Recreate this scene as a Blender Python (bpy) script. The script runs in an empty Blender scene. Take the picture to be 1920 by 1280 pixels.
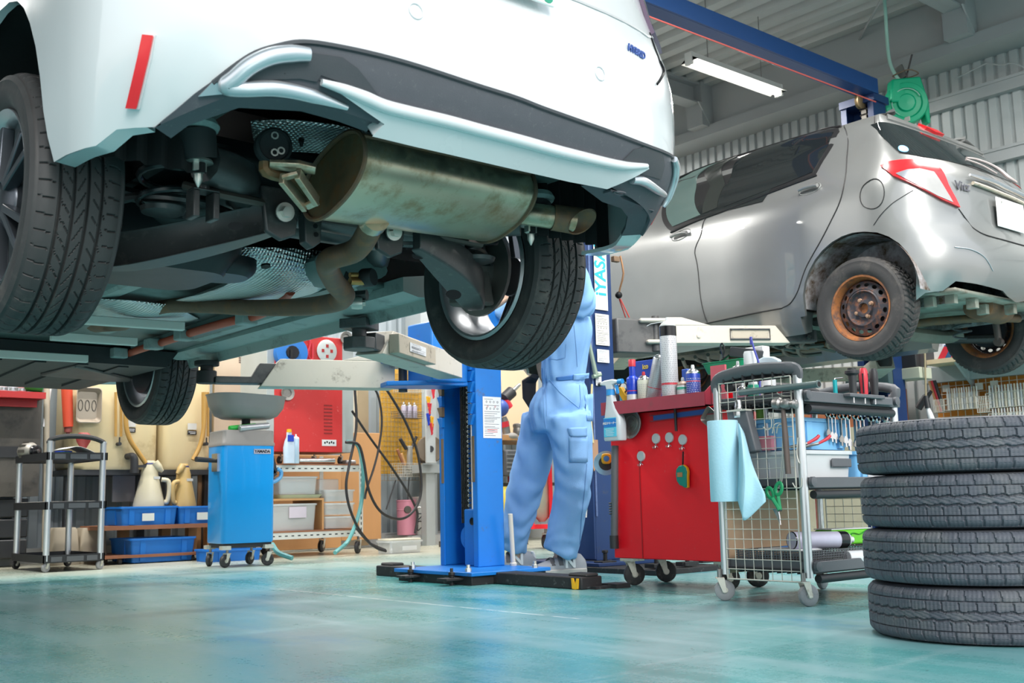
import bpy, bmesh, math, random
from math import sin, cos, pi, radians, sqrt, atan2, hypot
from mathutils import Vector, Matrix, noise
from mathutils.geometry import delaunay_2d_cdt
V = Vector
SC = bpy.context.scene
COL = SC.collection
random.seed(7)
# ---------------------------------------------------------------- camera
CAMZ = .41
FPX, PITCH, YAW, ROLL = 2068.74, .1413007, .704478, -.0214381
_f = V((sin(YAW)*cos(PITCH), cos(YAW)*cos(PITCH), sin(PITCH)))
_r0 = V((cos(YAW), -sin(YAW), 0)); _u0 = _r0.cross(_f)
_r = _r0*cos(ROLL)+_u0*sin(ROLL); _u = -_r0*sin(ROLL)+_u0*cos(ROLL)
cam = bpy.data.cameras.new('camera'); camo = bpy.data.objects.new('camera', cam); COL.objects.link(camo)
cam.sensor_width = 36; cam.lens = FPX*36/1920; cam.clip_start = .02
camo.matrix_world = Matrix(((_r.x, _u.x, -_f.x, 0), (_r.y, _u.y, -_f.y, 0), (_r.z, _u.z, -_f.z, CAMZ), (0, 0, 0, 1)))
cam.dof.use_dof = True; cam.dof.focus_distance = 4.3; cam.dof.aperture_fstop = 7.1
SC.camera = camo
# ---------------------------------------------------------------- light
W = bpy.data.worlds.new('daylight'); SC.world = W; W.use_nodes = True
wn = W.node_tree; wn.nodes.clear()
wo = wn.nodes.new('ShaderNodeOutputWorld'); wb = wn.nodes.new('ShaderNodeBackground')
wt = wn.nodes.new('ShaderNodeTexCoord'); wx = wn.nodes.new('ShaderNodeSeparateXYZ'); wr = wn.nodes.new('ShaderNodeValToRGB')
wn.links.new(wt.outputs['Generated'], wx.inputs[0]); wn.links.new(wx.outputs['Z'], wr.inputs[0])
wr.color_ramp.elements[0].position = 0.0; wr.color_ramp.elements[0].color = (.78, .77, .74, 1)
wr.color_ramp.elements[1].position = .55; wr.color_ramp.elements[1].color = (.82, .90, 1.0, 1)
e = wr.color_ramp.elements.new(.03); e.color = (1.0, 1.0, 1.0, 1)
wn.links.new(wr.outputs[0], wb.inputs[0]); wb.inputs[1].default_value = 1.08; wn.links.new(wb.outputs[0], wo.inputs[0])
sun = bpy.data.lights.new('sun', 'SUN'); sun.energy = 1.7; sun.angle = radians(25); sun.color = (1, .97, .92)
suno = bpy.data.objects.new('sun', sun); COL.objects.link(suno); suno.rotation_euler = (radians(62), 0, radians(-18))
SC.view_settings.view_transform = 'Standard'; SC.view_settings.look = 'None'
SC.view_settings.exposure = 0.56; SC.view_settings.gamma = 1; SC.view_settings.use_curve_mapping = False
SC.cycles.max_bounces = 10; SC.cycles.diffuse_bounces = 5; SC.cycles.glossy_bounces = 4; SC.cycles.transmission_bounces = 6
SC.cycles.transparent_max_bounces = 12; SC.cycles.sample_clamp_indirect = 6; SC.cycles.use_denoising = True
SC.cycles.caustics_reflective = False; SC.cycles.caustics_refractive = False
# ---------------------------------------------------------------- measuring: a point of the photograph on a plane of the place
def at(px, py, X=None, Y=None, Z=None, D=None):
    d = _r*((px-960)/FPX) - _u*((py-640)/FPX) + _f
    if X is not None: t = X/d.x
    elif Y is not None: t = Y/d.y
    elif Z is not None: t = (Z-CAMZ)/d.z
    else: t = D
    return V((0, 0, CAMZ)) + d*t
def pix(p):
    q = V(p)-V((0, 0, CAMZ)); z = q.dot(_f)
    return 960+FPX*q.dot(_r)/z, 640-FPX*q.dot(_u)/z
# ---------------------------------------------------------------- materials
MATS = {}
def pm(name, col, rough=.5, metal=0., var=.12, scale=6., bump=0., bscale=40., coat=0., trans=0., emit=0., dirt=None, damt=.5, dscale=5., alpha=1., stretch=None, spec=None, ior=None, rvar=.1):
    if name in MATS: return MATS[name]
    m = bpy.data.materials.new(name); m.use_nodes = True; nt = m.node_tree; N = nt.nodes; L = nt.links
    b = N['Principled BSDF']; I = b.inputs
    c = (col[0], col[1], col[2], 1)
    I['Roughness'].default_value = rough; I['Metallic'].default_value = metal
    if coat: I['Coat Weight'].default_value = coat; I['Coat Roughness'].default_value = .04
    if trans: I['Transmission Weight'].default_value = trans
    if alpha < 1: I['Alpha'].default_value = alpha
    if spec is not None: I['Specular IOR Level'].default_value = spec
    if ior: I['IOR'].default_value = ior
    tc = N.new('ShaderNodeTexCoord'); mp = N.new('ShaderNodeMapping'); L.new(tc.outputs['Object'], mp.inputs[0])
    if stretch: mp.inputs['Scale'].default_value = stretch
    src = None
    if var:
        nz = N.new('ShaderNodeTexNoise'); nz.inputs['Scale'].default_value = scale; nz.inputs['Detail'].default_value = 5; nz.inputs['Roughness'].default_value = .6
        L.new(mp.outputs[0], nz.inputs[0])
        mx = N.new('ShaderNodeMix'); mx.data_type = 'RGBA'
        mx.inputs[6].default_value = tuple(max(0, x*(1-var)) for x in col)+(1,); mx.inputs[7].default_value = tuple(min(1, x*(1+var)) for x in col)+(1,)
        L.new(nz.outputs[0], mx.inputs[0]); src = mx.outputs[2]
        mr = N.new('ShaderNodeMapRange'); mr.inputs[3].default_value = max(.02, rough-rvar*rough); mr.inputs[4].default_value = min(1, rough+rvar)
        L.new(nz.outputs[0], mr.inputs[0]); L.new(mr.outputs[0], I['Roughness'])
    if dirt:
        nd = N.new('ShaderNodeTexNoise'); nd.inputs['Scale'].default_value = dscale; nd.inputs['Detail'].default_value = 8; nd.inputs['Roughness'].default_value = .7
        L.new(mp.outputs[0], nd.inputs[0])
        rp = N.new('ShaderNodeValToRGB'); rp.color_ramp.elements[0].position = .62-.3*damt; rp.color_ramp.elements[1].position = .78-.2*damt
        L.new(nd.outputs[0], rp.inputs[0])
        m2 = N.new('ShaderNodeMix'); m2.data_type = 'RGBA'
        if src: L.new(src, m2.inputs[6])
        else: m2.inputs[6].default_value = c
        m2.inputs[7].default_value = tuple(dirt)+(1,)
        L.new(rp.outputs[0], m2.inputs[0]); src = m2.outputs[2]
        if metal > .3:
            ml = N.new('ShaderNodeMath'); ml.operation = 'MULTIPLY_ADD'; ml.inputs[1].default_value = -metal*.8; ml.inputs[2].default_value = metal
            L.new(rp.outputs[0], ml.inputs[0]); L.new(ml.outputs[0], I['Metallic'])
    if src: L.new(src, I['Base Color'])
    else: I['Base Color'].default_value = c
    if emit: I['Emission Color'].default_value = c; I['Emission Strength'].default_value = emit
    if bump:
        nb = N.new('ShaderNodeTexNoise'); nb.inputs['Scale'].default_value = bscale; nb.inputs['Detail'].default_value = 4
        L.new(mp.outputs[0], nb.inputs[0]); bp = N.new('ShaderNodeBump'); bp.inputs['Strength'].default_value = bump; bp.inputs['Distance'].default_value = .004
        L.new(nb.outputs[0], bp.inputs['Height']); L.new(bp.outputs[0], I['Normal'])
    MATS[name] = m; return m
# ---------------------------------------------------------------- mesh building
WM = {}
def rotz(a): return Matrix.Rotation(a, 4, 'Z')
def frame(zaxis, up=(0, 0, 1)):
    z = V(zaxis).normalized(); u = V(up)
    if abs(z.dot(u)) > .98: u = V((1, 0, 0))
    x = u.cross(z).normalized(); y = z.cross(x)
    return Matrix(((x.x, y.x, z.x), (x.y, y.y, z.y), (x.z, y.z, z.z)))
def cat_rom(p, n=6, closed=False):
    p = [V(q) for q in p]
    if len(p) < 3: return p
    o = []; m = len(p)
    for i in range(m if closed else m-1):
        a = p[(i-1) % m] if closed or i > 0 else p[0]*2-p[1]
        b = p[i]; c = p[(i+1) % m]; d = p[(i+2) % m] if closed or i+2 < m else p[-1]*2-p[-2]
        for k in range(n):
            t = k/n
            o.append(.5*((2*b)+(c-a)*t+(2*a-5*b+4*c-d)*t*t+(3*b-a-3*c+d)*t**3))
    if not closed: o.append(p[-1])
    return o
def rrect(w, h, r, n=4):
    o = []
    for cx, cy, a0 in ((w/2-r, h/2-r, 0), (-w/2+r, h/2-r, 90), (-w/2+r, -h/2+r, 180), (w/2-r, -h/2+r, 270)):
        for k in range(n+1):
            a = radians(a0+90*k/n); o.append((cx+r*cos(a), cy+r*sin(a)))
    return o
class MB:
    def __init__(s, M=None): s.v = []; s.f = []; s.M = M or Matrix()
    def add(s, vs, fs):
        b = len(s.v); s.v += [s.M @ V(q) for q in vs]; s.f += [tuple(b+i for i in q) for q in fs]; return s
    def box(s, c, d, R=None):
        x, y, z = d[0]/2, d[1]/2, d[2]/2
        vs = [V((i*x, j*y, k*z)) for k in (-1, 1) for j in (-1, 1) for i in (-1, 1)]
        if R is not None: vs = [R @ q for q in vs]
        return s.add([q+V(c) for q in vs], [(0, 2, 3, 1), (4, 5, 7, 6), (0, 1, 5, 4), (2, 6, 7, 3), (0, 4, 6, 2), (1, 3, 7, 5)])
    def bb(s, x0, x1, y0, y1, z0, z1): return s.box(((x0+x1)/2, (y0+y1)/2, (z0+z1)/2), (abs(x1-x0), abs(y1-y0), abs(z1-z0)))
    def ring(s, pts, closed_caps=True, close=True):
        # pts: list of rings (equal length)
        n = len(pts[0]); vs = [q for r in pts for q in r]; fs = []
        for i in range(len(pts)-1):
            for j in range(n if close else n-1):
                a = i*n+j; b = i*n+(j+1) % n; fs.append((a, b, b+n, a+n))
        if closed_caps: fs.append(tuple(range(n-1, -1, -1))); fs.append(tuple((len(pts)-1)*n+j for j in range(n)))
        return s.add(vs, fs)
    def tube(s, path, r, n=8, closed=False, caps=True, sm=0, sx=1., sy=1., up=(0, 0, 1)):
        p = cat_rom(path, sm, closed) if sm else [V(q) for q in path]
        m = len(p); rr = r if isinstance(r, (list, tuple)) else [r]*m
        if len(rr) != m:
            k = len(rr)-1; rr = [rr[min(k, int(i/(m-1)*k))]*(1-((i/(m-1)*k) % 1 if i < m-1 else 0))+rr[min(k, int(i/(m-1)*k)+1)]*((i/(m-1)*k) % 1 if i < m-1 else 0) for i in range(m)]
        rings = []; prev = None
        for i in range(m):
            t = (p[(i+1) % m]-p[i-1]) if closed else (p[min(i+1, m-1)]-p[max(i-1, 0)])
            t = t.normalized() if t.length > 1e-9 else V((0, 0, 1))
            if prev is None: F = frame(t, up); x = F.col[0]
            else: x = (prev-t*prev.dot(t)).normalized()
            prev = x; y = t.cross(x)
            rings.append([p[i]+x*(cos(2*pi*k/n)*rr[i]*sx)+y*(sin(2*pi*k/n)*rr[i]*sy) for k in range(n)])
        if closed: rings.append(rings[0])
        return s.ring(rings, caps and not closed)
    def cyl(s, a, b, r, r2=None, n=16, caps=True): return s.tube([a, b], [r, r if r2 is None else r2], n, caps=caps)
    def bar(s, a, b, w, h, up=(0, 0, 1)):
        a, b = V(a), V(b); F = frame(b-a, up); x, y = F.col[0], F.col[1]
        q = [(-w/2, -h/2), (w/2, -h/2), (w/2, h/2), (-w/2, h/2)]
        return s.ring([[p+x*i+y*j for i, j in q] for p in (a, b)])
    def lathe(s, prof, o=(0, 0, 0), axis=(0, 0, 1), n=24, caps=True, a0=0, a1=2*pi, sx=1., sy=1.):
        F = frame(axis); x, y, z = F.col[0]*sx, F.col[1]*sy, F.col[2]; o = V(o); full = abs(a1-a0-2*pi) < 1e-6
        rings = [[o+x*(r*cos(a0+(a1-a0)*k/(n if full else n-1)))+y*(r*sin(a0+(a1-a0)*k/(n if full else n-1)))+z*h for k in range(n)] for r, h in prof]
        return s.ring(rings, caps and full, full)
    def prism(s, poly, ax, d0, d1, R=None, o=(0, 0, 0)):
        # poly in the other two axes, (y,z) for x, (x,z) for y, (x,y) for z
        def P(u, v, d): return V({'x': (d, u, v), 'y': (u, d, v), 'z': (u, v, d)}[ax])
        n = len(poly); vs = [P(u, v, d) for d in (d0, d1) for u, v in poly]
        if R is not None: vs = [R @ q for q in vs]
        vs = [q+V(o) for q in vs]
        return s.add(vs, [tuple(range(n-1, -1, -1)), tuple(range(n, 2*n))]+[(i, (i+1) % n, n+(i+1) % n, n+i) for i in range(n)])
    def loft(s, secs, caps=True): return s.ring([[V(q) for q in r] for r in secs], caps)
    def grid(s, fn, nu, nv, cu=False):
        vs = [fn(i/nu, j/nv) for i in range(nu if cu else nu+1) for j in range(nv+1)]; w = nv+1; m = nu if cu else nu+1; fs = []
        for i in range(nu):
            for j in range(nv):
                a = i*w+j; b = ((i+1) % m)*w+j; fs.append((a, b, b+1, a+1))
        return s.add(vs, fs)
    def ball(s, c, r, sx=1, sy=1, sz=1, n=16, m=10):
        rings = [[V(c)+V((r*sx*sin(pi*j/m)*cos(2*pi*k/n), r*sy*sin(pi*j/m)*sin(2*pi*k/n), r*sz*cos(pi*j/m))) for k in range(n)] for j in range(1, m)]
        b = len(s.v); s.ring(rings, True); return s
    def build(s, name, mat, parent=None, label=None, cat=None, group=None, kind=None, bevel=0., solid=0., sub=0, ang=38, smooth=True, fix=True):
        me = bpy.data.meshes.new(name); o = bpy.data.objects.new(name, me); COL.objects.link(o)
        vs = s.v
        if parent is not None:
            Mi = WM[parent.name].inverted(); vs = [Mi @ q for q in vs]; o.parent = parent; WM[o.name] = WM[parent.name].copy()
        else:
            c = V((sum(q.x for q in vs)/len(vs), sum(q.y for q in vs)/len(vs), min(q.z for q in vs))); o.location = c
            vs = [q-c for q in vs]; WM[o.name] = Matrix.Translation(c)
        me.from_pydata([tuple(q) for q in vs], [], s.f)
        if fix:
            bm = bmesh.new(); bm.from_mesh(me); bmesh.ops.recalc_face_normals(bm, faces=bm.faces); bm.to_mesh(me); bm.free()
        me.materials.append(mat)
        if smooth:
            me.shade_smooth(); me.set_sharp_from_angle(angle=radians(ang))
        if solid:
            md = o.modifiers.new('s', 'SOLIDIFY'); md.thickness = abs(solid); md.offset = -1 if solid > 0 else 1
        if bevel:
            md = o.modifiers.new('b', 'BEVEL'); md.width = bevel; md.segments = 2; md.limit_method = 'ANGLE'; md.angle_limit = radians(40); md.harden_normals = False
        if sub:
            md = o.modifiers.new('u', 'SUBSURF'); md.levels = sub; md.render_levels = sub
        tag(o, label, cat, group, kind); return o
def tag(o, label=None, cat=None, group=None, kind=None):
    for k, v in (('label', label), ('category', cat), ('group', group), ('kind', kind)):
        if v: o[k] = v
    return o
def thing(name, label, cat, loc, rz=0, group=None):
    o = bpy.data.objects.new(name, None); COL.objects.link(o); o.empty_display_size = .1
    o.location = loc; o.rotation_euler = (0, 0, rz); WM[o.name] = Matrix.Translation(V(loc)) @ rotz(rz)
    return tag(o, label, cat, group)
def dup(root, loc, rz=None, label=None, group=None, M=None):
    def cp(o, par):
        c = o.copy(); COL.objects.link(c)
        if par is not None: c.parent = par
        for ch in list(KIDS.get(o.name, [])) or [k for k in bpy.data.objects if k.parent == o]: cp(ch, c)
        return c
    r = cp(root, None); r.location = loc
    if rz is not None: r.rotation_euler = (0, 0, rz)
    if M is not None: r.rotation_euler = M.to_euler()
    WM[r.name] = Matrix.Translation(V(loc)) @ r.rotation_euler.to_matrix().to_4x4()
    return tag(r, label, None, group)
KIDS = {}
def text(s, size, M, mat, parent=None, name='lettering', ext=.0008, align='CENTER', sx=1., bold=0., label=None):
    cu = bpy.data.curves.new('t', 'FONT'); cu.body = s; cu.size = size; cu.align_x = align; cu.align_y = 'CENTER'; cu.extrude = ext; cu.offset = bold; cu.resolution_u = 3
    o = bpy.data.objects.new('t', cu); COL.objects.link(o); bpy.context.view_layer.update()
    me = bpy.data.meshes.new_from_object(o.evaluated_get(bpy.context.evaluated_depsgraph_get()))
    bpy.data.objects.remove(o); bpy.data.curves.remove(cu)
    mb = MB(M); mb.add([(q.co.x*sx, q.co.y, q.co.z) for q in me.vertices], [tuple(p.vertices) for p in me.polygons]); bpy.data.meshes.remove(me)
    return mb.build(name, mat, parent, label=label, smooth=False, fix=False)
def TM(o, right, up):  # matrix for a flat thing: x along right, y along up, facing right x up
    x = V(right).normalized(); z = x.cross(V(up)).normalized(); y = z.cross(x)
    return Matrix(((x.x, y.x, z.x, o[0]), (x.y, y.y, z.y, o[1]), (x.z, y.z, z.z, o[2]), (0, 0, 0, 1)))
def lerp(tab, x):
    if x <= tab[0][0]: return tab[0][1]
    for (a, p), (b, q) in zip(tab, tab[1:]):
        if x <= b: return p+(q-p)*(x-a)/(b-a)
    return tab[-1][1]
def slerp(tab, x):  # smooth table
    n = len(tab)
    if x <= tab[0][0]: return tab[0][1]
    if x >= tab[-1][0]: return tab[-1][1]
    for i in range(n-1):
        if x <= tab[i+1][0]:
            x0, y0 = tab[i]; x1, y1 = tab[i+1]; h = x1-x0; t = (x-x0)/h
            m0 = (y1-tab[i-1][1])/(x1-tab[i-1][0]) if i else (y1-y0)/h
            m1 = (tab[i+2][1]-y0)/(tab[i+2][0]-x0) if i+2 < n else (y1-y0)/h
            return (2*t**3-3*t*t+1)*y0+(t**3-2*t*t+t)*h*m0+(-2*t**3+3*t*t)*y1+(t**3-t*t)*h*m1
# ---------------------------------------------------------------- car skins: a closed side-rear-side-front surface S(a, z)
class Skin:
    def __init__(s, o, w, r, f, yc, yf, n, nf=3.0):
        s.o = V(o); s.w = w; s.r = r; s.f = f; s.yc = yc; s.n = n; s.nf = nf; s.yft = yf if isinstance(yf, list) else [(0, yf)]; s.L = s.yft[0][1]-yc; s.tab = None
    def S(s, a, z):
        w = slerp(s.w, z); L = s.L
        if a > 1: q = s.S(2-a, z); return V((2*s.o.x-q.x, q.y, q.z))
        if a >= 0:
            n = slerp(s.n, z); ph = a*pi/2; r = slerp(s.r, z)
            x = -w*cos(ph)**(2/n); y = s.yc-(s.yc-r)*sin(ph)**(2/n)
        elif a >= -L: x = -w; y = s.yc-a/L*(slerp(s.yft, z)-s.yc)
        else:
            ph = min(1, -(a+L))*pi/2; f = slerp(s.f, z); yf = slerp(s.yft, z); x = -w*cos(ph)**(2/s.nf); y = yf+(f-yf)*sin(ph)**(2/s.nf)
        return s.o+V((x, y, z))
    def nrm(s, a, z):
        e = .012; d = (s.S(a+e, z)-s.S(a-e, z)).cross(s.S(a, z+e)-s.S(a, z-e))
        return d.normalized()
    def inv(s, px, py, a0=-1.2, a1=2., z0=.25, z1=1.5):
        if len(s.yft) > 1: a0, z1 = -2.85, 1.524
        if s.tab is None:
            s.tab = []
            for i in range(221):
                for j in range(81):
                    a = a0+(a1-a0)*i/220; z = z0+(z1-z0)*j/80; P = s.S(a, z)
                    if s.nrm(a, z).dot(P-V((0, 0, CAMZ))) < 0.02: s.tab.append((a, z)+pix(P))
        b = min(s.tab, key=lambda t: (t[2]-px)**2+(t[3]-py)**2); a, z = b[0], b[1]
        for _ in range(12):
            u, v = pix(s.S(a, z)); e = 1e-3
            ua, va = pix(s.S(a+e, z)); uz, vz = pix(s.S(a, z+e))
            A, B, Cc, Dd = (ua-u)/e, (uz-u)/e, (va-v)/e, (vz-v)/e; det = A*Dd-B*Cc
            if abs(det) < 1e-3: break
            da = (Dd*(px-u)-B*(py-v))/det; dz = (A*(py-v)-Cc*(px-u))/det
            k = min(1, .05/max(abs(da), abs(dz), 1e-9)); a += da*k; z += dz*k
        if hypot(a-b[0], z-b[1]) > .15: return b[0], b[1]
        return a, z
    def patch(s, poly, off=.004, step=.05, skirt=True, off_in=0., seg=.04, mb=None, depth=None):
        # poly in (a,z); makes a raised skin panel; off may be a function of (a,z)
        of = off if callable(off) else (lambda a, z: off)
        P = []
        for i in range(len(poly)):
            a, b = V(poly[i]), V(poly[(i+1) % len(poly)]); k = max(1, int((b-a).length/seg))
            P += [a.lerp(b, j/k) for j in range(k)]
        n = len(P)
        def inside(x, y):
            c = False
            for i in range(n):
                p, q = P[i], P[i-1]
                if (p.y > y) != (q.y > y) and x < (q.x-p.x)*(y-p.y)/(q.y-p.y)+p.x: c = not c
            return c
        xs = [p.x for p in P]; ys = [p.y for p in P]; pts = list(P)
        nx = max(2, int((max(xs)-min(xs))/step)); ny = max(2, int((max(ys)-min(ys))/step))
        for i in range(1, nx):
            for j in range(1, ny):
                x = min(xs)+(max(xs)-min(xs))*i/nx; y = min(ys)+(max(ys)-min(ys))*j/ny
                if inside(x, y) and min((x-p.x)**2+(y-p.y)**2 for p in P) > (step*.45)**2: pts.append(V((x, y)))
        vs, es, fs, _, _, _ = delaunay_2d_cdt([V((p[0], p[1])) for p in pts], [], [list(range(n))], 1, 1e-6)
        mb = mb or MB()
        W3 = [s.S(v.x, v.y)+s.nrm(v.x, v.y)*of(v.x, v.y) for v in vs]; mb.add(W3, fs)
        if skirt:
            d = depth if depth is not None else .012
            top = [s.S(p.x, p.y)+s.nrm(p.x, p.y)*of(p.x, p.y) for p in P]; bot = [s.S(p.x, p.y)+s.nrm(p.x, p.y)*(of(p.x, p.y)-d) for p in P]
            mb.add(top+bot, [(i, (i+1) % n, n+(i+1) % n, n+i) for i in range(n)])
        return mb
    def ppatch(s, pxs, **k): return s.patch([s.inv(*p) for p in pxs], **k)
    def line(s, pts, r=.003, off=.001, n=6, mb=None, sm=6, sx=1, sy=1):
        # pts in (a,z)
        q = cat_rom([V((a, z, 0)) for a, z in pts], sm) if sm else [V((a, z, 0)) for a, z in pts]
        mb = mb or MB(); mb.tube([s.S(p.x, p.y)+s.nrm(p.x, p.y)*off for p in q], r, n, sx=sx, sy=sy); return mb
    def pline(s, pxs, **k): return s.line([s.inv(*p) for p in pxs], **k)
# ================================================================ the room
def floor_mat():
    m = bpy.data.materials.new('worn_floor'); m.use_nodes = True; nt = m.node_tree; N = nt.nodes; L = nt.links; b = N['Principled BSDF']
    g = N.new('ShaderNodeNewGeometry'); sp = N.new('ShaderNodeSeparateXYZ'); L.new(g.outputs['Position'], sp.inputs[0])
    def noise_(scale, det, rough, vec=None):
        n = N.new('ShaderNodeTexNoise'); n.inputs['Scale'].default_value = scale; n.inputs['Detail'].default_value = det; n.inputs['Roughness'].default_value = rough
        L.new(vec or g.outputs['Position'], n.inputs[0]); return n.outputs[0]
    def mapn(sc, rz):
        q = N.new('ShaderNodeMapping'); q.inputs['Scale'].default_value = sc; q.inputs['Rotation'].default_value = (0, 0, rz); L.new(g.outputs['Position'], q.inputs[0]); return q.outputs[0]
    def ramp(src, p0, p1, c0=(0, 0, 0, 1), c1=(1, 1, 1, 1)):
        r = N.new('ShaderNodeValToRGB'); r.color_ramp.elements[0].position = p0; r.color_ramp.elements[1].position = p1
        r.color_ramp.elements[0].color = c0; r.color_ramp.elements[1].color = c1; L.new(src, r.inputs[0]); return r.outputs[0]
    def mix(fac, a, bb):
        q = N.new('ShaderNodeMix'); q.data_type = 'RGBA'
        for i, x in ((0, fac), (6, a), (7, bb)):
            if isinstance(x, (tuple, float)): q.inputs[i].default_value = x
            else: L.new(x, q.inputs[i])
        return q.outputs[2]
    def math_(op, a, bb=None, c=None):
        q = N.new('ShaderNodeMath'); q.operation = op
        for i, x in enumerate((a, bb, c)):
            if x is None: continue
            if isinstance(x, (int, float)): q.inputs[i].default_value = x
            else: L.new(x, q.inputs[i])
        return q.outputs[0]
    big = noise_(.75, 6, .62); streak = noise_(3.2, 8, .72, mapn((1.0, .16, 1), radians(52))); streak2 = noise_(5., 8, .75, mapn((.14, 1.2, 1), radians(40)))
    fine = noise_(38, 4, .7)
    worn = ramp(math_('MULTIPLY_ADD', streak, .55, math_('MULTIPLY', big, .5)), .40, .66)
    col = mix(worn, (.045, .30, .295, 1), (.25, .41, .435, 1))
    col = mix(math_('MULTIPLY', ramp(streak2, .56, .74), .6), col, (.42, .56, .58, 1))
    col = mix(math_('MULTIPLY', ramp(noise_(1.5, 6, .7, mapn((1, .5, 1), .4)), .58, .68), .55), col, (.05, .27, .42, 1))
    # the bay beyond the joint and along the rear wall: bare buff concrete, plus the tanks' cream reflection coloured in at left
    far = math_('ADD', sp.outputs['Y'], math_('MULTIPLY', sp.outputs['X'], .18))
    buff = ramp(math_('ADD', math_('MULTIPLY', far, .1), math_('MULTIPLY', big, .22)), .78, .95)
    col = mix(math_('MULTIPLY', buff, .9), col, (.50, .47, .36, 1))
    # scuffs and dark spots
    col = mix(math_('MULTIPLY', ramp(noise_(9, 6, .75, mapn((.12, 1, 1), radians(25))), .64, .72), .35), col, (.05, .12, .14, 1))
    col = mix(ramp(noise_(46, 1, .5), .775, .80), col, (.03, .05, .06, 1))
    # painted line and the saw-cut joint
    def band(v, c, w): return math_('LESS_THAN', math_('ABSOLUTE', math_('SUBTRACT', v, c)), w)
    ln = math_('MULTIPLY', band(sp.outputs['X'], 2.655, .006), math_('MULTIPLY', band(sp.outputs['Y'], 3.9, 1.1), ramp(noise_(14, 4, .7), .38, .5)))
    col = mix(ln, col, (.62, .70, .70, 1))
    jn = band(math_('ADD', sp.outputs['X'], math_('MULTIPLY', fine, .006)), 3.573, .006)
    col = mix(math_('MULTIPLY', jn, .85), col, (.02, .03, .03, 1))
    L.new(col, b.inputs['Base Color'])
    L.new(math_('MULTIPLY_ADD', fine, .16, math_('MULTIPLY_ADD', worn, .16, .14)), b.inputs['Roughness'])
    bp = N.new('ShaderNodeBump'); bp.inputs['Strength'].default_value = .12; bp.inputs['Distance'].default_value = .003; L.new(fine, bp.inputs['Height']); L.new(bp.outputs[0], b.inputs['Normal'])
    b.inputs['Specular IOR Level'].default_value = .5
    return m
def struct(name, mb, mat, **k): return mb.build(name, mat, kind='structure', **k)
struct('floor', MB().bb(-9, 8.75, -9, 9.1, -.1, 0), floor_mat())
M_deck = pm('roof_sheet', (.46, .48, .47), .45, .25, .1, 3)
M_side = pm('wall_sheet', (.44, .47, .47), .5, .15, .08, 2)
M_steelg = pm('painted_steel_grey', (.36, .38, .385), .5, .1, .08, 3)
M_web = pm('girder_grey', (.40, .42, .42), .5, .1, .06, 1.2)
def corrug(n0, n1, per, dep, flat=.38):
    o = []; x = n0
    while x < n1:
        o += [(x, 0), (x+per*flat, 0), (x+per*.5, dep), (x+per*(.5+flat), dep)]; x += per
    return o+[(x, 0)]
# roof deck, ribs along Y
prof = corrug(-5.2, 8.3, .22, .07, .36)
struct('ceiling', MB().grid(lambda u, v: V((prof[round(u*(len(prof)-1))][0], .9+v*8.2, 4.42+prof[round(u*(len(prof)-1))][1])), len(prof)-1, 1), M_deck, smooth=False, solid=-.02)
# right wall sheet, ribs vertical
profw = corrug(.4, 9.1, .10, .024, .40)
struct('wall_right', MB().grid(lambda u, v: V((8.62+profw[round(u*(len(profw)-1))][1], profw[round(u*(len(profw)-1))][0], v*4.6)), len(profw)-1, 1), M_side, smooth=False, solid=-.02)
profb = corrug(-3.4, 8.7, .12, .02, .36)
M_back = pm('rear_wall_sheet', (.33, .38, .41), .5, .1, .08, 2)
struct('wall_left_blocker', MB().bb(-3.45, -3.4, 4.4, 9.1, 0, 4.6), pm('left_blocker_grey', (.30, .31, .31), .6, 0, .1, 1))  # unseen wall added to hold back daylight from the left
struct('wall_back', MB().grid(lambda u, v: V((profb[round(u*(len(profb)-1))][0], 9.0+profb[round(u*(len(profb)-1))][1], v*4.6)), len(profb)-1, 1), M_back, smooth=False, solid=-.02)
# girder web along the eaves, girts, rafters
tn = [0]
def trim(mb, mat=M_steelg, **k):
    tn[0] += 1; struct('trim_%d' % tn[0], mb, mat, **k)
trim(MB().bb(8.33, 8.36, .9, 9.0, 3.99, 4.43), M_web)
trim(MB().bb(8.26, 8.62, .9, 9.0, 3.90, 4.0))
for z in (3.62, 3.06, 2.45): trim(MB().bb(8.54, 8.62, .5, 9.0, z-.06, z+.05).bb(8.53, 8.545, .5, 9.0, z+.03, z+.055))
for y in (4.06, 6.76, 1.3):
    m = MB().bb(-5, 8.3, y-.08, y+.08, 4.39, 4.42).bb(-5, 8.3, y-.08, y+.08, 4.2, 4.215).bb(-5, 8.3, y-.005, y+.005, 4.2, 4.4)
    m.bb(8.16, 8.34, y-.1, y+.1, 3.98, 4.42)
    m.prism([(8.1, 4.2), (8.3, 4.2), (8.3, 3.96)], 'y', y-.11, y-.095)
    trim(m)
# tie rods under the deck
a = at(1590, 112, Z=4.33); b = at(1652, 0, Z=4.33)
trim(MB().cyl(a, a+(b-a)*3, .011, n=8))
# concrete kerb and skirting under the rear wall, posts of the rear wall
M_conc = pm('kerb_concrete', (.42, .43, .43), .8, 0, .15, 6, .2)
trim(MB().bb(-4.6, 8.7, 8.86, 9.0, 0, .11), M_conc)
trim(MB().bb(8.5, 8.62, .5, 9.0, 0, .11), M_conc)
M_postg = pm('wall_post_grey', (.40, .44, .45), .5, .1, .08, 4)
for x in (2.42, 6.33, 4.95): trim(MB().bb(x-.09, x+.09, 8.72, 8.98, 0, 4.4), M_postg)
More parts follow.
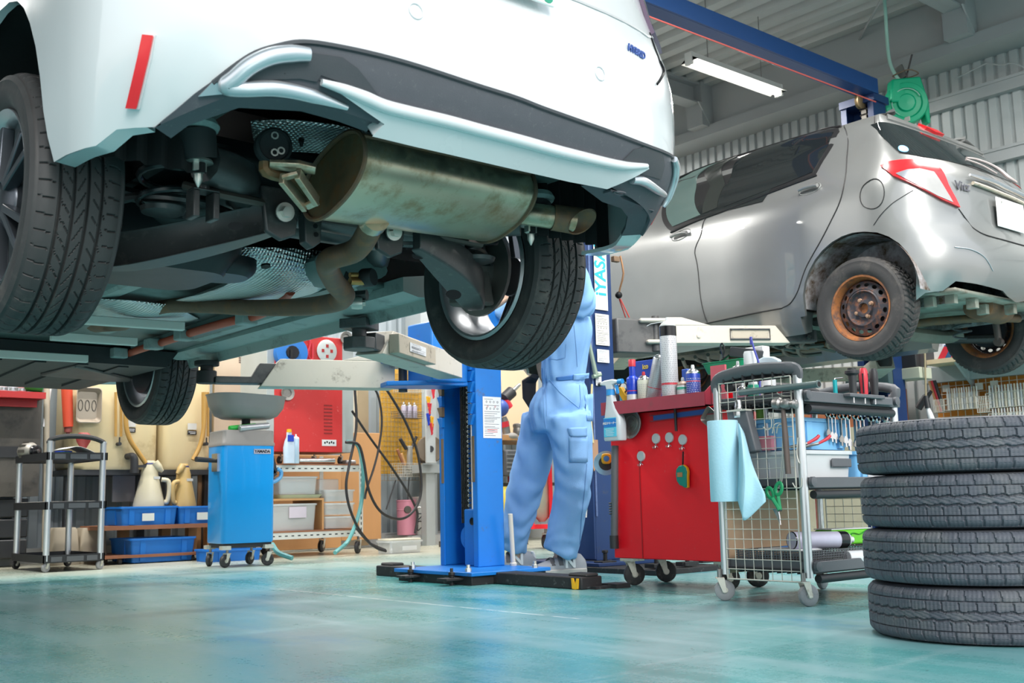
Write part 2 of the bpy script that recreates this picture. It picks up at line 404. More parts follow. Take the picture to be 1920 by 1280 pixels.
# ================================================================ tyres and wheels (axis along X)
M_tyre = pm('tyre_rubber', (.040, .039, .039), .6, 0, .3, 14, .15, 60, rvar=.15, dirt=(.10, .09, .08), damt=.3, dscale=9)
M_tyre2 = pm('tyre_rubber_dusty', (.080, .088, .108), .62, 0, .25, 10, .2, 80, dirt=(.13, .135, .14), damt=.45, dscale=6)
def tyre(mb, R, w, rb, kind, nu=540, nv=54, M=None):
    def depth(th, s):
        # groove depth at angle th, s in -1..1 across the tread
        d = 0.
        if kind == 'road':
            for c, hw in ((-.50, .024), (-.17, .036), (.16, .036), (.50, .036)):
                if abs(s-c) < hw: d = max(d, .0095)
            n = 52; 
            for lo, hi, sl, ph in ((-.96, -.66, .10, 0), (-.46, -.30, .5, .3), (-.10, .08, -.9, .1), (.21, .36, .6, .6), (.60, .96, .1, .5), (.40, .48, .5, .2), (-.60, -.52, .5, .7)):
                if lo < s < hi:
                    q = ((th/(2*pi)*n+ph+sl*(s-lo)/(hi-lo)) % 1)
                    if q < .075: d = max(d, .0055)
        elif kind == 'van':
            n = 46
            for c, sg in ((-.15, 0), (.19, .5)):
                q = (th/(2*pi)*n+sg) % 1; zz = c+.075*((q/.72)-.5 if q < .72 else .5-(q-.72)/.28)
                if abs(s-zz) < .034: d = max(d, .007)
            if abs(s+.56) < .02 or abs(s-.60) < .02: d = max(d, .006)
            for lo, hi, ph in ((-1., -.58, 0), (.62, 1., .4), (-.54, -.24, .2), (.28, .58, .7)):
                if lo < s < hi:
                    q = (th/(2*pi)*n+ph+.25*(s-lo)) % 1
                    if q < (.13 if abs(s) > .58 else .07): d = max(d, .005)
            if abs(s) > .24:
                q = (th/(2*pi)*n*4) % 1
                if q < .3 and int(abs(s)*40) % 3: d = max(d, .0016)
            else:
                d = max(d, .0016 if (int(th/(2*pi)*n*5)+int(s*30)) % 3 == 0 else 0)
        elif kind == 'winter':
            n = 52
            q = (th/(2*pi)*n+.9*abs(s)) % 1
            if q < .3: d = max(d, .006)
            if abs(s) < .03 or abs(abs(s)-.45) < .03: d = max(d, .006)
        return d
    side = [(rb-.006, .36), (rb+.004, .40), (rb+.012, .43), (rb+.02, .465), (rb+(R-rb)*.35, .497), (rb+(R-rb)*.55, .5), (rb+(R-rb)*.72, .49), (rb+(R-rb)*.735, .494), (rb+(R-rb)*.76, .487), (R-.014, .46)]
    tw = .43 if kind != 'van' else .455
    prof = [(r, -x*w, None) for r, x in side]
    for i in range(nv+1):
        s = -1+2*i/nv; cr = R-.002*s*s-.010*max(0, abs(s)-.72)**2/.0784*1.2
        prof.append((cr, s*tw*w, s))
    prof += [(r, x*w, None) for r, x in reversed(side)]
    vs = []; fs = []; m = len(prof)
    for i in range(nu):
        th = 2*pi*i/nu; c, sn = cos(th), sin(th)
        for r, x, s in prof:
            rr = r-(depth(th, s) if s is not None else 0); vs.append((x, rr*c, rr*sn))
    for i in range(nu):
        j = (i+1) % nu
        for k in range(m-1): fs.append((i*m+k, j*m+k, j*m+k+1, i*m+k+1))
    old = mb.M
    if M is not None: mb.M = M
    mb.add(vs, fs); mb.M = old; return mb
def AX(c, ang=0): return Matrix.Translation(V(c)) @ Matrix.Rotation(ang, 4, 'Z')
def annulus_holes(mb, r0, r1, x0, x1, n, hr_t, hr_r, rm, M, th=.004):
    # a dished ring of n sectors each with a real oval hole, both faces
    k = 16
    for side in (0, 1):
        for i in range(n):
            a0 = 2*pi*i/n; da = 2*pi/n; out = []; inn = []
            for q in range(k):
                t = 2*pi*q/k+pi/4
                # square param
                c, s_ = cos(t), sin(t); mxx = max(abs(c), abs(s_)); u, v = c/mxx, s_/mxx
                out.append((a0+da*(.5+u*.5), (r0+r1)/2+v*(r1-r0)/2)); inn.append((a0+da*.5+hr_t*c/rm, rm+hr_r*s_))
            def P(a, r): x = x0+(x1-x0)*(r-r0)/(r1-r0)+(th if side else 0); return M @ V((x, r*cos(a), r*sin(a)))
            vs = [P(*p) for p in out]+[P(*p) for p in inn]
            old = mb.M; mb.M = Matrix(); mb.add(vs, [(q, (q+1) % k, k+(q+1) % k, k+q) for q in range(k)])
            if side == 0:
                w = [M @ V((x0+(x1-x0)*(r-r0)/(r1-r0)+e, r*cos(a), r*sin(a))) for e in (0, th) for a, r in inn]
                mb.add(w, [(q, (q+1) % k, k+(q+1) % k, k+q) for q in range(k)])
            mb.M = old
    return mb
# ================================================================ white car on the near lift
SUV0 = V((1.669, 2.944, .858))
suvS = Skin(SUV0, w=[(.15, .80), (.30, .865), (.45, .90), (.70, .915), (.84, .905), (.95, .885), (1.1, .86), (1.2, .84)],
            r=[(.15, -.6), (.34, -.78), (.40, -.86), (.47, -.925), (.56, -.955), (.70, -.955), (.84, -.935), (.95, -.90), (1.1, -.86), (1.2, -.80)],
            f=[(.2, 3.6), (.5, 3.95), (.8, 3.9), (1.05, 3.2), (1.2, 2.4)], yc=-.42, yf=3.5, n=[(.3, 3.1), (.6, 3.4), (.8, 3.4), (1.0, 3.2)])
M_pearl = pm('pearl_white_paint', (.70, .715, .72), .22, 0, .02, 2, coat=1.)
M_bdark = pm('bumper_grey_plastic', (.085, .087, .10), .55, 0, .12, 30, .1, 300, dirt=(.16, .16, .16), damt=.1, dscale=60)
M_bdark2 = pm('bumper_pod_plastic', (.05, .055, .062), .5, 0, .12, 30, .1, 300)
M_silvp = pm('satin_silver_trim', (.62, .65, .68), .25, .75, .05, 3)
M_blackp = pm('black_plastic', (.007, .0075, .009), .5, 0, .2, 10, spec=.25)
M_liner = pm('arch_liner', (.006, .0065, .007), .85, 0, .3, 12, .3, 60)
M_under = pm('underbody_paint', (.17, .21, .20), .5, .0, .22, 3, dirt=(.10, .12, .11), damt=.35, dscale=4)
M_under2 = pm('underbody_paint_pale', (.36, .40, .38), .5, .0, .15, 3, dirt=(.15, .16, .15), damt=.3, dscale=6)
M_arm = pm('suspension_black_steel', (.075, .072, .072), .36, .45, .25, 10, dirt=(.12, .11, .10), damt=.2, dscale=30)
M_muff = pm('heat_stained_steel', (.52, .46, .34), .30, .9, .2, 4, dirt=(.30, .17, .07), damt=.45, dscale=9)
M_cap = pm('muffler_end_rust', (.22, .16, .09), .55, .7, .3, 8, dirt=(.20, .09, .03), damt=.6, dscale=20)
M_pipe = pm('rusty_pipe', (.20, .13, .09), .6, .6, .3, 8, dirt=(.26, .12, .05), damt=.5, dscale=14)
M_bolt = pm('zinc_bolt', (.60, .60, .55), .35, .8, .1, 10)
M_red_cov = pm('orange_red_cable', (.62, .085, .04), .45, 0, .1, 8)
M_redl = pm('red_lens', (.75, .015, .02), .18, 0, .1, 20, coat=.6)
M_rimg = pm('wheel_silver', (.50, .52, .54), .32, .8, .06, 5)
M_rimd = pm('wheel_dark_metal', (.09, .10, .115), .3, .8, .1, 5)
M_rubber = pm('hanger_rubber', (.02, .021, .022), .65, 0, .3, 10)
M_plate = pm('plate_white', (.85, .86, .85), .4, 0, .02)
M_green = pm('plate_green', (.02, .30, .18), .4, 0, .02)
def quilt_mat(name, col):
    m = pm(name, col, .28, 1., .1, 4); nt = m.node_tree; N = nt.nodes; L = nt.links
    tc = N.new('ShaderNodeTexCoord'); vo = N.new('ShaderNodeTexVoronoi'); vo.inputs['Scale'].default_value = 75; vo.inputs['Randomness'].default_value = .05
    L.new(tc.outputs['Object'], vo.inputs['Vector']); bp = N.new('ShaderNodeBump'); bp.inputs['Strength'].default_value = 1.; bp.inputs['Distance'].default_value = .012
    L.new(vo.outputs['Distance'], bp.inputs['Height']); L.new(bp.outputs[0], N['Principled BSDF'].inputs['Normal']); return m
M_quilt = quilt_mat('heat_shield_foil', (.66, .72, .72))
S0 = SUV0
def A(px, py, **k):
    return at(px, py, **dict((kk.upper(), v+S0['xyz'.index(kk)]) for kk, v in k.items()))
def Lc(x, y, z): return S0+V((x, y, z))
suv = thing('car', 'white car raised on the near lift, its muffler and rear suspension showing', 'car', tuple(SUV0+V((0, 1.5, 0))))
S = suvS
# --- painted body with the wheel arches cut out
def arch(yc, mirror=False):
    o = [(yc-.40, .34), (yc-.387, .46)]+[(yc-.387*cos(pi*k/14), .46+.387*sin(pi*k/14)) for k in range(1, 14)]+[(yc+.387, .46), (yc+.40, .30)]
    return o
topl = [S.inv(*p) for p in [(290, 238), (330, 205), (365, 175), (400, 150), (470, 100), (520, 83), (570, 76), (650, 88), (760, 115), (900, 160), (1030, 205), (1130, 240), (1215, 272)]]
topl += [(1.60, .555), (1.66, .50), (1.71, .43), (1.735, .37)]
yc = S.yc; L_ = S.L
la = [(yc-y, z) for y, z in arch(0)]; lf = [(yc-y, z) for y, z in arch(3.04)]
left_low = [(-L_-1, .28), (-L_-.3, .28)]+lf[::-1]+la[::-1]     # front to rear on the left
right_low = [(2-a, z) for a, z in left_low][::-1]
cor_l = [(.09, .335), (.20, .335), (.286, .36)]
body = S.patch(left_low+cor_l+topl+[(1.75, .352), (1.87, .335)]+right_low+[(2+L_+1, 1.15), (-L_-1, 1.15)], off=0, step=.075, seg=.05, depth=.02)
body.build('body_panel', M_pearl, suv, ang=50)
# inner return flange along the lower edge of the rear corners
def flange(aa, mat, nm, w=.06, drop=.0):
    top = [S.S(a, z)-S.nrm(a, z)*.004 for a, z in aa]; q = [p+(V((S0.x, S0.y-.1, p.z))-p).normalized()*w+V((0, 0, drop)) for p in top]
    m = MB(); n = len(aa); m.add(top+q+[p+V((0, 0, .012)) for p in q]+[p+V((0, 0, .012)) for p in top], [(r*n+i, r*n+i+1, ((r+1) % 4)*n+i+1, ((r+1) % 4)*n+i) for i in range(n-1) for r in range(4)])
    return m.build(nm, mat, suv)
flange([(-.025, .342), (.04, .338), (.09, .337), (.15, .336), (.20, .337), (.286, .362), (.37, .366)], M_pearl, 'corner_flange', .055)
flange([(2.025, .342), (1.96, .338), (1.91, .337), (1.85, .336), (1.80, .337), (1.735, .365)], M_pearl, 'corner_flange', .055)
# --- dark lower bumper
botl = [S.inv(*p) for p in [(340, 214), (430, 179), (560, 186), (640, 207), (700, 228), (840, 272), (1000, 315), (1130, 343)]]
tr = S.patch(topl+[(1.70, .355), (1.60, .385), (1.45, .395)]+botl[::-1]+[(.41, .362)], off=.005, step=.05, seg=.03, depth=.03)
tr.build('bumper_lower_trim', M_bdark, suv, ang=50)
S.line([(a, z-.004) for a, z in topl[3:14]], .006, .006, mb=MB()).build('bumper_edge_bead', M_bdark2, suv)
flange([(.41, .362), (.46, .385)]+[S.inv(*p) for p in [(430, 179), (560, 186), (640, 207), (700, 228)]], M_bdark, 'bumper_lip', .075, -.002)
flange([S.inv(1130, 343), (1.33, .392), (1.45, .395), (1.56, .388), (1.66, .370), (1.70, .355)], M_bdark, 'bumper_lip', .06, -.004)
# pods at both ends of the bumper
S.ppatch([(425, 150), (470, 112), (520, 97), (580, 99), (640, 108), (668, 128), (690, 155), (712, 185), (650, 158), (600, 140), (592, 152), (560, 146), (500, 148), (450, 168)], off=.008, step=.03, seg=.02).build('bumper_pod', M_bdark2, suv)
S.ppatch([(1165, 300), (1185, 280), (1213, 272), (1238, 285), (1243, 310), (1236, 335), (1200, 325)], off=.007, step=.03, seg=.02).build('bumper_pod', M_bdark2, suv)
S.ppatch([(372, 178), (398, 152), (440, 120), (478, 106), (458, 130), (424, 158), (436, 172)], off=.010, step=.03, seg=.02).build('bumper_garnish', M_silvp, suv)
S.pline([(577, 103), (545, 101), (505, 106), (468, 122), (440, 144), (424, 158), (455, 163), (520, 163), (585, 177), (648, 198)], mb=MB(), r=[.016, .02, .02, .02, .02, .02, .018, .018, .016, .006], off=.012, n=10).build('bumper_garnish_bar', M_silvp, suv)
S.line([(1.50, .535), (1.56, .525), (1.61, .50), (1.635, .455), (1.63, .43)], r=[.010, .014, .014, .012, .007], off=.012, n=10, mb=MB()).build('bumper_garnish_bar', M_silvp, suv)
S.pline([(1180, 333), (1200, 336), (1225, 352), (1240, 362)], mb=MB(), r=[.012, .014, .012, .008], off=.012, n=10).build('bumper_garnish_bar', M_silvp, suv)
# skid garnish across the middle
skp = [(597, 148), (640, 160), (680, 174), (714, 187), (760, 198), (840, 217), (960, 249), (1060, 276), (1155, 300), (1202, 304), (1206, 312), (1187, 322), (1130, 346), (1060, 332), (960, 309), (840, 281), (770, 265), (692, 246), (714, 224), (660, 188)]
S.ppatch(skp, off=lambda a, z: .022, step=.03, seg=.02, depth=.04).build('skid_garnish', M_pearl, suv, bevel=.004)
S.pline([(598, 151), (640, 164), (680, 179), (714, 193), (760, 205), (840, 224), (960, 256), (1060, 283), (1155, 305), (1203, 308)], mb=MB(), r=[.008, .013, .016, .016, .016, .016, .016, .016, .014, .008], off=.018, n=10).build('skid_garnish_edge', M_pearl, suv)
# corner crease, reflector, lamp, badge, plate
S.ppatch([(270, 64), (293, 66), (262, 204), (237, 202)], off=.004, step=.03).build('reflector_recess', M_pearl, suv)
S.ppatch([(270, 66), (290, 68), (258, 202), (238, 201)], off=.009, step=.03).build('reflector', M_redl, suv, bevel=.003)
rl = [(2.1-a, z) for a, z in [S.inv(*p) for p in [(270, 66), (290, 68), (258, 202), (238, 201)]]]
S.patch(rl, off=.008, step=.03).build('reflector', M_redl, suv)
S.patch([(1.50, .93), (1.62, .90), (1.72, .93), (1.75, 1.08), (1.5, 1.12)], off=.012, step=.03).build('tail_lamp', pm('smoked_lens', (.10, .05, .10), .1, 0, .1, coat=1.), suv)
S.patch([(.50, .985), (.38, .965), (.28, .985), (.25, 1.10), (.5, 1.13)], off=.012, step=.03).build('tail_lamp', MATS['smoked_lens'], suv)
S.pline([(1237, 115), (1244, 132), (1240, 145), (1232, 158)], r=.004, off=.001).build('panel_seam', M_blackp, suv)
S.pline([(1218, 62), (1228, 90), (1238, 118)], r=.003, off=.0).build('panel_seam', M_blackp, suv)
S.patch([(.35, .965), (.6, .885), (1., .872), (1.4, .885), (1.65, .965), (1.65, .972), (1.4, .893), (1., .880), (.6, .893), (.35, .972)], off=.0015, step=.05).build('tailgate_seam', pm('seam_shade', (.45, .46, .46), .5), suv)
for p in ((780, 21), (1125, 138)):
    a, z = S.inv(*p); q = S.S(a, z); F = frame(S.nrm(a, z)); m = MB(); m.tube([q+F @ V((.019*cos(t*pi/12), .019*sin(t*pi/12), .001)) for t in range(24)], .0012, 5, closed=True); m.build('sensor', M_pearl, suv)
a, z = S.inv(1193, 98); q = S.S(a, z); nn = S.nrm(a, z); rt = V((1, 0, 0)); rt = (rt-nn*rt.dot(nn)).normalized()
text('HYBRID', .027, TM(q+nn*.002, rt, V((.35, 0, 1))), pm('badge_blue', (.05, .11, .36), .22, .6), suv, 'badge_lettering', .002, bold=.001, sx=.92)
pl = MB(); pl.M = TM(Lc(0, -.965, .90), (1, 0, 0), (0, 0, 1)); pl.box((0, 0, 0), (.36, .19, .008)); plo = pl.build('licence_plate', M_plate, suv, bevel=.004)
text('8', .07, TM(Lc(.155, -.9695, .835), (1, 0, 0), (0, 0, 1)), M_green, plo, 'plate_character', .001, bold=.003)
# --- cabin (seen only from elsewhere)
def loopc(z, w, y0, y1): return [Lc(x*w, y, z) for x, y in ((-1, y1), (-1, y0+.2), (-.9, y0+.06), (-.7, y0), (.7, y0), (.9, y0+.06), (1, y0+.2), (1, y1), (.8, y1+.12), (-.8, y1+.12))]
MB().loft([loopc(1.14, .83, -.82, 2.2), loopc(1.35, .74, -.66, 1.75), loopc(1.56, .64, -.45, 1.25)]).build('cabin_glass', pm('tinted_glass', (.012, .014, .015), .06, 0, 0, coat=1.), suv, bevel=.01)
MB().loft([loopc(1.545, .66, -.56, 1.3), loopc(1.60, .60, -.42, 1.15), loopc(1.615, .45, -.25, .95)]).build('roof', M_pearl, suv)
MB().add([Lc(x, y, z) for x, y, z in ((-.83, 2.1, 1.145), (.83, 2.1, 1.145), (.8, 3.5, 1.06), (-.8, 3.5, 1.06), (.6, 3.93, .95), (-.6, 3.93, .95))], [(0, 1, 2, 3), (3, 2, 4, 5)]).build('bonnet', M_pearl, suv, solid=.01)
# --- floor, sills, liners
m = MB(); m.add([Lc(*q) for q in [(-.72, .55, .385), (.72, .55, .385), (.72, 2.5, .36), (-.72, 2.5, .36)]], [(0, 1, 2, 3)]); m.build('floor_pan', M_under, suv, solid=.02)
for sgn in (-1, 1):
    m = MB(); m.prism([(sgn*.66, .385), (sgn*.66, .33), (sgn*.73, .315), (sgn*.785, .318), (sgn*.80, .275), (sgn*.81, .275), (sgn*.82, .33), (sgn*.88, .345), (sgn*.88, .42)], 'y', .42, 2.62, o=S0)
    m.build('sill', M_under2, suv)
m = MB()
for x in (-.42, .44): m.prism([(x-.05, .38), (x-.045, .325), (x+.045, .325), (x+.05, .38)], 'y', .5, 2.4, o=S0)
m.build('floor_rail', M_under, suv)
m = MB()
for x0 in (.11, .56): m.prism([(x0, .37), (x0+.02, .345), (x0+.07, .345), (x0+.09, .37)], 'y', .6, 2.3, o=S0).prism([(-x0, .37), (-x0-.02, .345), (-x0-.07, .345), (-x0-.09, .37)], 'y', .6, 2.3, o=S0)
m.build('floor_swage', M_under2, suv)
m = MB().bb(-.64+S0.x, .64+S0.x, -.76+S0.y, -.30+S0.y, .60+S0.z, .62+S0.z); m.bb(-.50+S0.x, .50+S0.x, -.3+S0.y, .55+S0.y, .50+S0.z, .52+S0.z); m.bb(S0.x-.5, S0.x+.5, S0.y+.53, S0.y+.56, S0.z+.36, S0.z+.52); m.build('boot_floor', M_blackp, suv)
m = MB().bb(S0.x-.56, S0.x+.56, S0.y-.90, S0.y-.84, S0.z+.47, S0.z+.62); m.build('bumper_beam', M_blackp, suv)
for sgn in (-1, 1):
    m = MB()
    m.grid(lambda u, v: Lc(sgn*(.52+.36*v), -.42*cos(pi*u*1.0), .45+.42*sin(pi*u)) if True else 0, 20, 3)
    m.bb(S0.x+sgn*.50, S0.x+sgn*.53, S0.y-.42, S0.y+.42, S0.z+.46, S0.z+.95)
    # panel behind the wheel, ribbed, inside the bumper corner
    m.grid(lambda u, v: Lc(sgn*(.53+.34*u), -.45-.012*sin(u*40), .36+.30*v), 40, 2)
    m.build('wheel_arch_liner', M_liner, suv)
    m = MB().grid(lambda u, v: Lc(sgn*(.52+.36*v), 3.04-.42*cos(pi*u), .45+.42*sin(pi*u)), 20, 3); m.build('wheel_arch_liner', M_liner, suv)
# tabs of the bumper lip
for p in ((1152, 362), (1205, 395)): m = MB(); c = A(*p, z=.40); m.box(c, (.06, .03, .006)); m.tube([c+V((.02*cos(t*pi/6), -.02+.012*sin(t*pi/6), -.004)) for t in range(12)], .003, 5, closed=True); m.build('bumper_tab', M_bdark, suv)
# front undercover and lower arms at the front
m = MB(); m.prism([(-.70, .34), (-.66, .255), (.60, .25), (.66, .33)], 'y', 2.45, 3.75, o=S0)
for i in range(6): m.bar(Lc(-.6+.2*i, 2.5, .25), Lc(-.55+.2*i, 3.5, .245), .05, .012)
m.build('undercover', pm('undercover_black', (.022, .028, .030), .5, 0, .3, 6, .1, 40), suv)
MB().prism([(.18, 2.55), (.62, 2.95), (.66, 3.08), (.56, 3.1), (.15, 3.0)], 'z', .235, .285, o=S0).build('front_lower_arm', M_arm, suv, bevel=.01)
MB().prism([(-.18, 2.55), (-.62, 2.95), (-.66, 3.08), (-.56, 3.1), (-.15, 3.0)], 'z', .235, .285, o=S0).build('front_lower_arm', M_arm, suv, bevel=.01)
# cross braces: three pale flat bars
for i, (p, q, z) in enumerate((((345, 612), (120, 597), .285), ((256, 641), (95, 630), .275), ((164, 673), (-60, 660), .255))):
    a = A(*p, z=z); b = A(*q, z=z); MB().bar(a, b, .035, .035).build('cross_brace', pm('brace_white', (.80, .78, .72), .45, 0, .06), suv, bevel=.003)
# orange high-voltage conduit with clips
rp = [A(*p, z=.31) for p in ((215, 672), (262, 655), (310, 640), (370, 620), (430, 603), (480, 592), (520, 572), (545, 545))]
MB().tube(rp, .018, 10, sm=5).build('cable_conduit', M_red_cov, suv)
for i, p in enumerate(((222, 662), (288, 645), (345, 628), (462, 598))):
    c = A(*p, z=.305); MB().box(c, (.075, .06, .05), rotz(.1).to_3x3()).build('conduit_clip', M_under2, suv, bevel=.006)
# --- exhaust
def ell(x, yc_, zc_, ry, rz, tilt, n=40, p=2.6):
    o = []
    for k in range(n):
        t = 2*pi*k/n; u = ry*abs(cos(t))**(2/p)*(1 if cos(t) > 0 else -1); v = rz*abs(sin(t))**(2/p)*(1 if sin(t) > 0 else -1)
        o.append(Lc(x, yc_+u*cos(tilt)-v*sin(tilt), zc_+u*sin(tilt)+v*cos(tilt)))
    return o
ML, MR = -.225, .455
def msec(x, k=1.): 
    t = (x-ML)/(MR-ML); return ell(x, -.545+.13*t, .386+.055*t, .156*k, .086*k, radians(-17+2*t), p=2.3)
mu = MB().loft([msec(ML), msec(0), msec(.2), msec(MR)], caps=False); mu.build('muffler', M_muff, suv, ang=60)
MB().loft([msec(ML+.006, .97), msec(ML+.02, .90), msec(ML+.035, .70), msec(ML+.04, .2)]).build('muffler_end', M_cap, suv)
MB().loft([msec(MR-.006, .97), msec(MR-.02, .9)]).build('muffler_end', M_cap, suv)
for x in (ML, MR):
    q = msec(x, 1.012); MB().tube(q, .0065, 6, closed=True).build('muffler_seam', M_pipe, suv)
q0 = msec(ML); q1 = msec(MR); k = max(range(40), key=lambda i: q0[i].z-q0[i].y*1.2)
MB().tube([msec(x, 1.01)[k] for x in (ML, 0, .2, MR)], .006, 6).build('muffler_seam', M_pipe, suv)
tp = [A(930, 392, x=.43), A(985, 400, x=.50), A(1040, 408, x=.565), A(1075, 413, x=.62)]
MB().tube(tp, .036, 18, caps=False, sm=3).build('tail_pipe', M_muff, suv)
sdir = (V((0, 0, .55))+(Lc(0, 0, 0)-V((0, 0, CAMZ))).normalized()*.8).normalized(); skf = lambda k: (F.col[0]*cos(2*pi*k/28)+F.col[1]*sin(2*pi*k/28)).dot(sdir)
d_ = (tp[-1]-tp[-2]).normalized(); F = frame(d_, (0, 0, 1)); n = 28; m = MB()
rings = []
for r, o0, sk in ((.040, 0, 0), (.041, .05, 0), (.043, .10, .055), (.039, .098, .055), (.036, .04, 0), (.036, 0, 0)):
    rings.append([tp[-1]-d_*.07+d_*(o0+sk*skf(k))+F.col[0]*(r*cos(2*pi*k/n))+F.col[1]*(r*sin(2*pi*k/n)) for k in range(n)])
MB().lathe([(0, 0), (.0365, 0), (.0365, .004), (0, .004)], tp[-1]-d_*.034, tuple(d_), 24).build('bore_dark_disc', M_blackp, suv)  # black disc closing the pipe, colouring in the shade inside it
m.ring(rings, False).build('tail_pipe_tip', M_pipe, suv)
ex = [A(700, 405, y=-.45), A(688, 440, y=-.36), A(665, 470, y=-.26), A(620, 485, y=-.18), A(614, 500, y=-.10), A(628, 530, y=.02), A(646, 552, y=.10), A(630, 566, y=.22), A(570, 575, y=.45), A(480, 577, y=.72), A(400, 574, y=.95), A(320, 572, y=1.2), A(275, 580, y=1.4)]
MB().tube(ex, [.034, .034, .034, .034, .034, .034, .034, .034, .032, .03, .028, .03, .035], 14, sm=6).build('exhaust_pipe', M_pipe, suv)
MB().tube([A(705, 408, y=-.46), A(697, 418, y=-.425)], .040, 16).build('exhaust_flange', M_muff, suv)
MB().tube([A(260, 583, y=1.45), A(225, 590, y=1.7), A(180, 598, y=2.0)], [.045, .07, .06], 16, sm=4).build('catalytic_converter', M_pipe, suv)
m = MB(); c = A(656, 527, y=.06); e2 = A(683, 528, y=.06); m.tube([c, e2], .012, 10).tube([c+V((0, 0, .02)), e2+V((-.02, 0, .02))], .009, 8); m.build('exhaust_hook', pm('brass_rust', (.45, .26, .09), .4, .8, .3, 20), suv)
m = MB(); c = A(690, 520, y=.06); m.lathe([(.036, -.02), (.04, -.014), (.04, .014), (.036, .02)], c, (.55, -.8, 0), 18, sx=1, sy=.75); m.build('exhaust_hanger', M_rubber, suv)
m = MB(); c = A(512, 275, y=-.52); m.lathe([(.040, -.022), (.046, -.016), (.046, .016), (.040, .022), (.036, .014), (.012, .012)], c, (-.25, -.95, -.1), 24); m.build('exhaust_hanger', M_rubber, suv)
m = MB()
for dx, dz in ((.0, .024), (.0, -.02), (.018, -.012)): m.lathe([(.010, -.03), (.010, .004), (.006, .004), (.006, -.01)], c+V((dx-.004, -.015, dz)), (-.25, -.95, -.1), 10)
m.build('hanger_bush', M_bolt, suv)
# bracket on the muffler end
MB().tube([A(497, 305, y=-.56), A(500, 322, y=-.56), A(535, 333, y=-.55), A(560, 352, y=-.54), A(580, 375, y=-.5)], .016, 8, sm=3).build('muffler_bracket', M_cap, suv)
m = MB(); m.tube([A(505, 308, y=-.57), A(560, 312, y=-.6), A(592, 318, y=-.62)], [.02, .026, .02], 8, sx=1., sy=.6)
p0, p1, p2, p3 = A(528, 334, y=-.60), A(558, 326, y=-.62), A(594, 378, y=-.55), A(572, 388, y=-.52); m.bar(p0, p3, .014, .03).bar(p1, p2, .014, .03).bar(p0, p1, .03, .01).bar(p2, p3, .03, .01)
m.build('muffler_bracket', M_muff, suv, bevel=.002)
# --- heat shields
def sheet(rows, nu=4, mb=None):
    mb = mb or MB(); rr = [cat_rom(r, nu) for r in rows]; m_ = len(rr[0]); cols = [cat_rom([r[i] for r in rr], nu) for i in range(m_)]
    return mb.grid(lambda u, v: cols[round(u*(m_-1))][round(v*(len(cols[0])-1))], m_-1, len(cols[0])-1)
sheet([[A(470, 225, z=.52), A(580, 226, z=.53), A(700, 250, z=.52), A(830, 290, z=.51), A(950, 325, z=.50)],
       [A(476, 262, z=.51), A(590, 262, z=.53), A(700, 280, z=.54), A(840, 310, z=.53), A(960, 350, z=.52)],
       [A(500, 300, z=.50), A(600, 310, z=.53), A(720, 330, z=.55), A(860, 350, z=.55), A(980, 380, z=.54)],
       [A(560, 390, z=.49), A(640, 400, z=.52), A(740, 410, z=.55), A(880, 420, z=.55), A(1000, 430, z=.54)]]).build('heat_shield', M_quilt, suv, solid=.003)
sheet([[A(452, 462, z=.37), A(530, 464, z=.40), A(600, 470, z=.42), A(690, 478, z=.42), A(722, 500, z=.39)],
       [A(446, 500, z=.335), A(525, 505, z=.34), A(595, 508, z=.36), A(650, 510, z=.38), A(700, 520, z=.38)],
       [A(420, 536, z=.31), A(500, 545, z=.305), A(560, 545, z=.31), A(610, 545, z=.34), A(650, 545, z=.36)],
       [A(330, 562, z=.33), A(430, 570, z=.32), A(500, 566, z=.325), A(560, 560, z=.345), A(600, 560, z=.37)]]).build('heat_shield', M_quilt, suv, solid=.003)
sheet([[A(190, 560, z=.34), A(245, 562, z=.33), A(330, 572, z=.34)], [A(170, 590, z=.35), A(260, 590, z=.31), A(360, 590, z=.33)], [A(160, 605, z=.36), A(270, 612, z=.34), A(380, 600, z=.36)]]).build('heat_shield', M_quilt, suv, solid=.003)
MB().lathe([(.016, 0), (.016, .006)], A(498, 497, z=.325), (0, -.3, -1), 16).build('shield_hole', M_blackp, suv)
MB().cyl(A(565, 262, z=.50), A(565, 273, z=.49), .008, .004, 10).build('clip_pin', M_blackp, suv)
# --- fuel tank and subframe
def rb(cx, cy, cz, wx, wy, wz, r, nz=5):
    return [[Lc(cx+x*(1-.18*(1-sin(pi/2*min(1, k/(nz-2)))) ), cy+y*(1-.18*(1-sin(pi/2*min(1, k/(nz-2))))), cz-wz/2+wz*k/nz) for x, y in rrect(wx, wy, r, 5)] for k in range(nz+1)]
MB().loft(rb(-.40, .36, .345, .62, .42, .17, .10)).build('fuel_tank', pm('tank_black', (.012, .015, .018), .38, 0, .2, 5), suv)
MB().loft(rb(-.17, .30, .30, .30, .20, .06, .09)).build('fuel_tank_bulge', MATS['tank_black'], suv)
m = MB()
m.tube([Lc(-.52, -.42, .40), Lc(-.40, -.36, .40), Lc(-.25, -.16, .40), Lc(0, -.12, .41), Lc(.25, -.12, .41), Lc(.40, -.30, .41), Lc(.52, -.42, .41)], .052, 10, sm=5)
m.tube([Lc(-.34, -.22, .42), Lc(-.3, .0, .42), Lc(-.5, .35, .42)], .045, 10, sm=4); m.tube([Lc(.34, -.22, .42), Lc(.3, .0, .42), Lc(.5, .35, .42)], .045, 10, sm=4)
m.tube([Lc(-.3, .05, .42), Lc(.3, .05, .42)], .05, 10)
m.build('subframe', M_arm, suv)
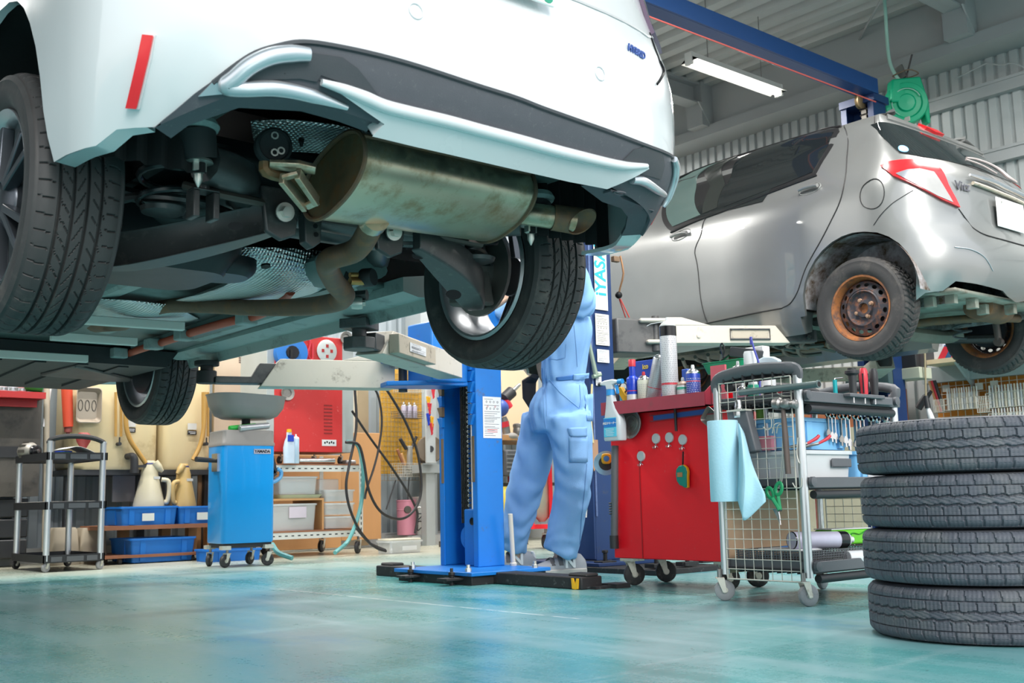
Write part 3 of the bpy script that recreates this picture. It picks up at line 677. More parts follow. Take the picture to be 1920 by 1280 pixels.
# control arms: pressed channel with slots and a bolt at the inner end
def carm(pin, pout, w0, w1, name, pxin, bend=None):
    pts = [pin, pin.lerp(pout, .35)+V((0, 0, -.012)), pin.lerp(pout, .72)+V((0, 0, -.018)), pout]; q = cat_rom(pts, 8)
    d = (pout-pin).normalized(); n = len(q); m = MB()
    up = V((0, 0, 1)); fw = d.cross(up).normalized()
    secs = []
    for i, p in enumerate(q):
        t = i/(n-1); h = (w0+(w1-w0)*min(1, t*1.5))*(1-.45*max(0, t-.8)/.2); wd = .03+.07*sin(pi*min(1, t*1.1))
        secs.append([p+up*(h/2)+fw*.0, p+up*(h/2)+fw*wd, p+up*(h*.42)+fw*(wd+.004), p-up*(h*.42)+fw*(wd+.004), p-up*(h/2)+fw*wd, p-up*(h/2), p-up*(h*.40)+fw*.006, p+up*(h*.40)+fw*.006])
    m.loft(secs); o = m.build(name, M_arm, suv, bevel=.004)
    return o, fw
o, fw = carm(Lc(-.235, -.335, .335), Lc(-.70, .05, .235), .085, .095, 'lower_control_arm', None)
for p, r in (((442, 424), (.02, .009)), ((478, 419), (.004, .004)), ((555, 412), (.005, .004))):
    c = A(*p, y=-.355); MB().lathe([(r[0], 0), (r[0], .004)], c, (-.35, -.9, -.2), 14, sy=.55 if r[0] > .01 else 1).build('slot', M_blackp, o)
o, fw = carm(Lc(.225, -.25, .350), Lc(.68, .0, .235), .090, .115, 'lower_control_arm', None)
for p, r in (((784, 478), .022), ((753, 460), .005), ((763, 466), .004), ((850, 552), .026)):
    c = A(*p, y=-.235); MB().lathe([(r, 0), (r, .004)], c, (-.2, -.95, -.3), 14, sy=.6).build('slot', M_blackp, o)
for p, y in (((532, 398), -.37), ((736, 435), -.285)):
    c = A(*p, y=y); m = MB().lathe([(.0, -.012), (.026, -.012), (.026, -.006), (.024, 0)], c, (.1, 1, .15), 20); m.lathe([(.0, -.03), (.015, -.03), (.016, -.02), (.016, -.01)], c, (.1, 1, .15), 6); m.build('arm_bolt', M_bolt, suv)
    MB().prism([(-.06, .07), (-.045, -.055), (0, -.075), (.045, -.055), (.06, .07)], 'y', .012, .03, o=c).build('arm_bracket', M_arm, suv, bevel=.006)
c = A(585, 420, y=-.30); m = MB().prism([(-.03, .035), (.03, .04), (.026, -.05), (0, -.07), (-.024, -.055)], 'y', -.006, .03, o=c); o = m.build('pipe_bracket', M_arm, suv, bevel=.004)
m = MB()
for dz in (.018, -.006, -.03): m.lathe([(.007, -.009), (.007, 0)], c+V((.006-dz*.1, 0, dz)), (0, 1, 0), 12)
m.build('bracket_hole', M_blackp, o)
# springs, dampers, links
for sgn in (-1, 1):
    cx, cy = sgn*.53, -.19
    MB().tube([Lc(cx+.062*cos(t*pi/8), cy+.062*sin(t*pi/8), .32+t*.0042) for t in range(76)], .0095, 8).build('coil_spring', M_blackp if sgn > 0 else pm('spring_black', (.03, .03, .032), .25), suv)
    MB().lathe([(.07, 0), (.075, .02), (.05, .03)], Lc(cx, cy, .62), n=20).build('spring_seat', M_arm, suv); MB().lathe([(.06, 0), (.055, -.012), (.03, -.02)], Lc(cx, cy, .33), n=20).build('spring_seat', M_arm, suv)
    MB().cyl(Lc(sgn*.60, -.02, .30), Lc(sgn*.55, .12, .70), .026, .024, 14).build('damper', M_arm, suv)
    MB().tube([Lc(sgn*.25, .02, .40), Lc(sgn*.45, .06, .42), Lc(sgn*.68, .04, .44)], .02, 8, sm=3).build('upper_arm', M_arm, suv)
    MB().tube([Lc(sgn*.66, .0, .33), Lc(sgn*.60, -.14, .36), Lc(sgn*.45, -.2, .36), Lc(sgn*.20, -.08, .36)], .013, 8, sm=5).build('toe_link', M_arm, suv)
    m = MB().lathe([(.07, -.06), (.08, -.03), (.08, .03), (.06, .06)], Lc(sgn*.66, 0, .335), (1, 0, 0), 18); m.prism([(-.10, .20), (.09, .22), (.10, .45), (.03, .52), (-.05, .46)], 'x', sgn*.62, sgn*.68, o=S0); m.build('knuckle', pm('cast_iron', (.16, .15, .14), .6, .6, .3, 12), suv, bevel=.012)
    MB().lathe([(.155, -.006), (.155, .006), (.08, .006), (.08, .03)], Lc(sgn*.70, 0, .335), (1, 0, 0), 32).build('brake_disc', pm('disc_steel', (.33, .30, .28), .4, .8, .15, 8), suv)
    MB().box(Lc(sgn*.69, .13, .38), (.07, .09, .15)).build('brake_caliper', M_arm, suv, bevel=.015)
    # frame rail horn with its mount and bolt
    m = MB().tube([Lc(sgn*.56, -.45, .47), Lc(sgn*.545, -.44, .40)], [.05, .046], 20); m.build('subframe_mount', M_rubber, suv)
    MB().lathe([(.055, 0), (.06, .012), (.05, .028)], Lc(sgn*.56, -.45, .465), n=20).build('mount_seat', M_under2, suv)
    m = MB().lathe([(.034, 0), (.036, -.006), (.022, -.008)], Lc(sgn*.545, -.44, .395), n=18); m.lathe([(.02, -.006), (.02, -.028), (.012, -.032)], Lc(sgn*.545, -.44, .395), n=6); m.lathe([(.0115, -.03), (.011, -.05), (.002, -.068)], Lc(sgn*.545, -.44, .395), n=10); m.build('mount_bolt', M_bolt, suv)
    MB().bb(S0.x+sgn*.47, S0.x+sgn*.62, S0.y-.75, S0.y+.2, S0.z+.53, S0.z+.61).build('frame_rail', M_under, suv, bevel=.01)
m = MB().tube([Lc(-.52, -.30, .37), Lc(-.46, -.36, .345), Lc(-.30, -.34, .345), Lc(0, -.2, .37), Lc(.3, -.26, .36), Lc(.5, -.25, .36)], .012, 8, sm=6); m.build('anti_roll_bar', pm('bar_brown_black', (.09, .07, .06), .45, .5, .2, 8), suv)
for p in ((382, 375),):
    c = A(*p, y=-.38); m = MB().bb(c.x-.035, c.x-.018, c.y-.02, c.y+.03, c.z-.05, c.z+.02).bb(c.x+.018, c.x+.035, c.y-.02, c.y+.03, c.z-.05, c.z+.02).bb(c.x-.035, c.x+.035, c.y-.02, c.y+.03, c.z+.02, c.z+.026); m.lathe([(.014, 0), (.014, .02)], c+V((0, 0, .024)), n=6); m.build('bar_bracket', M_arm, suv, bevel=.004)
# lower arm tip and link hardware by the right wheel
MB().tube([Lc(.50, .42, .30), Lc(.42, .50, .30), Lc(.33, .30, .33)], .02, 8, sm=4).build('trailing_arm', M_arm, suv)
for x, y, z in ((.40, .40, .285), (.47, .44, .27), (.66, -.02, .225)): m = MB(); m.lathe([(.022, -.02), (.024, 0), (.022, .02)], Lc(x, y, z), (.8, -.6, 0), 14).lathe([(.012, -.035), (.012, .03)], Lc(x, y, z), (.8, -.6, 0), 6); m.build('arm_bush', M_bolt, suv)
for sgn in (-1, 1):
    m = MB().tube([Lc(sgn*.36, .50, .375), Lc(sgn*.36, .30, .37)], .15, 20, sy=.35); m.build('floor_boss', M_under, suv)
# --- wheels
def alloy(c, parent, sgn, nm='wheel', steer=0):
    R, w, rb_ = .335, .23, .232
    M = AX(c, steer) @ (Matrix.Scale(-1, 4, (1, 0, 0)) if sgn < 0 else Matrix())
    if 'road' not in TY:
        tm = tyre(MB(), R, w, rb_, 'road', 660, 84); TY['road'] = tm
    t = TY['road']; o = MB(M); o.add(t.v, t.f); ob = o.build('tyre', M_tyre, parent, ang=50)
    m = MB(M); m.lathe([(rb_+.006, -.098), (rb_-.004, -.104), (rb_-.012, -.10), (rb_-.018, -.085), (rb_-.024, -.05), (rb_-.028, .06), (rb_-.014, .09), (rb_+.004, .104), (rb_+.006, .098), (rb_+.0, .08), (rb_-.012, .05), (rb_-.012, -.06)], (0, 0, 0), (1, 0, 0), 64, caps=False)
    rim = m.build('rim', M_rimg, parent, ang=40)
    m = MB(M)
    for k in range(5):
        for d in (-.16, .16):
            a = 2*pi*k/5+d*.55; b = 2*pi*k/5+d*1.15
            p0 = V((.085, .05*cos(a), .05*sin(a))); p1 = V((.075, .205*cos(b), .205*sin(b)))
            m.bar(p0, p1, .022, .034, up=(1, 0, 0))
    m.lathe([(.07, .04), (.072, .075), (.05, .092), (.0, .096)], (0, 0, 0), (1, 0, 0), 24)
    m.build('spokes', M_rimd, parent, bevel=.004)
    return ob
TY = {}
for sgn, nm in ((-1, 'l'), (1, 'r')): alloy(Lc(sgn*.79, 0, .335), suv, sgn)
for sgn in (-1, 1): MB().lathe([(.0, -.03), (.16, -.03), (.165, .0), (.15, .02), (.05, .03), (.05, .06)], Lc(sgn*.74, 3.04, .335), (sgn, 0, 0), 28).tube([Lc(sgn*.68, 3.04, .30), Lc(sgn*.66, 3.0, .55), Lc(sgn*.58, 3.0, .9)], [.05, .04, .05], 10).build('front_hub', M_rimd, suv)
alloy(Lc(.79, 3.04, .335), suv, 1); alloy(Lc(-.79, 3.04, .335), suv, -1)
# ================================================================ the two lifts
M_lblue = pm('lift_blue_paint', (.008, .17, .56), .35, 0, .12, 5, dirt=(.10, .10, .10), damt=.05, dscale=16)
M_navy = pm('lift_navy_paint', (.010, .035, .125), .4, 0, .15, 5, dirt=(.05, .06, .08), damt=.1, dscale=18)
M_beamb = pm('beam_blue_paint', (.006, .052, .19), .42, 0, .1, 2)
M_lblack = pm('lift_base_black', (.016, .016, .018), .6, 0, .3, 9, .2, 60, dirt=(.16, .17, .17), damt=.12, dscale=26)
M_armw = pm('arm_cream_paint', (.58, .54, .46), .45, 0, .06, 5, dirt=(.16, .13, .10), damt=.14, dscale=13)
M_armd = pm('arm_cream_dirty', (.48, .42, .33), .5, 0, .12, 5, dirt=(.09, .07, .05), damt=.3, dscale=11)
M_armin = pm('arm_inner_steel', (.11, .11, .11), .5, .4, .3, 8, dirt=(.04, .04, .045), damt=.4, dscale=9)
M_chain = pm('chain_steel', (.10, .095, .085), .42, .8, .4, 30)
M_wear = pm('wear_brown', (.20, .13, .08), .6, .1, .3, 20)
M_label = pm('label_white', (.74, .75, .76), .5, 0, .03)
M_labcream = pm('label_cream', (.68, .66, .60), .5, 0, .06, 10, dirt=(.45, .40, .30), damt=.1, dscale=20)
M_ink = pm('ink_dark', (.10, .10, .11), .6, 0, 0)
M_inkred = pm('ink_red', (.55, .05, .05), .6, 0, 0)
M_teal = pm('ink_teal', (.02, .38, .46), .5, 0, .1, 20)
M_yel = pm('safety_yellow', (.80, .42, .01), .5, 0, .1, 10)
def notice(parent, M, w, h, mat=None, seed=1, red=True, nm='notice_label'):
    r = random.Random(seed); m = MB(M); m.box((0, 0, .0005), (w, h, .0012)); o = m.build(nm, mat or M_label, parent)
    ink = MB(M)
    y = h*.44
    while y > -h*.46:
        lw = w*r.uniform(.35, .84); t = h*.012
        if r.random() < .16:
            for k in range(4): ink.tube([(w*(-.3+.2*k)+h*.022*cos(q*pi/5), y-h*.02+h*.022*sin(q*pi/5), .0016) for q in range(10)], h*.005, 4, closed=True)
            y -= h*.055
        else:
            x = -w*.42
            while x < -w*.42+lw:
                l = w*r.uniform(.015, .05); ink.box((x+l/2, y, .0015), (l, t, .0006)); x += l+w*.012
        y -= h*r.uniform(.032, .06)
    ink.build('printing', M_ink, o, smooth=False)
    if red:
        rd = MB(M)
        for k in range(2): rd.box((0, -h*(.30+.05*k), .0017), (w*.55, h*.014, .0006))
        for k in range(2): rd.tube([(w*(-.25+.42*k)+h*.02*cos(q*pi/6), h*.26+h*.02*sin(q*pi/6), .0018) for q in range(12)], h*.004, 4, closed=True)
        rd.build('red_printing', M_inkred, o, smooth=False)
    return o
lift = thing('two_post_lift', 'bright blue lift post with cream arms, under the raised white car', 'car lift', (3.67, 4.7, 0))
x0, x1, y0, y1, H = 3.612, 3.79, 4.555, 4.885, 2.3
m = MB().prism([(x0, y0), (x1, y0), (x1, y1), (x0, y1), (x0, y1-.04), (x0+.012, y1-.04), (x0+.012, y1-.012), (x1-.012, y1-.012), (x1-.012, y0+.012), (x0+.012, y0+.012), (x0+.012, y0+.04), (x0, y0+.04)], 'z', .062, H)
m.build('post', M_lblue, lift, bevel=.004)
# ladders of latch teeth inside both lips
for yy, nm in ((y0+.030, 1), (y1-.030, -1)):
    for k in range(6):
        z = .80+k*.058
        mt = MB(); mt.prism([(yy+.02*nm, z), (yy+.02*nm, z+.053), (yy-.026*nm, z+.053), (yy-.004*nm, z+.008), (yy-.004*nm, z)], 'x', x0-.016, x0+.004); mt.build('latch_tooth', M_lblue if k % 2 == 0 or nm > 0 else M_wear, lift, bevel=.002)
    MB().bb(x0-.002, x0+.0, yy-.012, yy+.010, .50, .74).build('wear_strip', M_wear, lift)
cx, cy = x0+.055, y0+.175
m = MB(); z = .30
while z < 1.34:
    for d in (-.022, -.008, .008, .022): m.box((cx, cy+d, z), (.014, .005, .030))
    m.cyl((cx, cy-.03, z+.013), (cx, cy+.03, z+.013), .0045, n=6); z += .0262
m.build('lift_chain', M_chain, lift, smooth=False)
m = MB(); z = .3
while z < 1.34: m.cyl((cx-.012, y0+.135, z), (cx-.008, y0+.135, z), .0045, n=8); m.box((cx, y0+.135, z), (.016, .008, .018)); z += .0262
m.build('chain_pins', M_bolt, lift, smooth=False)
MB().cyl((x0+.08, y0+.09, .30), (x0+.08, y0+.09, 2.2), .028, n=18).build('cylinder', M_lblue, lift)
MB().cyl((x0+.06, y0+.115, .36), (x0+.06, y0+.115, 1.6), .009, n=10).build('cylinder_pipe', pm('chrome', (.6, .6, .62), .15, 1., .05), lift)
m = MB(); m.bb(x0+.04, x0+.13, y0+.055, y0+.17, .062, .36); m.build('cylinder_foot', M_lblue, lift, bevel=.008)
MB().lathe([(.06, -.02), (.062, 0), (.06, .02)], (x0+.075, y0+.16, .21), (1, 0, .0), 24).build('chain_wheel', M_lblue, lift)
MB().lathe([(.016, 0), (.02, -.003), (.02, .002)], (x0+.038, y0+.095, .295), (1, 0, 0), 14).build('foot_hole', M_blackp, lift)
notice(lift, TM((x0+.108, y0-.001, .84), (1, 0, 0), (0, 0, 1)), .125, .22, seed=3)
# base: blue plate on a black frame with long feet
MB().bb(3.32, 3.83, 4.24, 4.90, .044, .062).build('base_plate', M_lblue, lift, bevel=.003)
MB().bb(3.335, 3.815, 4.26, 4.88, .0, .044).build('base_frame', M_lblack, lift, bevel=.004)
for ya, yb in ((3.64, 4.30), (4.83, 5.30)):
    MB().prism([(3.47, 0), (3.47, .056), (3.60, .056), (3.60, 0)], 'y', ya, yb).build('base_foot', M_lblack, lift, bevel=.006)
    MB().bb(3.50, 3.58, ya+.0 if ya < 4 else yb-.12, ya+.12 if ya < 4 else yb, .054, .070).build('foot_cap', M_rubber, lift, bevel=.008)
for p in ((3.37, 4.80), (3.37, 4.33), (3.75, 4.27)):
    m = MB().lathe([(.016, .062), (.016, .078), (.009, .08), (.009, .095)], (p[0], p[1], 0), n=6); m.build('base_bolt', M_bolt, lift)
for x, y in ((3.30, 4.72), (3.29, 4.36)):
    m = MB().box((x, y, .03), (.12, .08, .012)); m.lathe([(.012, -.03), (.012, .018), (.016, .018), (.016, .032), (.008, .034), (.008, .052)], (x, y, .03), n=8); m.build('anchor_lug', M_lblack, lift, bevel=.002)
m = MB().prism([(3.69, .050), (3.678, .022), (3.666, .050), (3.655, .050), (3.66, .004), (3.672, .002), (3.684, .002), (3.697, .004), (3.701, .050)], 'x', 3.464, 3.4705); m.build('hazard_mark', M_yel, lift)
MB().bb(3.61, 3.70, 3.56, 3.66, .0, .02).bb(3.52, 3.72, 3.60, 3.64, 0, .012).build('foot_shim', M_lblack, lift)
m = MB().cyl((3.80, 4.50, .075), (3.77, 4.48, .33), .013, n=12).lathe([(.018, 0), (.02, .012), (.012, .02)], (3.802, 4.501, .062), n=10); m.build('release_rod', M_armw, lift)
# carriage and arms
MB().prism([(3.36, 4.60), (3.60, 4.60), (3.60, 4.82), (3.36, 4.82)], 'z', 1.02, 1.34).build('carriage', M_lblue, lift, bevel=.01)
p = at(735, 690, X=3.33); pv1 = V((3.33, p.y, 1.075)); pad1 = Lc(.753, 2.306, .285)
MB().prism([(3.38, 4.64), (3.60, 4.60), (3.60, 4.8), (3.25, pv1.y+.02), (3.2, pv1.y-.14)], 'z', 1.135, 1.20).prism([(3.38, 4.64), (3.60, 4.60), (3.60, 4.8), (3.25, pv1.y+.02), (3.2, pv1.y-.14)], 'z', 1.005, 1.03).build('carriage_fork', M_lblue, lift, bevel=.006)
d1 = (V((pad1.x, pad1.y, 1.06))-pv1); d1.z = 0; L1 = d1.length; d1.normalize(); n1 = V((d1.y, -d1.x, 0))
def arm(pv, dr, Lw, Hh, wid, name, mat, taper=.10, gus=True, flip=1):
    nrm = V((dr.y, -dr.x, 0)); M_ = Matrix(((dr.x, nrm.x, 0, pv.x), (dr.y, nrm.y, 0, pv.y), (0, 0, 1, pv.z), (0, 0, 0, 1)))
    m = MB(M_); m.prism([(.0, -Hh/2), (Lw+taper*.0, -Hh/2), (Lw-taper, Hh/2), (0, Hh/2)], 'y', -wid/2, wid/2)
    if gus: m.prism([(0, Hh/2), (.28, Hh/2), (.10, Hh/2+.05), (0, Hh/2+.05)], 'y', -wid/2, -wid/2+.012).prism([(0, Hh/2), (.28, Hh/2), (.10, Hh/2+.05), (0, Hh/2+.05)], 'y', wid/2-.012, wid/2)
    o = m.build(name, mat, lift_now, bevel=.004); return M_
lift_now = lift
M1 = arm(pv1, d1, L1-.26, .145, .13, 'swing_arm', M_armw)
MB(M1).bb(-.10, .03, -.055, .055, -.065, -.04).bb(-.10, .03, -.055, .055, .045, .07).build('arm_knuckle', M_armw, lift, bevel=.006)
MB(M1).cyl((-.06, 0, -.085), (-.06, 0, .09), .024, n=14).build('pivot_pin', M_armin, lift)
MB(M1).prism([(L1-.42, -.055), (L1-.04, -.055), (L1-.04, -.02), (L1-.22, -.02), (L1-.26, .05), (L1-.42, .05)], 'y', -.045, .045).build('arm_extension', M_armin, lift, bevel=.004)
MB(M1).cyl((L1, 0, -.055), (L1, 0, .01), .05, n=20).cyl((L1, 0, .0), (L1, 0, .045), .032, n=18).cyl((L1, 0, .035), (L1, 0, .06), .062, n=20).build('lift_pad', M_rubber, lift, bevel=.004)
pad2 = Lc(.79, .93, .285); pv2 = V((3.42, 4.52, 1.085)); d2 = V((pad2.x, pad2.y, pv2.z))-pv2; L2 = d2.length; d2.normalize()
M2 = arm(pv2, d2, L2-.10, .115, .13, 'swing_arm', M_armw, .12, False)
c2 = MB(M2); sg = 1 if (M2.to_3x3() @ V((0, 1, 0))).y < 0 else -1
c2.prism([(L2-.62, -.05), (L2-.16, -.05), (L2-.16, .035), (L2-.62, .03)], 'y', sg*.066, sg*.115); c2.build('stop_housing', M_armd, lift, bevel=.004)
nb_ = M2 @ V((L2-.38, sg*.117, -.008)); notice(lift, TM(nb_, tuple(-d2*1) if sg*1 else tuple(d2), (0, 0, 1)), .20, .04, seed=8, red=False, nm='worn_sticker')
MB(M2).bb(L2-.16, L2-.06, -.05, .05, -.045, .03).build('arm_extension', M_armin, lift, bevel=.006)
MB(M2).cyl((L2, 0, -.05), (L2, 0, .0), .07, n=8).cyl((L2, 0, -.02), (L2, 0, .04), .03, n=16).bb(L2-.07, L2+.07, -.06, .06, .035, .075).build('lift_pad', M_armin, lift, bevel=.004)
# ---- the far lift, navy
fl_ = thing('two_post_lift', 'navy blue lift with tall posts and overhead beam, holding the silver car', 'car lift', (6.2, 4.7, 0))
lift_now = fl_
def navy_post(xa, xb, ya, yb, open_dir):
    t = .012; l = .055
    if open_dir > 0: pg = [(xb, ya), (xa, ya), (xa, yb), (xb, yb), (xb, yb-l), (xb-t, yb-l), (xb-t, yb-t), (xa+t, yb-t), (xa+t, ya+t), (xb-t, ya+t), (xb-t, ya+l), (xb, ya+l)]
    else: pg = [(xa, ya), (xb, ya), (xb, yb), (xa, yb), (xa, yb-l), (xa+t, yb-l), (xa+t, yb-t), (xb-t, yb-t), (xb-t, ya+t), (xa+t, ya+t), (xa+t, ya+l), (xa, ya+l)]
    MB().prism(pg, 'z', .05, 3.56).build('post', M_navy, fl_, bevel=.004)
PX, PY = 4.47, 4.56
navy_post(PX, PX+.195, PY, PY+.34, 1); navy_post(7.72, 7.90, PY, PY+.30, -1)
MB().bb(PX-.012, PX, PY, PY+.30, .06, 2.5).build('post_backing', M_navy, fl_)
for x in (PX+.02, PX-.0):
    pass
m = MB().bb(PX+.003, PX+.014, PY-.008, PY, .3, 2.6); m.build('post_edge_strip', pm('scuffed_navy', (.10, .15, .30), .5, 0, .5, 60), fl_)
# beam over the top
MB().bb(PX-.05, 7.76, 4.53, 4.545, 3.555, 3.68).bb(PX-.05, 7.76, 4.545, 4.70, 3.665, 3.68).bb(PX-.05, 7.76, 4.545, 4.68, 3.555, 3.57).build('crossbeam', M_beamb, fl_, bevel=.003)
MB().bb(PX, PX+.195, PY, PY+.3, 3.50, 3.56).build('beam_bracket', M_navy, fl_); MB().bb(7.70, 7.92, PY-.02, PY+.3, 3.50, 3.56).build('beam_bracket', M_navy, fl_)
m = MB(); z = 2.6
while z < 3.5: m.box((7.80, PY+.13, z), (.03, .045, .03)).cyl((7.79, PY+.095, z+.02), (7.79, PY+.165, z+.02), .007, n=6); z += .045
m.build('lift_chain', M_chain, fl_, smooth=False)
MB().lathe([(.055, -.02), (.065, -.015), (.058, 0), (.065, .015), (.055, .02)], (7.70, PY+.10, 3.52), (0, 1, .1), 22).build('chain_wheel', pm('dirty_brass', (.35, .25, .13), .4, .7, .2, 14), fl_)
# front face of the left post: long sign and two notices
fx = PX+.098
def face(z): return TM((fx, PY-.0095, z), (1, 0, 0), (0, 0, 1))
s0 = at(1131, 582, Y=PY).z; s1 = at(1131, 452, Y=PY).z
MB(face(0)).box((0, (s0+s1+.16)/2, .0), (.105, s1-s0+.16, .002)).build('sign_plate', M_labcream, fl_)
ft = TM((fx, PY-.011, s0+.30), (0, 0, 1), (-1, 0, 0))
text('iYASAKA', .125, ft, M_teal, fl_, 'sign_lettering', .0008, bold=.003, sx=.88)
for pa, pb, sd, w in ((590, 648, 5, .112), (656, 680, 6, .098), (698, 724, 9, .045)):
    za, zb = at(1133, pa, Y=PY).z, at(1133, pb, Y=PY).z
    notice(fl_, face((za+zb)/2) if sd != 9 else TM((fx-.045, PY-.0095, (za+zb)/2), (1, 0, 0), (0, 0, 1)), w, za-zb, M_labcream if sd == 5 else M_label, sd, False)
m = MB().bb(PX-.12, PX-.012, PY+.05, PY+.30, 1.95, 2.42); m.build('control_box', M_navy, fl_, bevel=.008)
MB().bb(PX-.122, PX-.12, PY+.08, PY+.2, 2.05, 2.25).build('control_label', M_labcream, fl_)
# bases
for xa, xb in ((4.33, 4.80), (7.5, 8.0)):
    MB().bb(xa, xb, 4.40, 5.02, .028, .048).build('base_plate', M_navy, fl_, bevel=.003)
    MB().bb(xa-.03, xb+.05, 3.95, 5.35, 0, .028).build('base_frame', M_lblack, fl_, bevel=.003)
for x, y in ((4.42, 4.44), (4.74, 4.46), (4.40, 4.04), (4.86, 4.1), (4.60, 4.0)):
    m = MB().box((x, y, .045), (.11, .07, .022)); m.lathe([(.012, .05), (.012, .10), (.018, .10), (.018, .115)], (x, y, 0), n=8); m.build('anchor_lug', M_lblack, fl_, bevel=.002)
# carriage and arms holding the silver car
cp = at(1200, 625, X=4.78)
MB().prism([(4.68, PY-.02), (4.80, PY-.05), (4.98, PY-.12), (4.98, PY+.10), (4.68, PY+.3)], 'z', cp.z-.11, cp.z+.10).build('carriage', M_armin, fl_, bevel=.01)
pvA = V((4.98, PY-.12, cp.z)); 
tipA = at(1470, 655, X=5.62)
dA = V((tipA.x-pvA.x, tipA.y-pvA.y, 0)); LA = dA.length; dA.normalize()
pvA.z = 1.365
MA = arm(pvA, dA, LA+.02, .108, .12, 'swing_arm', M_armw, .09, True)
MB(MA).bb(-.12, .03, -.062, .062, -.054, -.03).bb(-.16, .03, -.062, .062, .075, .10).bb(-.01, .03, -.062, .062, -.054, .10).build('arm_knuckle', M_armw, fl_, bevel=.01)
MB(MA).cyl((-.05, 0, -.09), (-.05, 0, .12), .022, n=14).cyl((-.05, 0, -.095), (-.05, 0, -.055), .035, n=14).build('pivot_pin', M_armin, fl_)
sgA = 1 if (MA.to_3x3() @ V((0, 1, 0))).y < 0 else -1
MB(MA).lathe([(.012, 0), (.013, .006), (.006, .008)], (.20, sgA*.06, -.01), (0, sgA, 0), 14).build('grease_cap', M_armw, fl_)
m = MB(MA); m.tube([(LA-.36, sgA*.066, .03), (LA-.11, sgA*.066, .03), (LA-.11, sgA*.066, -.03), (LA-.36, sgA*.066, -.03)], .006, 6, closed=True); m.build('stop_frame', M_armin, fl_)
MB(MA).bb(LA-.35, LA-.12, sgA*.062, sgA*.064, -.026, .026).build('stop_plate', M_armd, fl_)
MB(MA).bb(LA-.02, LA+.20, -.045, .045, -.045, .03).build('arm_extension', M_armin, fl_, bevel=.006)
MB(MA).cyl((LA+.16, 0, -.03), (LA+.16, 0, .03), .05, n=18).cyl((LA+.16, 0, .02), (LA+.16, 0, .075), .03, n=16).build('lift_pad', M_rubber, fl_, bevel=.004)
dB = V((.62, .78, 0)).normalized(); MBm = arm(V((4.96, PY+.12, 1.33)), dB, .85, .10, .12, 'swing_arm', M_armd, .09, False)
MB(MBm).cyl((.84, 0, -.03), (.84, 0, .10), .05, n=18).build('lift_pad', M_rubber, fl_)
MB().prism([(7.74, PY), (7.62, PY), (7.5, PY-.1), (7.5, PY+.28), (7.74, PY+.28)], 'z', 1.20, 1.36).build('carriage', pm('carriage_grey_teal', (.08, .13, .14), .5, .2, .2, 8), fl_, bevel=.01)
for dr, L in (((-.75, -.62, 0), .75), ((-.62, .78, 0), .85)):
    d = V(dr).normalized(); Mx = arm(V((7.52, PY+.06, 1.30)), d, L, .10, .12, 'swing_arm', M_armw if dr[1] < 0 else M_armd, .09, False)
    MB(Mx).cyl((L-.05, 0, -.03), (L-.05, 0, .11), .05, n=18).build('lift_pad', M_rubber, fl_)
# release handle hanging by the post: bent rod with a ball, red cords
q = [at(1163, 480, X=4.75), at(1169, 512, X=4.75), at(1163, 538, X=4.75), at(1160, 553, X=4.75)]
m = MB().tube(q, .006, 8, sm=2); m.build('release_lever', pm('rust_brown_rod', (.30, .16, .08), .5, .5, .3, 20), fl_)
MB().ball(q[-1], .022).build('lever_knob', M_blackp, fl_)
MB().box(at(1154, 486, X=4.75), (.05, .03, .035)).build('lever_block', M_wear, fl_, bevel=.004)
for a, b in (((1163, 560), (1180, 595)), ((1161, 560), (1173, 595))): MB().tube([at(*a, X=4.76), at(*b, X=4.82)], .004, 6).build('release_cord', pm('red_cord', (.55, .06, .05), .6, 0, .1), fl_)
# ================================================================ silver car on the far lift
HB0 = V((6.36, 3.455, 1.15)); S0 = HB0
HS = Skin(HB0, w=[(.15, .76), (.27, .80), (.40, .84), (.60, .846), (.80, .846), (.98, .838), (1.06, .815), (1.2, .745), (1.35, .665), (1.43, .65), (1.49, .575), (1.525, .42)],
          r=[(.15, -.40), (.30, -.50), (.42, -.575), (.56, -.59), (.66, -.565), (.74, -.525), (.90, -.515), (1.04, -.49), (1.2, -.36), (1.35, -.21), (1.43, -.13), (1.48, -.08), (1.525, .05)],
          f=[(.15, 3.1), (.3, 3.25), (.6, 3.28), (.82, 3.15), (.95, 2.85), (1.05, 2.6), (1.3, 2.05), (1.43, 1.75), (1.525, 1.35)],
          yc=-.10, yf=[(.15, 2.75), (.82, 2.75), (.95, 2.5), (1.05, 2.35), (1.3, 1.8), (1.43, 1.5), (1.525, 1.05)], n=[(.3, 2.8), (.6, 2.8), (.8, 2.5), (1.0, 2.5), (1.2, 2.8), (1.5, 2.6)])
M_silver = pm('silver_paint', (.28, .285, .28), .28, .6, .03, 3, coat=.8)
M_glassd = pm('privacy_glass', (.012, .015, .016), .05, 0, 0, coat=.5)
M_glassg = pm('clear_side_glass', (.10, .15, .14), .05, 0, 0, coat=.5)
M_seam = pm('panel_gap', (.012, .012, .013), .6, 0, 0)
M_mould = pm('window_moulding', (.014, .014, .015), .4, 0, 0)
M_rust = pm('rusty_steel_wheel', (.40, .15, .05), .6, .3, .35, 9, dirt=(.06, .055, .06), damt=.55, dscale=14)
M_dirtl = pm('dirty_arch', (.50, .48, .50), .8, 0, .35, 9, dirt=(.09, .055, .03), damt=.9, dscale=9)
M_brownu = pm('underfloor_dirty', (.30, .31, .26), .6, .0, .25, 5, dirt=(.16, .12, .08), damt=.5, dscale=7)
hb = thing('car', 'silver hatchback raised on the far lift, with a rusty rear wheel', 'car', tuple(HB0+V((0, 1.2, 0))))
S = HS; yc = S.yc; L_ = S.L
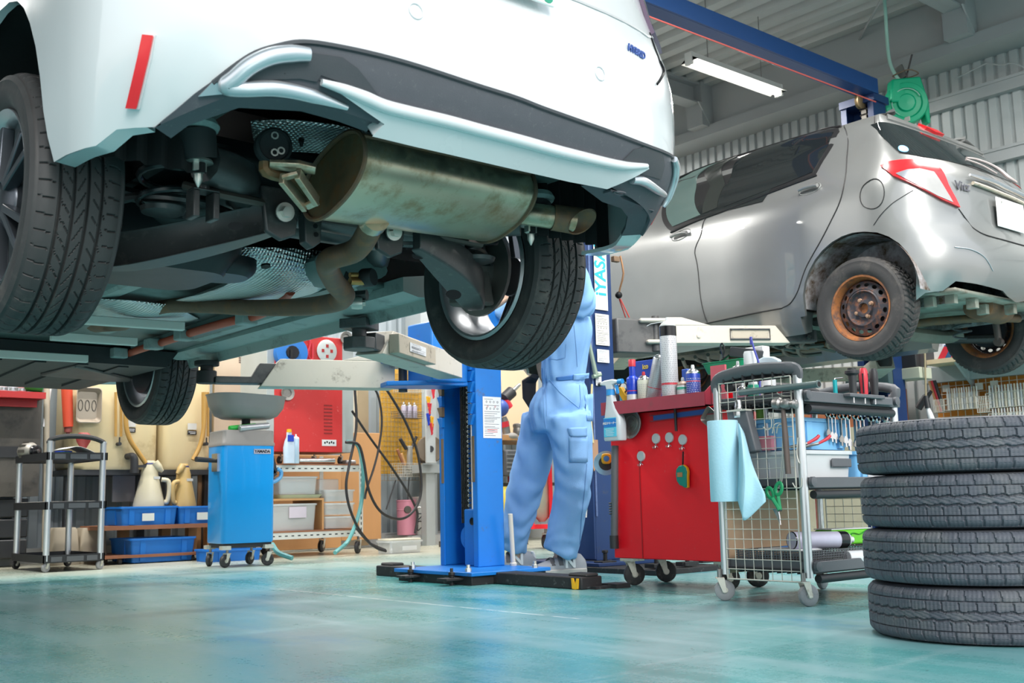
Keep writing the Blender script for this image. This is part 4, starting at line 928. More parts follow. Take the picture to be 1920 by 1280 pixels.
def harch(y0):
    r = .365; zc = .33
    return [(yc-(y0-r-.01), .30)]+[(yc-(y0-r*cos(pi*k/16)), zc+.02+(r+.015)*sin(pi*k/16)) for k in range(0, 17)]+[(yc-(y0+r+.01), .30)]
ar = harch(-.01); af = harch(2.51)
k_ = (S.yft[0][1]-yc)
left = [(-L_-1, .22), (-L_-.25, .22)]+[(a, z) for a, z in af[::-1]]+[(a, z) for a, z in ar[::-1]]
rear = [S.inv(*p) for p in [(1735, 549), (1768, 545), (1792, 527), (1830, 532), (1880, 545)]]+[(1.0, .33)]
half = left+rear
poly = half+[(2-a, z) for a, z in half[::-1][1:]]+[(2+L_+1, 1.524), (-L_-1, 1.524)]
S.patch(poly, off=0, step=.06, seg=.05, depth=.02).build('body_panel', M_silver, hb, ang=55)
# roof crown closes the shell
n_ = 40; ring0 = [S.S(-L_-1+(2*L_+4)*i/n_, 1.522) for i in range(n_)]
cc = HB0+V((0, .4, 1.54)); MB().add(ring0+[cc], [(i, (i+1) % n_, n_) for i in range(n_)]).build('roof', M_silver, hb)
def PP(pts, off, mat, nm, par=None, **k): return S.ppatch(pts, off=off, step=k.pop('step', .04), seg=k.pop('seg', .03), depth=.012).build(nm, mat, par or hb, **k)
# glasshouse, left side
PP([(1262, 330), (1300, 312), (1390, 279), (1460, 258), (1530, 245), (1572, 240), (1573, 246), (1545, 300), (1530, 327), (1480, 345), (1420, 368), (1357, 394), (1310, 411), (1258, 433)], .002, M_mould, 'window_surround')
PP([(1389, 297), (1420, 282), (1470, 264), (1530, 252), (1563, 248), (1536, 302), (1524, 323), (1470, 345), (1415, 366), (1358, 388)], .005, M_glassd, 'rear_door_glass')
PP([(1264, 343), (1300, 323), (1347, 303), (1314, 403), (1262, 425)], .005, M_glassg, 'front_door_glass')
PP([(1350, 302), (1383, 293), (1360, 345), (1345, 390), (1318, 401), (1333, 350)], .006, pm('pillar_black', (.022, .026, .024), .3), 'door_pillar')
S.patch([(-1.72, 1.07), (-1.5, 1.36), (-.85, 1.41), (-.85, 1.06)], off=.004, step=.08).build('front_door_glass', M_glassd, hb)
mir = [(2-a, z) for a, z in [S.inv(*p) for p in [(1389, 297), (1420, 282), (1470, 264), (1530, 252), (1563, 248), (1536, 302), (1524, 323), (1470, 345), (1415, 366), (1358, 388)]]]
S.patch(mir, off=.004).build('rear_door_glass', M_glassd, hb)
S.patch([(-L_-.9, 1.10), (-L_-.35, 1.10), (-L_-.35, 1.38), (-L_-.9, 1.42), (-L_-1, 1.42), (-L_-1, 1.1)], off=.004, step=.08).build('windscreen', M_glassd, hb)
# seams
def SL(p, nm='panel_seam', r=.0035, mat=None): return S.pline(p, r=r, off=.0008).build(nm, mat or M_seam, hb)
SL([(1583, 236), (1588, 250), (1588, 300), (1584, 340), (1572, 385), (1545, 440), (1512, 500), (1496, 545), (1482, 568), (1465, 578)])
SL([(1465, 578), (1400, 590), (1325, 606)], r=.005)
SL([(1325, 606), (1240, 623)], r=.005)
SL([(1333, 396), (1318, 420), (1310, 450), (1308, 500), (1314, 560), (1326, 604)])
SL([(1712, 357), (1690, 370), (1672, 382), (1652, 402), (1638, 422)], r=.0025)
SL([(1797, 391), (1812, 412), (1828, 430), (1850, 441), (1890, 452), (1925, 462)])
SL([(1640, 218), (1640, 230)], r=.003)
S.pline([(1258, 436), (1310, 413), (1357, 396), (1420, 371), (1480, 348), (1532, 329)], r=.006, off=.003).build('belt_moulding', M_mould, hb)
S.pline([(1262, 330), (1330, 300), (1390, 277), (1460, 256), (1530, 243), (1578, 237)], r=.006, off=.004).build('roof_moulding', M_mould, hb)
# fuel flap
a0, z0 = S.inv(1637, 363); S.line([(a0+.083*cos(t*pi/12), z0+.088*sin(t*pi/12)) for t in range(25)], r=.0028, off=.0008, sm=0).build('fuel_flap', M_seam, hb)
# handles
for px, py, w in ((1519, 354, 1.), (1277, 440, .9)):
    a0, z0 = S.inv(px, py); S.line([(a0+.085*cos(t*pi/10), z0+.034*sin(t*pi/10)+.02*cos(t*pi/10)*0) for t in range(21)], r=.003, off=.0, sm=0).build('handle_recess', pm('recess_shade_silver', (.30, .31, .30), .4, .5), hb)
    o = S.line([(a0-.078, z0-.006), (a0-.03, z0+.002), (a0+.03, z0+.002), (a0+.078, z0-.004)], r=[.010, .012, .012, .012], off=.022, n=10).build('door_handle', M_silver, hb)
# tail lamps: wrap-around, with clear segment
lp = [(1652, 313), (1664, 306), (1695, 302), (1730, 302), (1752, 307), (1775, 347), (1797, 390), (1765, 376), (1715, 349), (1675, 331)]
LA_ = [S.inv(*p) for p in lp]; o = S.patch(LA_, off=.016, step=.03, seg=.02, depth=.03).build('tail_lamp', M_redl, hb, bevel=.003)
cl = [(1679, 328), (1700, 321), (1722, 319), (1748, 325), (1765, 350), (1783, 381), (1755, 369), (1715, 347)]
CL_ = [S.inv(*p) for p in cl]; S.patch(CL_, off=.019, step=.03, seg=.02, depth=.004).build('lamp_lens', pm('clear_lens', (.40, .39, .38), .12, .2, .1, 20, coat=.5), o)
CX = [S.inv(*p) for p in [(1679, 328), (1700, 321), (1712, 320), (1720, 348), (1715, 347)]]; S.patch(CX, off=.0205, step=.03, seg=.02, depth=.003).build('reversing_lens', pm('grey_lens', (.28, .29, .32), .12, .3, .1, 20, coat=.5), o)
S.patch([(2-a, z) for a, z in LA_], off=.016, step=.03, seg=.02, depth=.03).build('tail_lamp', M_redl, hb)
# rear glass and spoiler lamp
gl = [S.inv(*p) for p in [(1631, 233), (1660, 235), (1690, 238), (1730, 250), (1752, 262)]]
gb = [S.inv(*p) for p in [(1664, 266), (1687, 287), (1727, 292), (1772, 299)]]
gz0 = gb[-1][1]; gp = gl+[(1.0, gl[-1][1]+.0)]
PP_ = [(.36, 1.415), (.62, 1.40), (1.0, 1.40), (1.38, 1.40), (1.64, 1.415)]
lft = [S.inv(*p) for p in [(1633, 234), (1648, 250), (1664, 266), (1687, 287)]]
poly = [lft[0]]+[(.6, 1.405), (1.0, 1.405), (1.4, 1.405), (2-lft[0][0], lft[0][1])]+[(2-a, z) for a, z in lft[1:]]+[(1.5, 1.14), (1.0, 1.13), (.5, 1.14)]+lft[::-1][:-1]
S.patch(poly, off=.004, step=.05).build('rear_window', M_glassd, hb)
S.ppatch([(1729, 236), (1748, 238), (1764, 250), (1765, 259), (1748, 254), (1732, 245)], off=.03, step=.03, depth=.03).build('high_brake_lamp', M_redl, hb)
S.patch([(.35, 1.43), (1.65, 1.43), (1.65, 1.475), (.35, 1.475)], off=.012, step=.06, depth=.03).build('roof_spoiler', M_silver, hb)
a0, z0 = S.inv(1693, 280); S.patch([(a0+.055*cos(t*pi/10), z0+.026*sin(t*pi/10)) for t in range(20)], off=.0065, step=.02, seg=.02, depth=.002).build('window_sticker', pm('sticker_blue', (.12, .35, .62), .5), hb)
S.patch([(a0+.044*cos(t*pi/10), z0+.019*sin(t*pi/10)) for t in range(20)], off=.0072, step=.02, seg=.02, depth=.001).build('window_sticker', pm('sticker_cream', (.78, .74, .60), .5), hb)
# wiper
m = MB(); S.pline([(1806, 304), (1838, 311), (1866, 325), (1884, 340), (1898, 349)], r=[.006, .009, .011, .012, .010], off=.03, n=8, mb=m); S.pline([(1805, 307), (1835, 318), (1862, 333)], r=.006, off=.03, n=6, mb=m)
m.build('rear_wiper', pm('faded_wiper', (.34, .29, .28), .6, 0, .2, 20), hb)
# tailgate garnish, plate, badge
S.pline([(1813, 332), (1835, 338), (1860, 346), (1890, 360), (1925, 378)], r=[.008, .014, .016, .016, .016], off=.022, n=8).build('tailgate_garnish', pm('chrome_soft', (.55, .58, .62), .2, .85, .05), hb)
S.pline([(1822, 344), (1850, 354), (1880, 366), (1922, 386)], r=.012, off=.008, n=8).build('plate_lamp_housing', M_armd, hb)
pln = [at(*p, Y=HB0.y-.525) for p in ((1852, 366), (1860, 421))]
px_ = at(1856, 395, Y=HB0.y-.53)
plc = V((HB0.x, HB0.y-.535, .5*(pln[0].z+pln[1].z)))
m = MB(TM(plc, (1, 0, 0), (0, 0, 1))); m.box((0, 0, 0), (.34, .175, .006)); plo = m.build('licence_plate', M_plate, hb, bevel=.003)
m = MB(TM(plc, (1, 0, 0), (0, 0, 1)))
m.lathe([(.008, 0), (.008, .006)], (-.11, .065, 0), n=10); m.build('plate_bolt', M_bolt, plo)
a0, z0 = S.inv(1803, 350); q = S.S(a0, z0); nn = S.nrm(a0, z0); rt = V((0, 0, 1)).cross(nn).normalized()
text('Vitz', .075, TM(q+nn*.006, rt, V((0, 0, 1))), pm('badge_dark_chrome', (.18, .18, .2), .25, .9), hb, 'badge_lettering', .002, bold=.001)
# bumper crease
S.pline([(1790, 463), (1822, 468), (1846, 482), (1862, 508)], r=.003, off=.0005).build('bumper_crease', pm('crease_silver', (.40, .42, .45), .4, .5), hb)
# arch liners, floor, axle, springs
def Lh(x, y, z): return HB0+V((x, y, z))
for sgn in (-1, 1):
    for yy in (0, 2.51):
        m = MB().grid(lambda u, v: Lh(sgn*(.50+.325*v), yy-.01-.378*cos(pi*u), .345+.378*sin(pi*u)), 24, 4); m.bb(HB0.x+sgn*.49, HB0.x+sgn*.5, HB0.y+yy-.38, HB0.y+yy+.38, HB0.z+.3, HB0.z+.74); m.build('wheel_arch_liner', M_dirtl if yy == 0 else M_liner, hb)
MB().add([Lh(*q) for q in ((-.62, -.48, .36), (.62, -.48, .36), (.62, -.05, .38), (-.62, -.05, .38), (-.5, .1, .38), (.5, .1, .38), (.72, .5, .33), (-.72, .5, .33), (-.72, 2.1, .31), (.72, 2.1, .31))], [(0, 1, 2, 3), (3, 2, 5, 4), (4, 5, 6, 7), (7, 6, 9, 8)]).build('floor_pan', M_brownu, hb, solid=.02)
m = MB()
for sgn in (-1, 1):
    MB().prism([(sgn*.68, .34), (sgn*.70, .22), (sgn*.77, .20), (sgn*.80, .26), (sgn*.82, .34)], 'y', .40, 2.1, o=HB0).build('sill', M_silver, hb)
MB().prism([(-.4, .33), (-.34, .25), (.34, .25), (.4, .33)], 'y', .7, 1.9, o=HB0).build('undercover', pm('greasy_underside', (.05, .055, .05), .5, .2, .4, 6, dirt=(.16, .13, .09), damt=.5, dscale=12), hb)
m = MB()
for i in range(14): m.tube([Lh(-.66+.02*i, .45+.13*i % 1.3, .20), Lh(-.5+.03*i, .62+.13*i % 1.3, .17+.02*(i % 3)), Lh(-.3+.03*i, .6+.13*i % 1.3, .19)], .014, 6, sm=3)
m.build('underside_pipes', pm('greasy_pipe', (.10, .11, .10), .4, .4, .4, 9), hb)
MB().tube([Lh(-.60, .12, .27), Lh(-.45, .25, .26), Lh(.45, .25, .26), Lh(.60, .12, .27)], .045, 10, sm=4, sx=1.3).build('axle_beam', pm('axle_dusty', (.26, .23, .19), .6, .2, .3, 9), hb)
for sgn in (-1, 1):
    MB().tube([Lh(sgn*.60, .45, .30), Lh(sgn*.58, .2, .25), Lh(sgn*.60, -.06, .22), Lh(sgn*.60, -.12, .22)], .03, 8, sm=4).build('trailing_arm', M_arm, hb)
    MB().tube([Lh(sgn*.47+.055*cos(t*pi/7), .06+.055*sin(t*pi/7), .23+t*.0036) for t in range(58)], .008, 6).build('coil_spring', pm('spring_grey', (.10, .10, .105), .4, .3), hb)
    MB().lathe([(.02, 0), (.022, .02), (.022, .22), (.014, .225), (.014, .34)], Lh(sgn*.585, -.12, .19), (-sgn*.05, .05, 1), 12).lathe([(.028, -.02), (.03, 0), (.028, .02)], Lh(sgn*.585, -.12, .19), (1, 0, 0), 14).build('damper', pm('damper_brown', (.13, .10, .09), .5, .3), hb)
    MB().lathe([(.0, .0), (.118, .0), (.122, .012), (.122, .05), (.105, .06), (.05, .065), (.05, .08), (0, .08)], Lh(sgn*.66, 0, .298), (sgn, 0, 0), 32).build('brake_drum', pm('drum_dark', (.035, .038, .045), .5, .4, .3, 8), hb)
MB().tube([Lh(-.1, 1.5, .22), Lh(-.05, .6, .24), Lh(.05, .2, .30), Lh(.2, -.2, .30), Lh(.5, -.30, .31)], .026, 10, sm=6).build('exhaust_pipe', M_pipe, hb)
MB().lathe([(.02, -.2), (.09, -.17), (.095, 0), (.09, .17), (.02, .2)], Lh(.12, -.30, .33), (1, .1, 0), 20, sy=.8).build('rear_silencer', M_pipe, hb)
for x, y, z in ((-.50, -.40, .35), (-.30, -.42, .34), (-.1, -.38, .33), (-.55, -.30, .34), (.1, -.45, .34)): m = MB(); m.bb(HB0.x+x-.02, HB0.x+x+.02, HB0.y+y-.02, HB0.y+y+.04, HB0.z+z-.06, HB0.z+z); m.build('underfloor_bracket', M_brownu, hb, bevel=.004)
TYw = tyre(MB(), .298, .178, .186, 'winter', 624, 40)
def steelwheel(c, sgn, mat_face):
    M = AX(c) @ (Matrix.Scale(-1, 4, (1, 0, 0)) if sgn < 0 else Matrix())
    o = MB(M); o.add(TYw.v, TYw.f); o.build('tyre', M_tyre, hb, ang=50)
    rb_ = .186
    m = MB(M); m.lathe([(rb_+.006, .068), (rb_+.004, .074), (rb_-.006, .072), (rb_-.012, .058), (rb_-.018, .03), (rb_-.026, .0), (rb_-.022, -.05), (rb_-.006, -.07), (rb_+.006, -.074)], (0, 0, 0), (1, 0, 0), 56, caps=False); rim = m.build('rim', M_rust, hb)
    m = MB(); annulus_holes(m, .112, .158, .040, .022, 16, .016, .011, .136, M); m.M = M
    m.lathe([(.160, .024), (.158, .020), (.160, .0)], (0, 0, 0), (1, 0, 0), 56, caps=False)
    m.lathe([(.112, .040), (.100, .046), (.090, .030), (.070, .024), (.055, .026), (.050, .040), (.032, .042), (.030, .036), (.028, .02)], (0, 0, 0), (1, 0, 0), 56, caps=False)
    m.lathe([(.112, .036), (.100, .042), (.090, .026), (.070, .020), (.03, .020)], (0, 0, 0), (1, 0, 0), 56, caps=False)
    m.build('wheel_disc', mat_face, hb)
    m = MB(M); m.lathe([(.0, .018), (.029, .02), (.029, .012)], (0, 0, 0), (1, 0, 0), 24); m.build('hub_cap', M_rust, hb)
    for k in range(4):
        a = pi/4+k*pi/2+.35; m = MB(M); m.lathe([(.014, .024), (.014, .034), (.0105, .036), (.0105, .044), (.004, .046)], (0, .05*cos(a)*1.05, .05*sin(a)*1.05), (1, 0, 0), 8); m.build('wheel_nut', pm('rusty_nut', (.42, .26, .17), .5, .4), hb)
M_face = pm('wheel_disc_flaking', (.055, .055, .065), .5, .3, .3, 12, dirt=(.30, .11, .045), damt=.45, dscale=22)
for sgn, yy in ((-1, 0), (1, 0), (-1, 2.51), (1, 2.51)): steelwheel(Lh(sgn*.7305, yy, .298), sgn, M_face)
# ================================================================ the mechanic
M_skin = pm('skin', (.58, .36, .26), .5, 0, .08, 12)
M_hair = pm('hair_black', (.012, .011, .01), .5, 0, .3, 40)
M_cov = pm('coverall_cotton', (.235, .44, .76), .85, 0, .08, 7, .5, 420)
M_covd = pm('coverall_navy_tab', (.05, .17, .46), .8, 0, .1, 12)
M_seamb = pm('coverall_seam', (.17, .33, .60), .85, 0, .05, 20)
M_shoe = pm('shoe_grey', (.30, .32, .35), .6, 0, .12, 20, .2, 160)
M_shoel = pm('shoe_pale', (.72, .73, .74), .6, 0, .05, 20)
M_sole = pm('shoe_sole', (.42, .41, .39), .7, 0, .12, 20)
DM = 6.05
def H(px, py, d=0.): return at(px, py, D=DM+d)
def remeshed(m, vox, smooth, name, mat, parent, fn=None, **k):
    me = bpy.data.meshes.new('tmp'); me.from_pydata([tuple(q) for q in m.v], [], m.f); o = bpy.data.objects.new('tmp', me); COL.objects.link(o)
    bm = bmesh.new(); bm.from_mesh(me); bmesh.ops.recalc_face_normals(bm, faces=bm.faces); bm.to_mesh(me); bm.free()
    md = o.modifiers.new('r', 'REMESH'); md.mode = 'VOXEL'; md.voxel_size = vox
    md = o.modifiers.new('s', 'SMOOTH'); md.factor = .5; md.iterations = smooth
    bpy.context.view_layer.update(); ev = bpy.data.meshes.new_from_object(o.evaluated_get(bpy.context.evaluated_depsgraph_get()))
    vs = [q.co.copy() for q in ev.vertices]; ns = [q.normal.copy() for q in ev.vertices]; fs = [tuple(p.vertices) for p in ev.polygons]
    bpy.data.objects.remove(o); bpy.data.meshes.remove(me); bpy.data.meshes.remove(ev)
    if fn: vs = [v+n*fn(v, n) for v, n in zip(vs, ns)]
    r = MB(); r.add(vs, fs); return r.build(name, mat, parent, ang=180, **k)
fwd = V((-.93, .36, 0)).normalized(); lft = V((-fwd.y, fwd.x, 0))
hipL, kneL, ankL = H(1064, 790, -.09), H(1072, 925, -.10), H(1052, 1042, -.10)
hipR, kneR, ankR = H(1018, 795, .10), H(982, 925, .20), H(966, 1040, .26)
pel = (hipL+hipR)/2+V((0, 0, .03)); wst = H(1056, 705); che = H(1064, 625)+V((0, 0, 0)); nek = H(1066, 560); hd = H(1056, 505)
shL = che+lft*.17+V((0, 0, .12))-fwd*.01; shR = che-lft*.17+V((0, 0, .12))
elL = H(1088, 572, -.26)+V((0, 0, .03)); elL = shL+(fwd*.10+lft*.05+V((0, 0, .24))); haL = H(950, 560, -.22); elR = shR+(fwd*.16+V((0, 0, .22))); haR = H(918, 604, -.05)
b = MB()
def limb(m, pts, rr, n=14, sx=1., sy=1., up=(0, 0, 1)): m.tube(pts, rr, n, sm=5, sx=sx, sy=sy, up=up)
limb(b, [hipL, kneL, ankL, ankL+V((0, 0, -.05))], [.065, .05, .04, .04]); limb(b, [hipR, kneR, ankR, ankR+V((0, 0, -.05))], [.065, .055, .04, .04])
limb(b, [pel-V((0, 0, .05)), wst, che, nek-V((0, 0, .05))], [.10, .09, .10, .05], sx=1., sy=.8)
limb(b, [shL, elL, haL], [.05, .042, .03]); limb(b, [shR, elR, haR], [.05, .042, .03]); limb(b, [nek-V((0, 0, .08)), hd], [.055, .05])
b.ball(hd+V((0, 0, .02)), .1, .78, .95, 1.15, 20, 14); b.ball(hd+fwd*.045+V((0, 0, -.05)), .058, 1, 1, .9)
b.ball(hd+fwd*.10+V((0, 0, -.005)), .018, 1, 1, 1.4); b.ball(hd+lft*.078, .026, .6, .9, 1.3); b.ball(hd-lft*.078, .026, .6, .9, 1.3)
for h_, e_ in ((haL, elL), (haR, elR)):
    d = (h_-e_).normalized(); s_ = d.cross(V((0, 0, 1))).normalized(); u_ = s_.cross(d)
    b.tube([h_-d*.01, h_+d*.04, h_+d*.085], [.03, .04, .036], 12, sx=1., sy=.42)
    for i, L in enumerate((.062, .072, .068, .055)):
        o_ = h_+d*.08+s_*(.028-.0187*i); b.tube([o_, o_+d*L*.5+u_*.008, o_+d*L*.85+u_*.03], [.0095, .0088, .0075], 8, sm=2)
    o_ = h_+d*.03+s_*.036; b.tube([o_, o_+s_*.026+d*.022+u_*.01, o_+s_*.030+d*.055+u_*.02], [.011, .010, .008], 8, sm=2)
man = remeshed(b, .007, 3, 'person', M_skin, None, label='mechanic in pale blue coveralls standing under the white car, arms raised', cat='person')
hm = MB(); hm.M = Matrix.Translation(hd+V((0, 0, .035))-fwd*.012)
hm.grid(lambda u, v: V((.089*sin(pi*.56*v+.001)*cos(2*pi*u), .104*sin(pi*.56*v+.001)*sin(2*pi*u), .118*cos(pi*.56*v+.001))), 28, 10, cu=True); hm.build('hair', M_hair, man, solid=.012)
for s_ in (-1, 1): MB().ball(hd+fwd*.083+lft*.030*s_+V((0, 0, .012)), .011).build('eye', pm('eye_white', (.7, .7, .68), .3), man)
MB().box(hd+fwd*.098+V((0, 0, -.052)), (.012, .04, .008), rotz(atan2(fwd.y, fwd.x)).to_3x3()).build('mouth', pm('lips', (.42, .17, .14), .5), man)
# coveralls
c = MB()
limb(c, [hipL+V((0, 0, .04)), H(1073, 850, -.09), kneL, H(1061, 995, -.10), H(1052, 1030, -.10), H(1050, 1036, -.1)], [.122, .112, .100, .093, .096, .094], 18)
limb(c, [hipR+V((0, 0, .04)), H(1002, 850, .14), kneR, H(968, 995, .23), H(966, 1030, .26), H(965, 1036, .26)], [.116, .108, .098, .084, .072, .070], 18)
limb(c, [pel-V((0, 0, .08)), pel+V((0, 0, .04)), H(1057, 745), wst, H(1060, 660), che, che+V((0, 0, .10)), nek-V((0, 0, .02))], [.15, .170, .156, .143, .150, .158, .14, .075], 22, sx=1., sy=.80, up=tuple(fwd))
limb(c, [shL-lft*.05, shL+V((0, 0, .06)), elL, elL.lerp(haL, .55), elL.lerp(haL, .9)], [.09, .085, .068, .055, .05], 14)
limb(c, [shR+lft*.05, shR+V((0, 0, .06)), elR, elR.lerp(haR, .55), elR.lerp(haR, .9)], [.09, .085, .068, .055, .05], 14)
c.tube([nek-V((0, 0, .05)), nek+V((0, 0, .0))], [.085, .072], 16)
def folds(v, n):
    zz = v.z; q = noise.noise(V((v.x*5, v.y*5, v.z*3.2))); q2 = noise.noise(V((v.x*14+3, v.y*14, v.z*9)))
    leg = max(0, min(1, (.88-zz)/.2)); hem = max(0, min(1, (.34-zz)/.25))
    w = sin(zz*52+q*6+(v.x-v.y)*14); w2 = sin(zz*95+q2*3+(v.x+v.y)*22)
    bel = -.010*math.exp(-((zz-1.03)/.018)**2)
    u = v.dot(lft)+.6*v.dot(fwd); dg = sin(zz*30+u*34+q*7); knee = math.exp(-((zz-.47)/.13)**2)
    return .006*q2+.0055*dg*leg*(.6+q)+.004*w*knee*(.5+q2)+.005*w2*hem*(.5+q)+.012*q+.004*sin((v.x+v.y)*90+q*5)*(1-leg)+bel
cov = remeshed(c, .0125, 4, 'coveralls', M_cov, man, folds)
# belt tab, pockets, seams laid on the cloth (nearest camera side)
bvh_me = cov.data
from mathutils.bvhtree import BVHTree
WMm = WM[man.name]
bvh = BVHTree.FromPolygons([WMm @ q.co for q in bvh_me.vertices], [tuple(p.vertices) for p in bvh_me.polygons])
def hit(px, py):
    o_ = V((0, 0, CAMZ)); d = (at(px, py, D=1)-o_).normalized(); r = bvh.ray_cast(o_, d, 20)
    return (r[0], r[1]) if r[0] else (at(px, py, D=DM), -d)
def cloth(nm, pts, mat, off=.004, k=5):
    # little sheet over a px quad, dropped onto the cloth
    a_, b_, c_, d_ = pts; m = MB(); g = []
    for i in range(k+1):
        for j in range(k+1):
            u, v = i/k, j/k; x = (a_[0]*(1-u)+b_[0]*u)*(1-v)+(d_[0]*(1-u)+c_[0]*u)*v; y = (a_[1]*(1-u)+b_[1]*u)*(1-v)+(d_[1]*(1-u)+c_[1]*u)*v
            p, n = hit(x, y); g.append(p+n*off)
    w = k+1; m.add(g, [(i*w+j, (i+1)*w+j, (i+1)*w+j+1, i*w+j+1) for i in range(k) for j in range(k)]); return m.build(nm, mat, man, solid=-.004)
def stitch(nm, pts, mat=None, r=.0022):
    q = []
    for a_, b_ in zip(pts, pts[1:]):
        for i in range(6): p, n = hit(a_[0]+(b_[0]-a_[0])*i/6, a_[1]+(b_[1]-a_[1])*i/6); q.append(p+n*.0015)
    MB().tube(q, r, 5).build(nm, mat or M_seamb, man)
cloth('belt_tab', [(1043, 707), (1074, 703), (1074, 711), (1044, 714)], M_covd, .006)
cloth('belt', [(1074, 701), (1104, 699), (1104, 709), (1074, 712)], M_cov, .008)
cloth('cargo_pocket_flap', [(1064, 802), (1098, 800), (1098, 818), (1070, 818)], M_cov, .007)
cloth('cargo_pocket', [(1067, 818), (1100, 818), (1100, 866), (1068, 866)], M_cov, .004)
cloth('tool_pocket', [(1096, 740), (1112, 738), (1112, 790), (1100, 788)], M_cov, .005)
stitch('hip_pocket_seam', [(1031, 712), (1050, 735), (1070, 752), (1086, 765), (1089, 752), (1086, 715)])
stitch('fly_seam', [(1016, 690), (1018, 730), (1021, 780), (1026, 815)]); stitch('front_seam', [(1024, 690), (1024, 730), (1026, 790)])
stitch('outer_seam', [(1100, 870), (1096, 920), (1090, 970), (1086, 1030)]); stitch('side_seam', [(1076, 610), (1080, 650), (1083, 695)])
stitch('chest_pocket_seam', [(1030, 672), (1045, 674), (1060, 670), (1062, 640)])
MB().tube([H(1003, 705, .12), H(992, 715, .16), H(992, 745, .16), H(1000, 768, .14)], [.03, .05, .045, .02], 10, sx=1., sy=.5).build('tool_pouch', pm('pouch_black', (.012, .012, .013), .8), man)
# shoes
def shoe(an, ang, nm):
    z0 = .0; M = Matrix.Translation(V((an.x, an.y, z0))) @ rotz(ang) @ Matrix.Scale(1.12, 4)
    m = MB(M)
    st = [(-.095, .030, .072, .052), (-.075, .037, .095, .05), (-.03, .038, .105, .05), (.03, .040, .092, .05), (.08, .045, .075, .045), (.13, .047, .060, .040), (.17, .038, .046, .034), (.192, .015, .034, .03)]
    secs = []
    for x, w, h, _ in st: secs.append([V((x, w*cos(t)*(1 if sin(t) > 0 else 1), .022+max(0, sin(t))**.75*(h-.022))) for t in [pi*k/10 for k in range(11)]])
    m.loft(secs); up = m.build('shoe_upper', M_shoe, man, ang=60)
    so = MB(M); out = [(x, w+.006) for x, w, h, _ in st]; out = out+[(x, -y) for x, y in out[::-1]]; so.prism(out, 'z', .001, .028); so.build('shoe_sole', M_sole, man, bevel=.006)
    for x, h in ((.045, .094), (.085, .08)):
        sm_ = MB(M).tube([(x, -.040, .045), (x, -.025, h-.012), (x-.005, 0, h), (x, .025, h-.012), (x, .040, .045)], .006, 8, sm=4, sx=2.2, sy=.6); sm_.build('shoe_strap', pm('strap_dark', (.09, .09, .10), .7), man)
    for sd in (-1, 1): text('N', .075, M @ TM((-.002, sd*.0405, .058), (sd*-1, 0, 0), (0, 0, 1)), M_shoel, man, 'shoe_emblem', .002, bold=.003)
    if nm == 'r': MB(M).prism([(-.099, .06), (-.086, .098), (-.07, .098), (-.08, .06)], 'y', -.022, .022).build('heel_tab', M_shoel, man, bevel=.006)
aL = V((ankL.x, ankL.y, 0)); aR = V((ankR.x, ankR.y, 0))
shoe(V((*H(1062, 1060, -.10).xy, 0)), atan2(fwd.y, fwd.x)+.08, 'l'); shoe(V((*H(970, 1058, .26).xy, 0)), atan2(fwd.y, fwd.x)-.30, 'r')
# ================================================================ helpers for small things
M_wheelk = pm('caster_black', (.03, .03, .032), .6, 0, .3, 12, dirt=(.16, .14, .12), damt=.3, dscale=20)
M_wheelg = pm('caster_grey', (.30, .30, .31), .55, 0, .15, 12, dirt=(.14, .13, .12), damt=.3, dscale=20)
M_fork = pm('caster_fork_zinc', (.66, .64, .56), .4, .5, .15, 12, dirt=(.30, .22, .14), damt=.25, dscale=26)
M_tube = pm('aluminium_tube', (.66, .68, .69), .3, .8, .06, 5)
M_gplast = pm('grey_plastic', (.10, .105, .115), .5, 0, .1, 14, .08, 200)
M_kplast = pm('trolley_black_plastic', (.022, .023, .026), .5, 0, .2, 10)
M_wire = pm('wire_ivory', (.62, .60, .53), .45, .3, .1, 10)
M_chrome = pm('tool_chrome', (.62, .62, .62), .18, 1., .08, 20)
M_steelt = pm('tool_steel', (.30, .29, .28), .4, .9, .2, 20)
M_redp = pm('tool_red_paint', (.90, .008, .018), .38, 0, .07, 4, dirt=(.74, .14, .13), damt=.02, dscale=40)
M_maroon = pm('tray_faded_red', (.33, .035, .06), .55, 0, .15, 8, dirt=(.14, .06, .06), damt=.15, dscale=18)
M_pbox = pm('crate_blue', (.010, .17, .60), .42, 0, .1, 6)
M_lbox = pm('bin_light_blue', (.20, .50, .82), .4, 0, .06, 6)
M_clear = pm('clear_plastic', (.80, .82, .82), .18, 0, .04, 8, alpha=.42)
M_milk = pm('milky_plastic', (.74, .76, .77), .3, 0, .04, 8, alpha=.72)
M_woodp = pm('plywood', (.55, .29, .12), .6, 0, .22, 3, stretch=(1, 1, .15), bump=.1)
M_woodl = pm('light_board', (.86, .58, .37), .6, 0, .18, 3, stretch=(1, 1, .15))
M_shelfb = pm('shelf_brown', (.30, .12, .06), .5, 0, .2, 6)
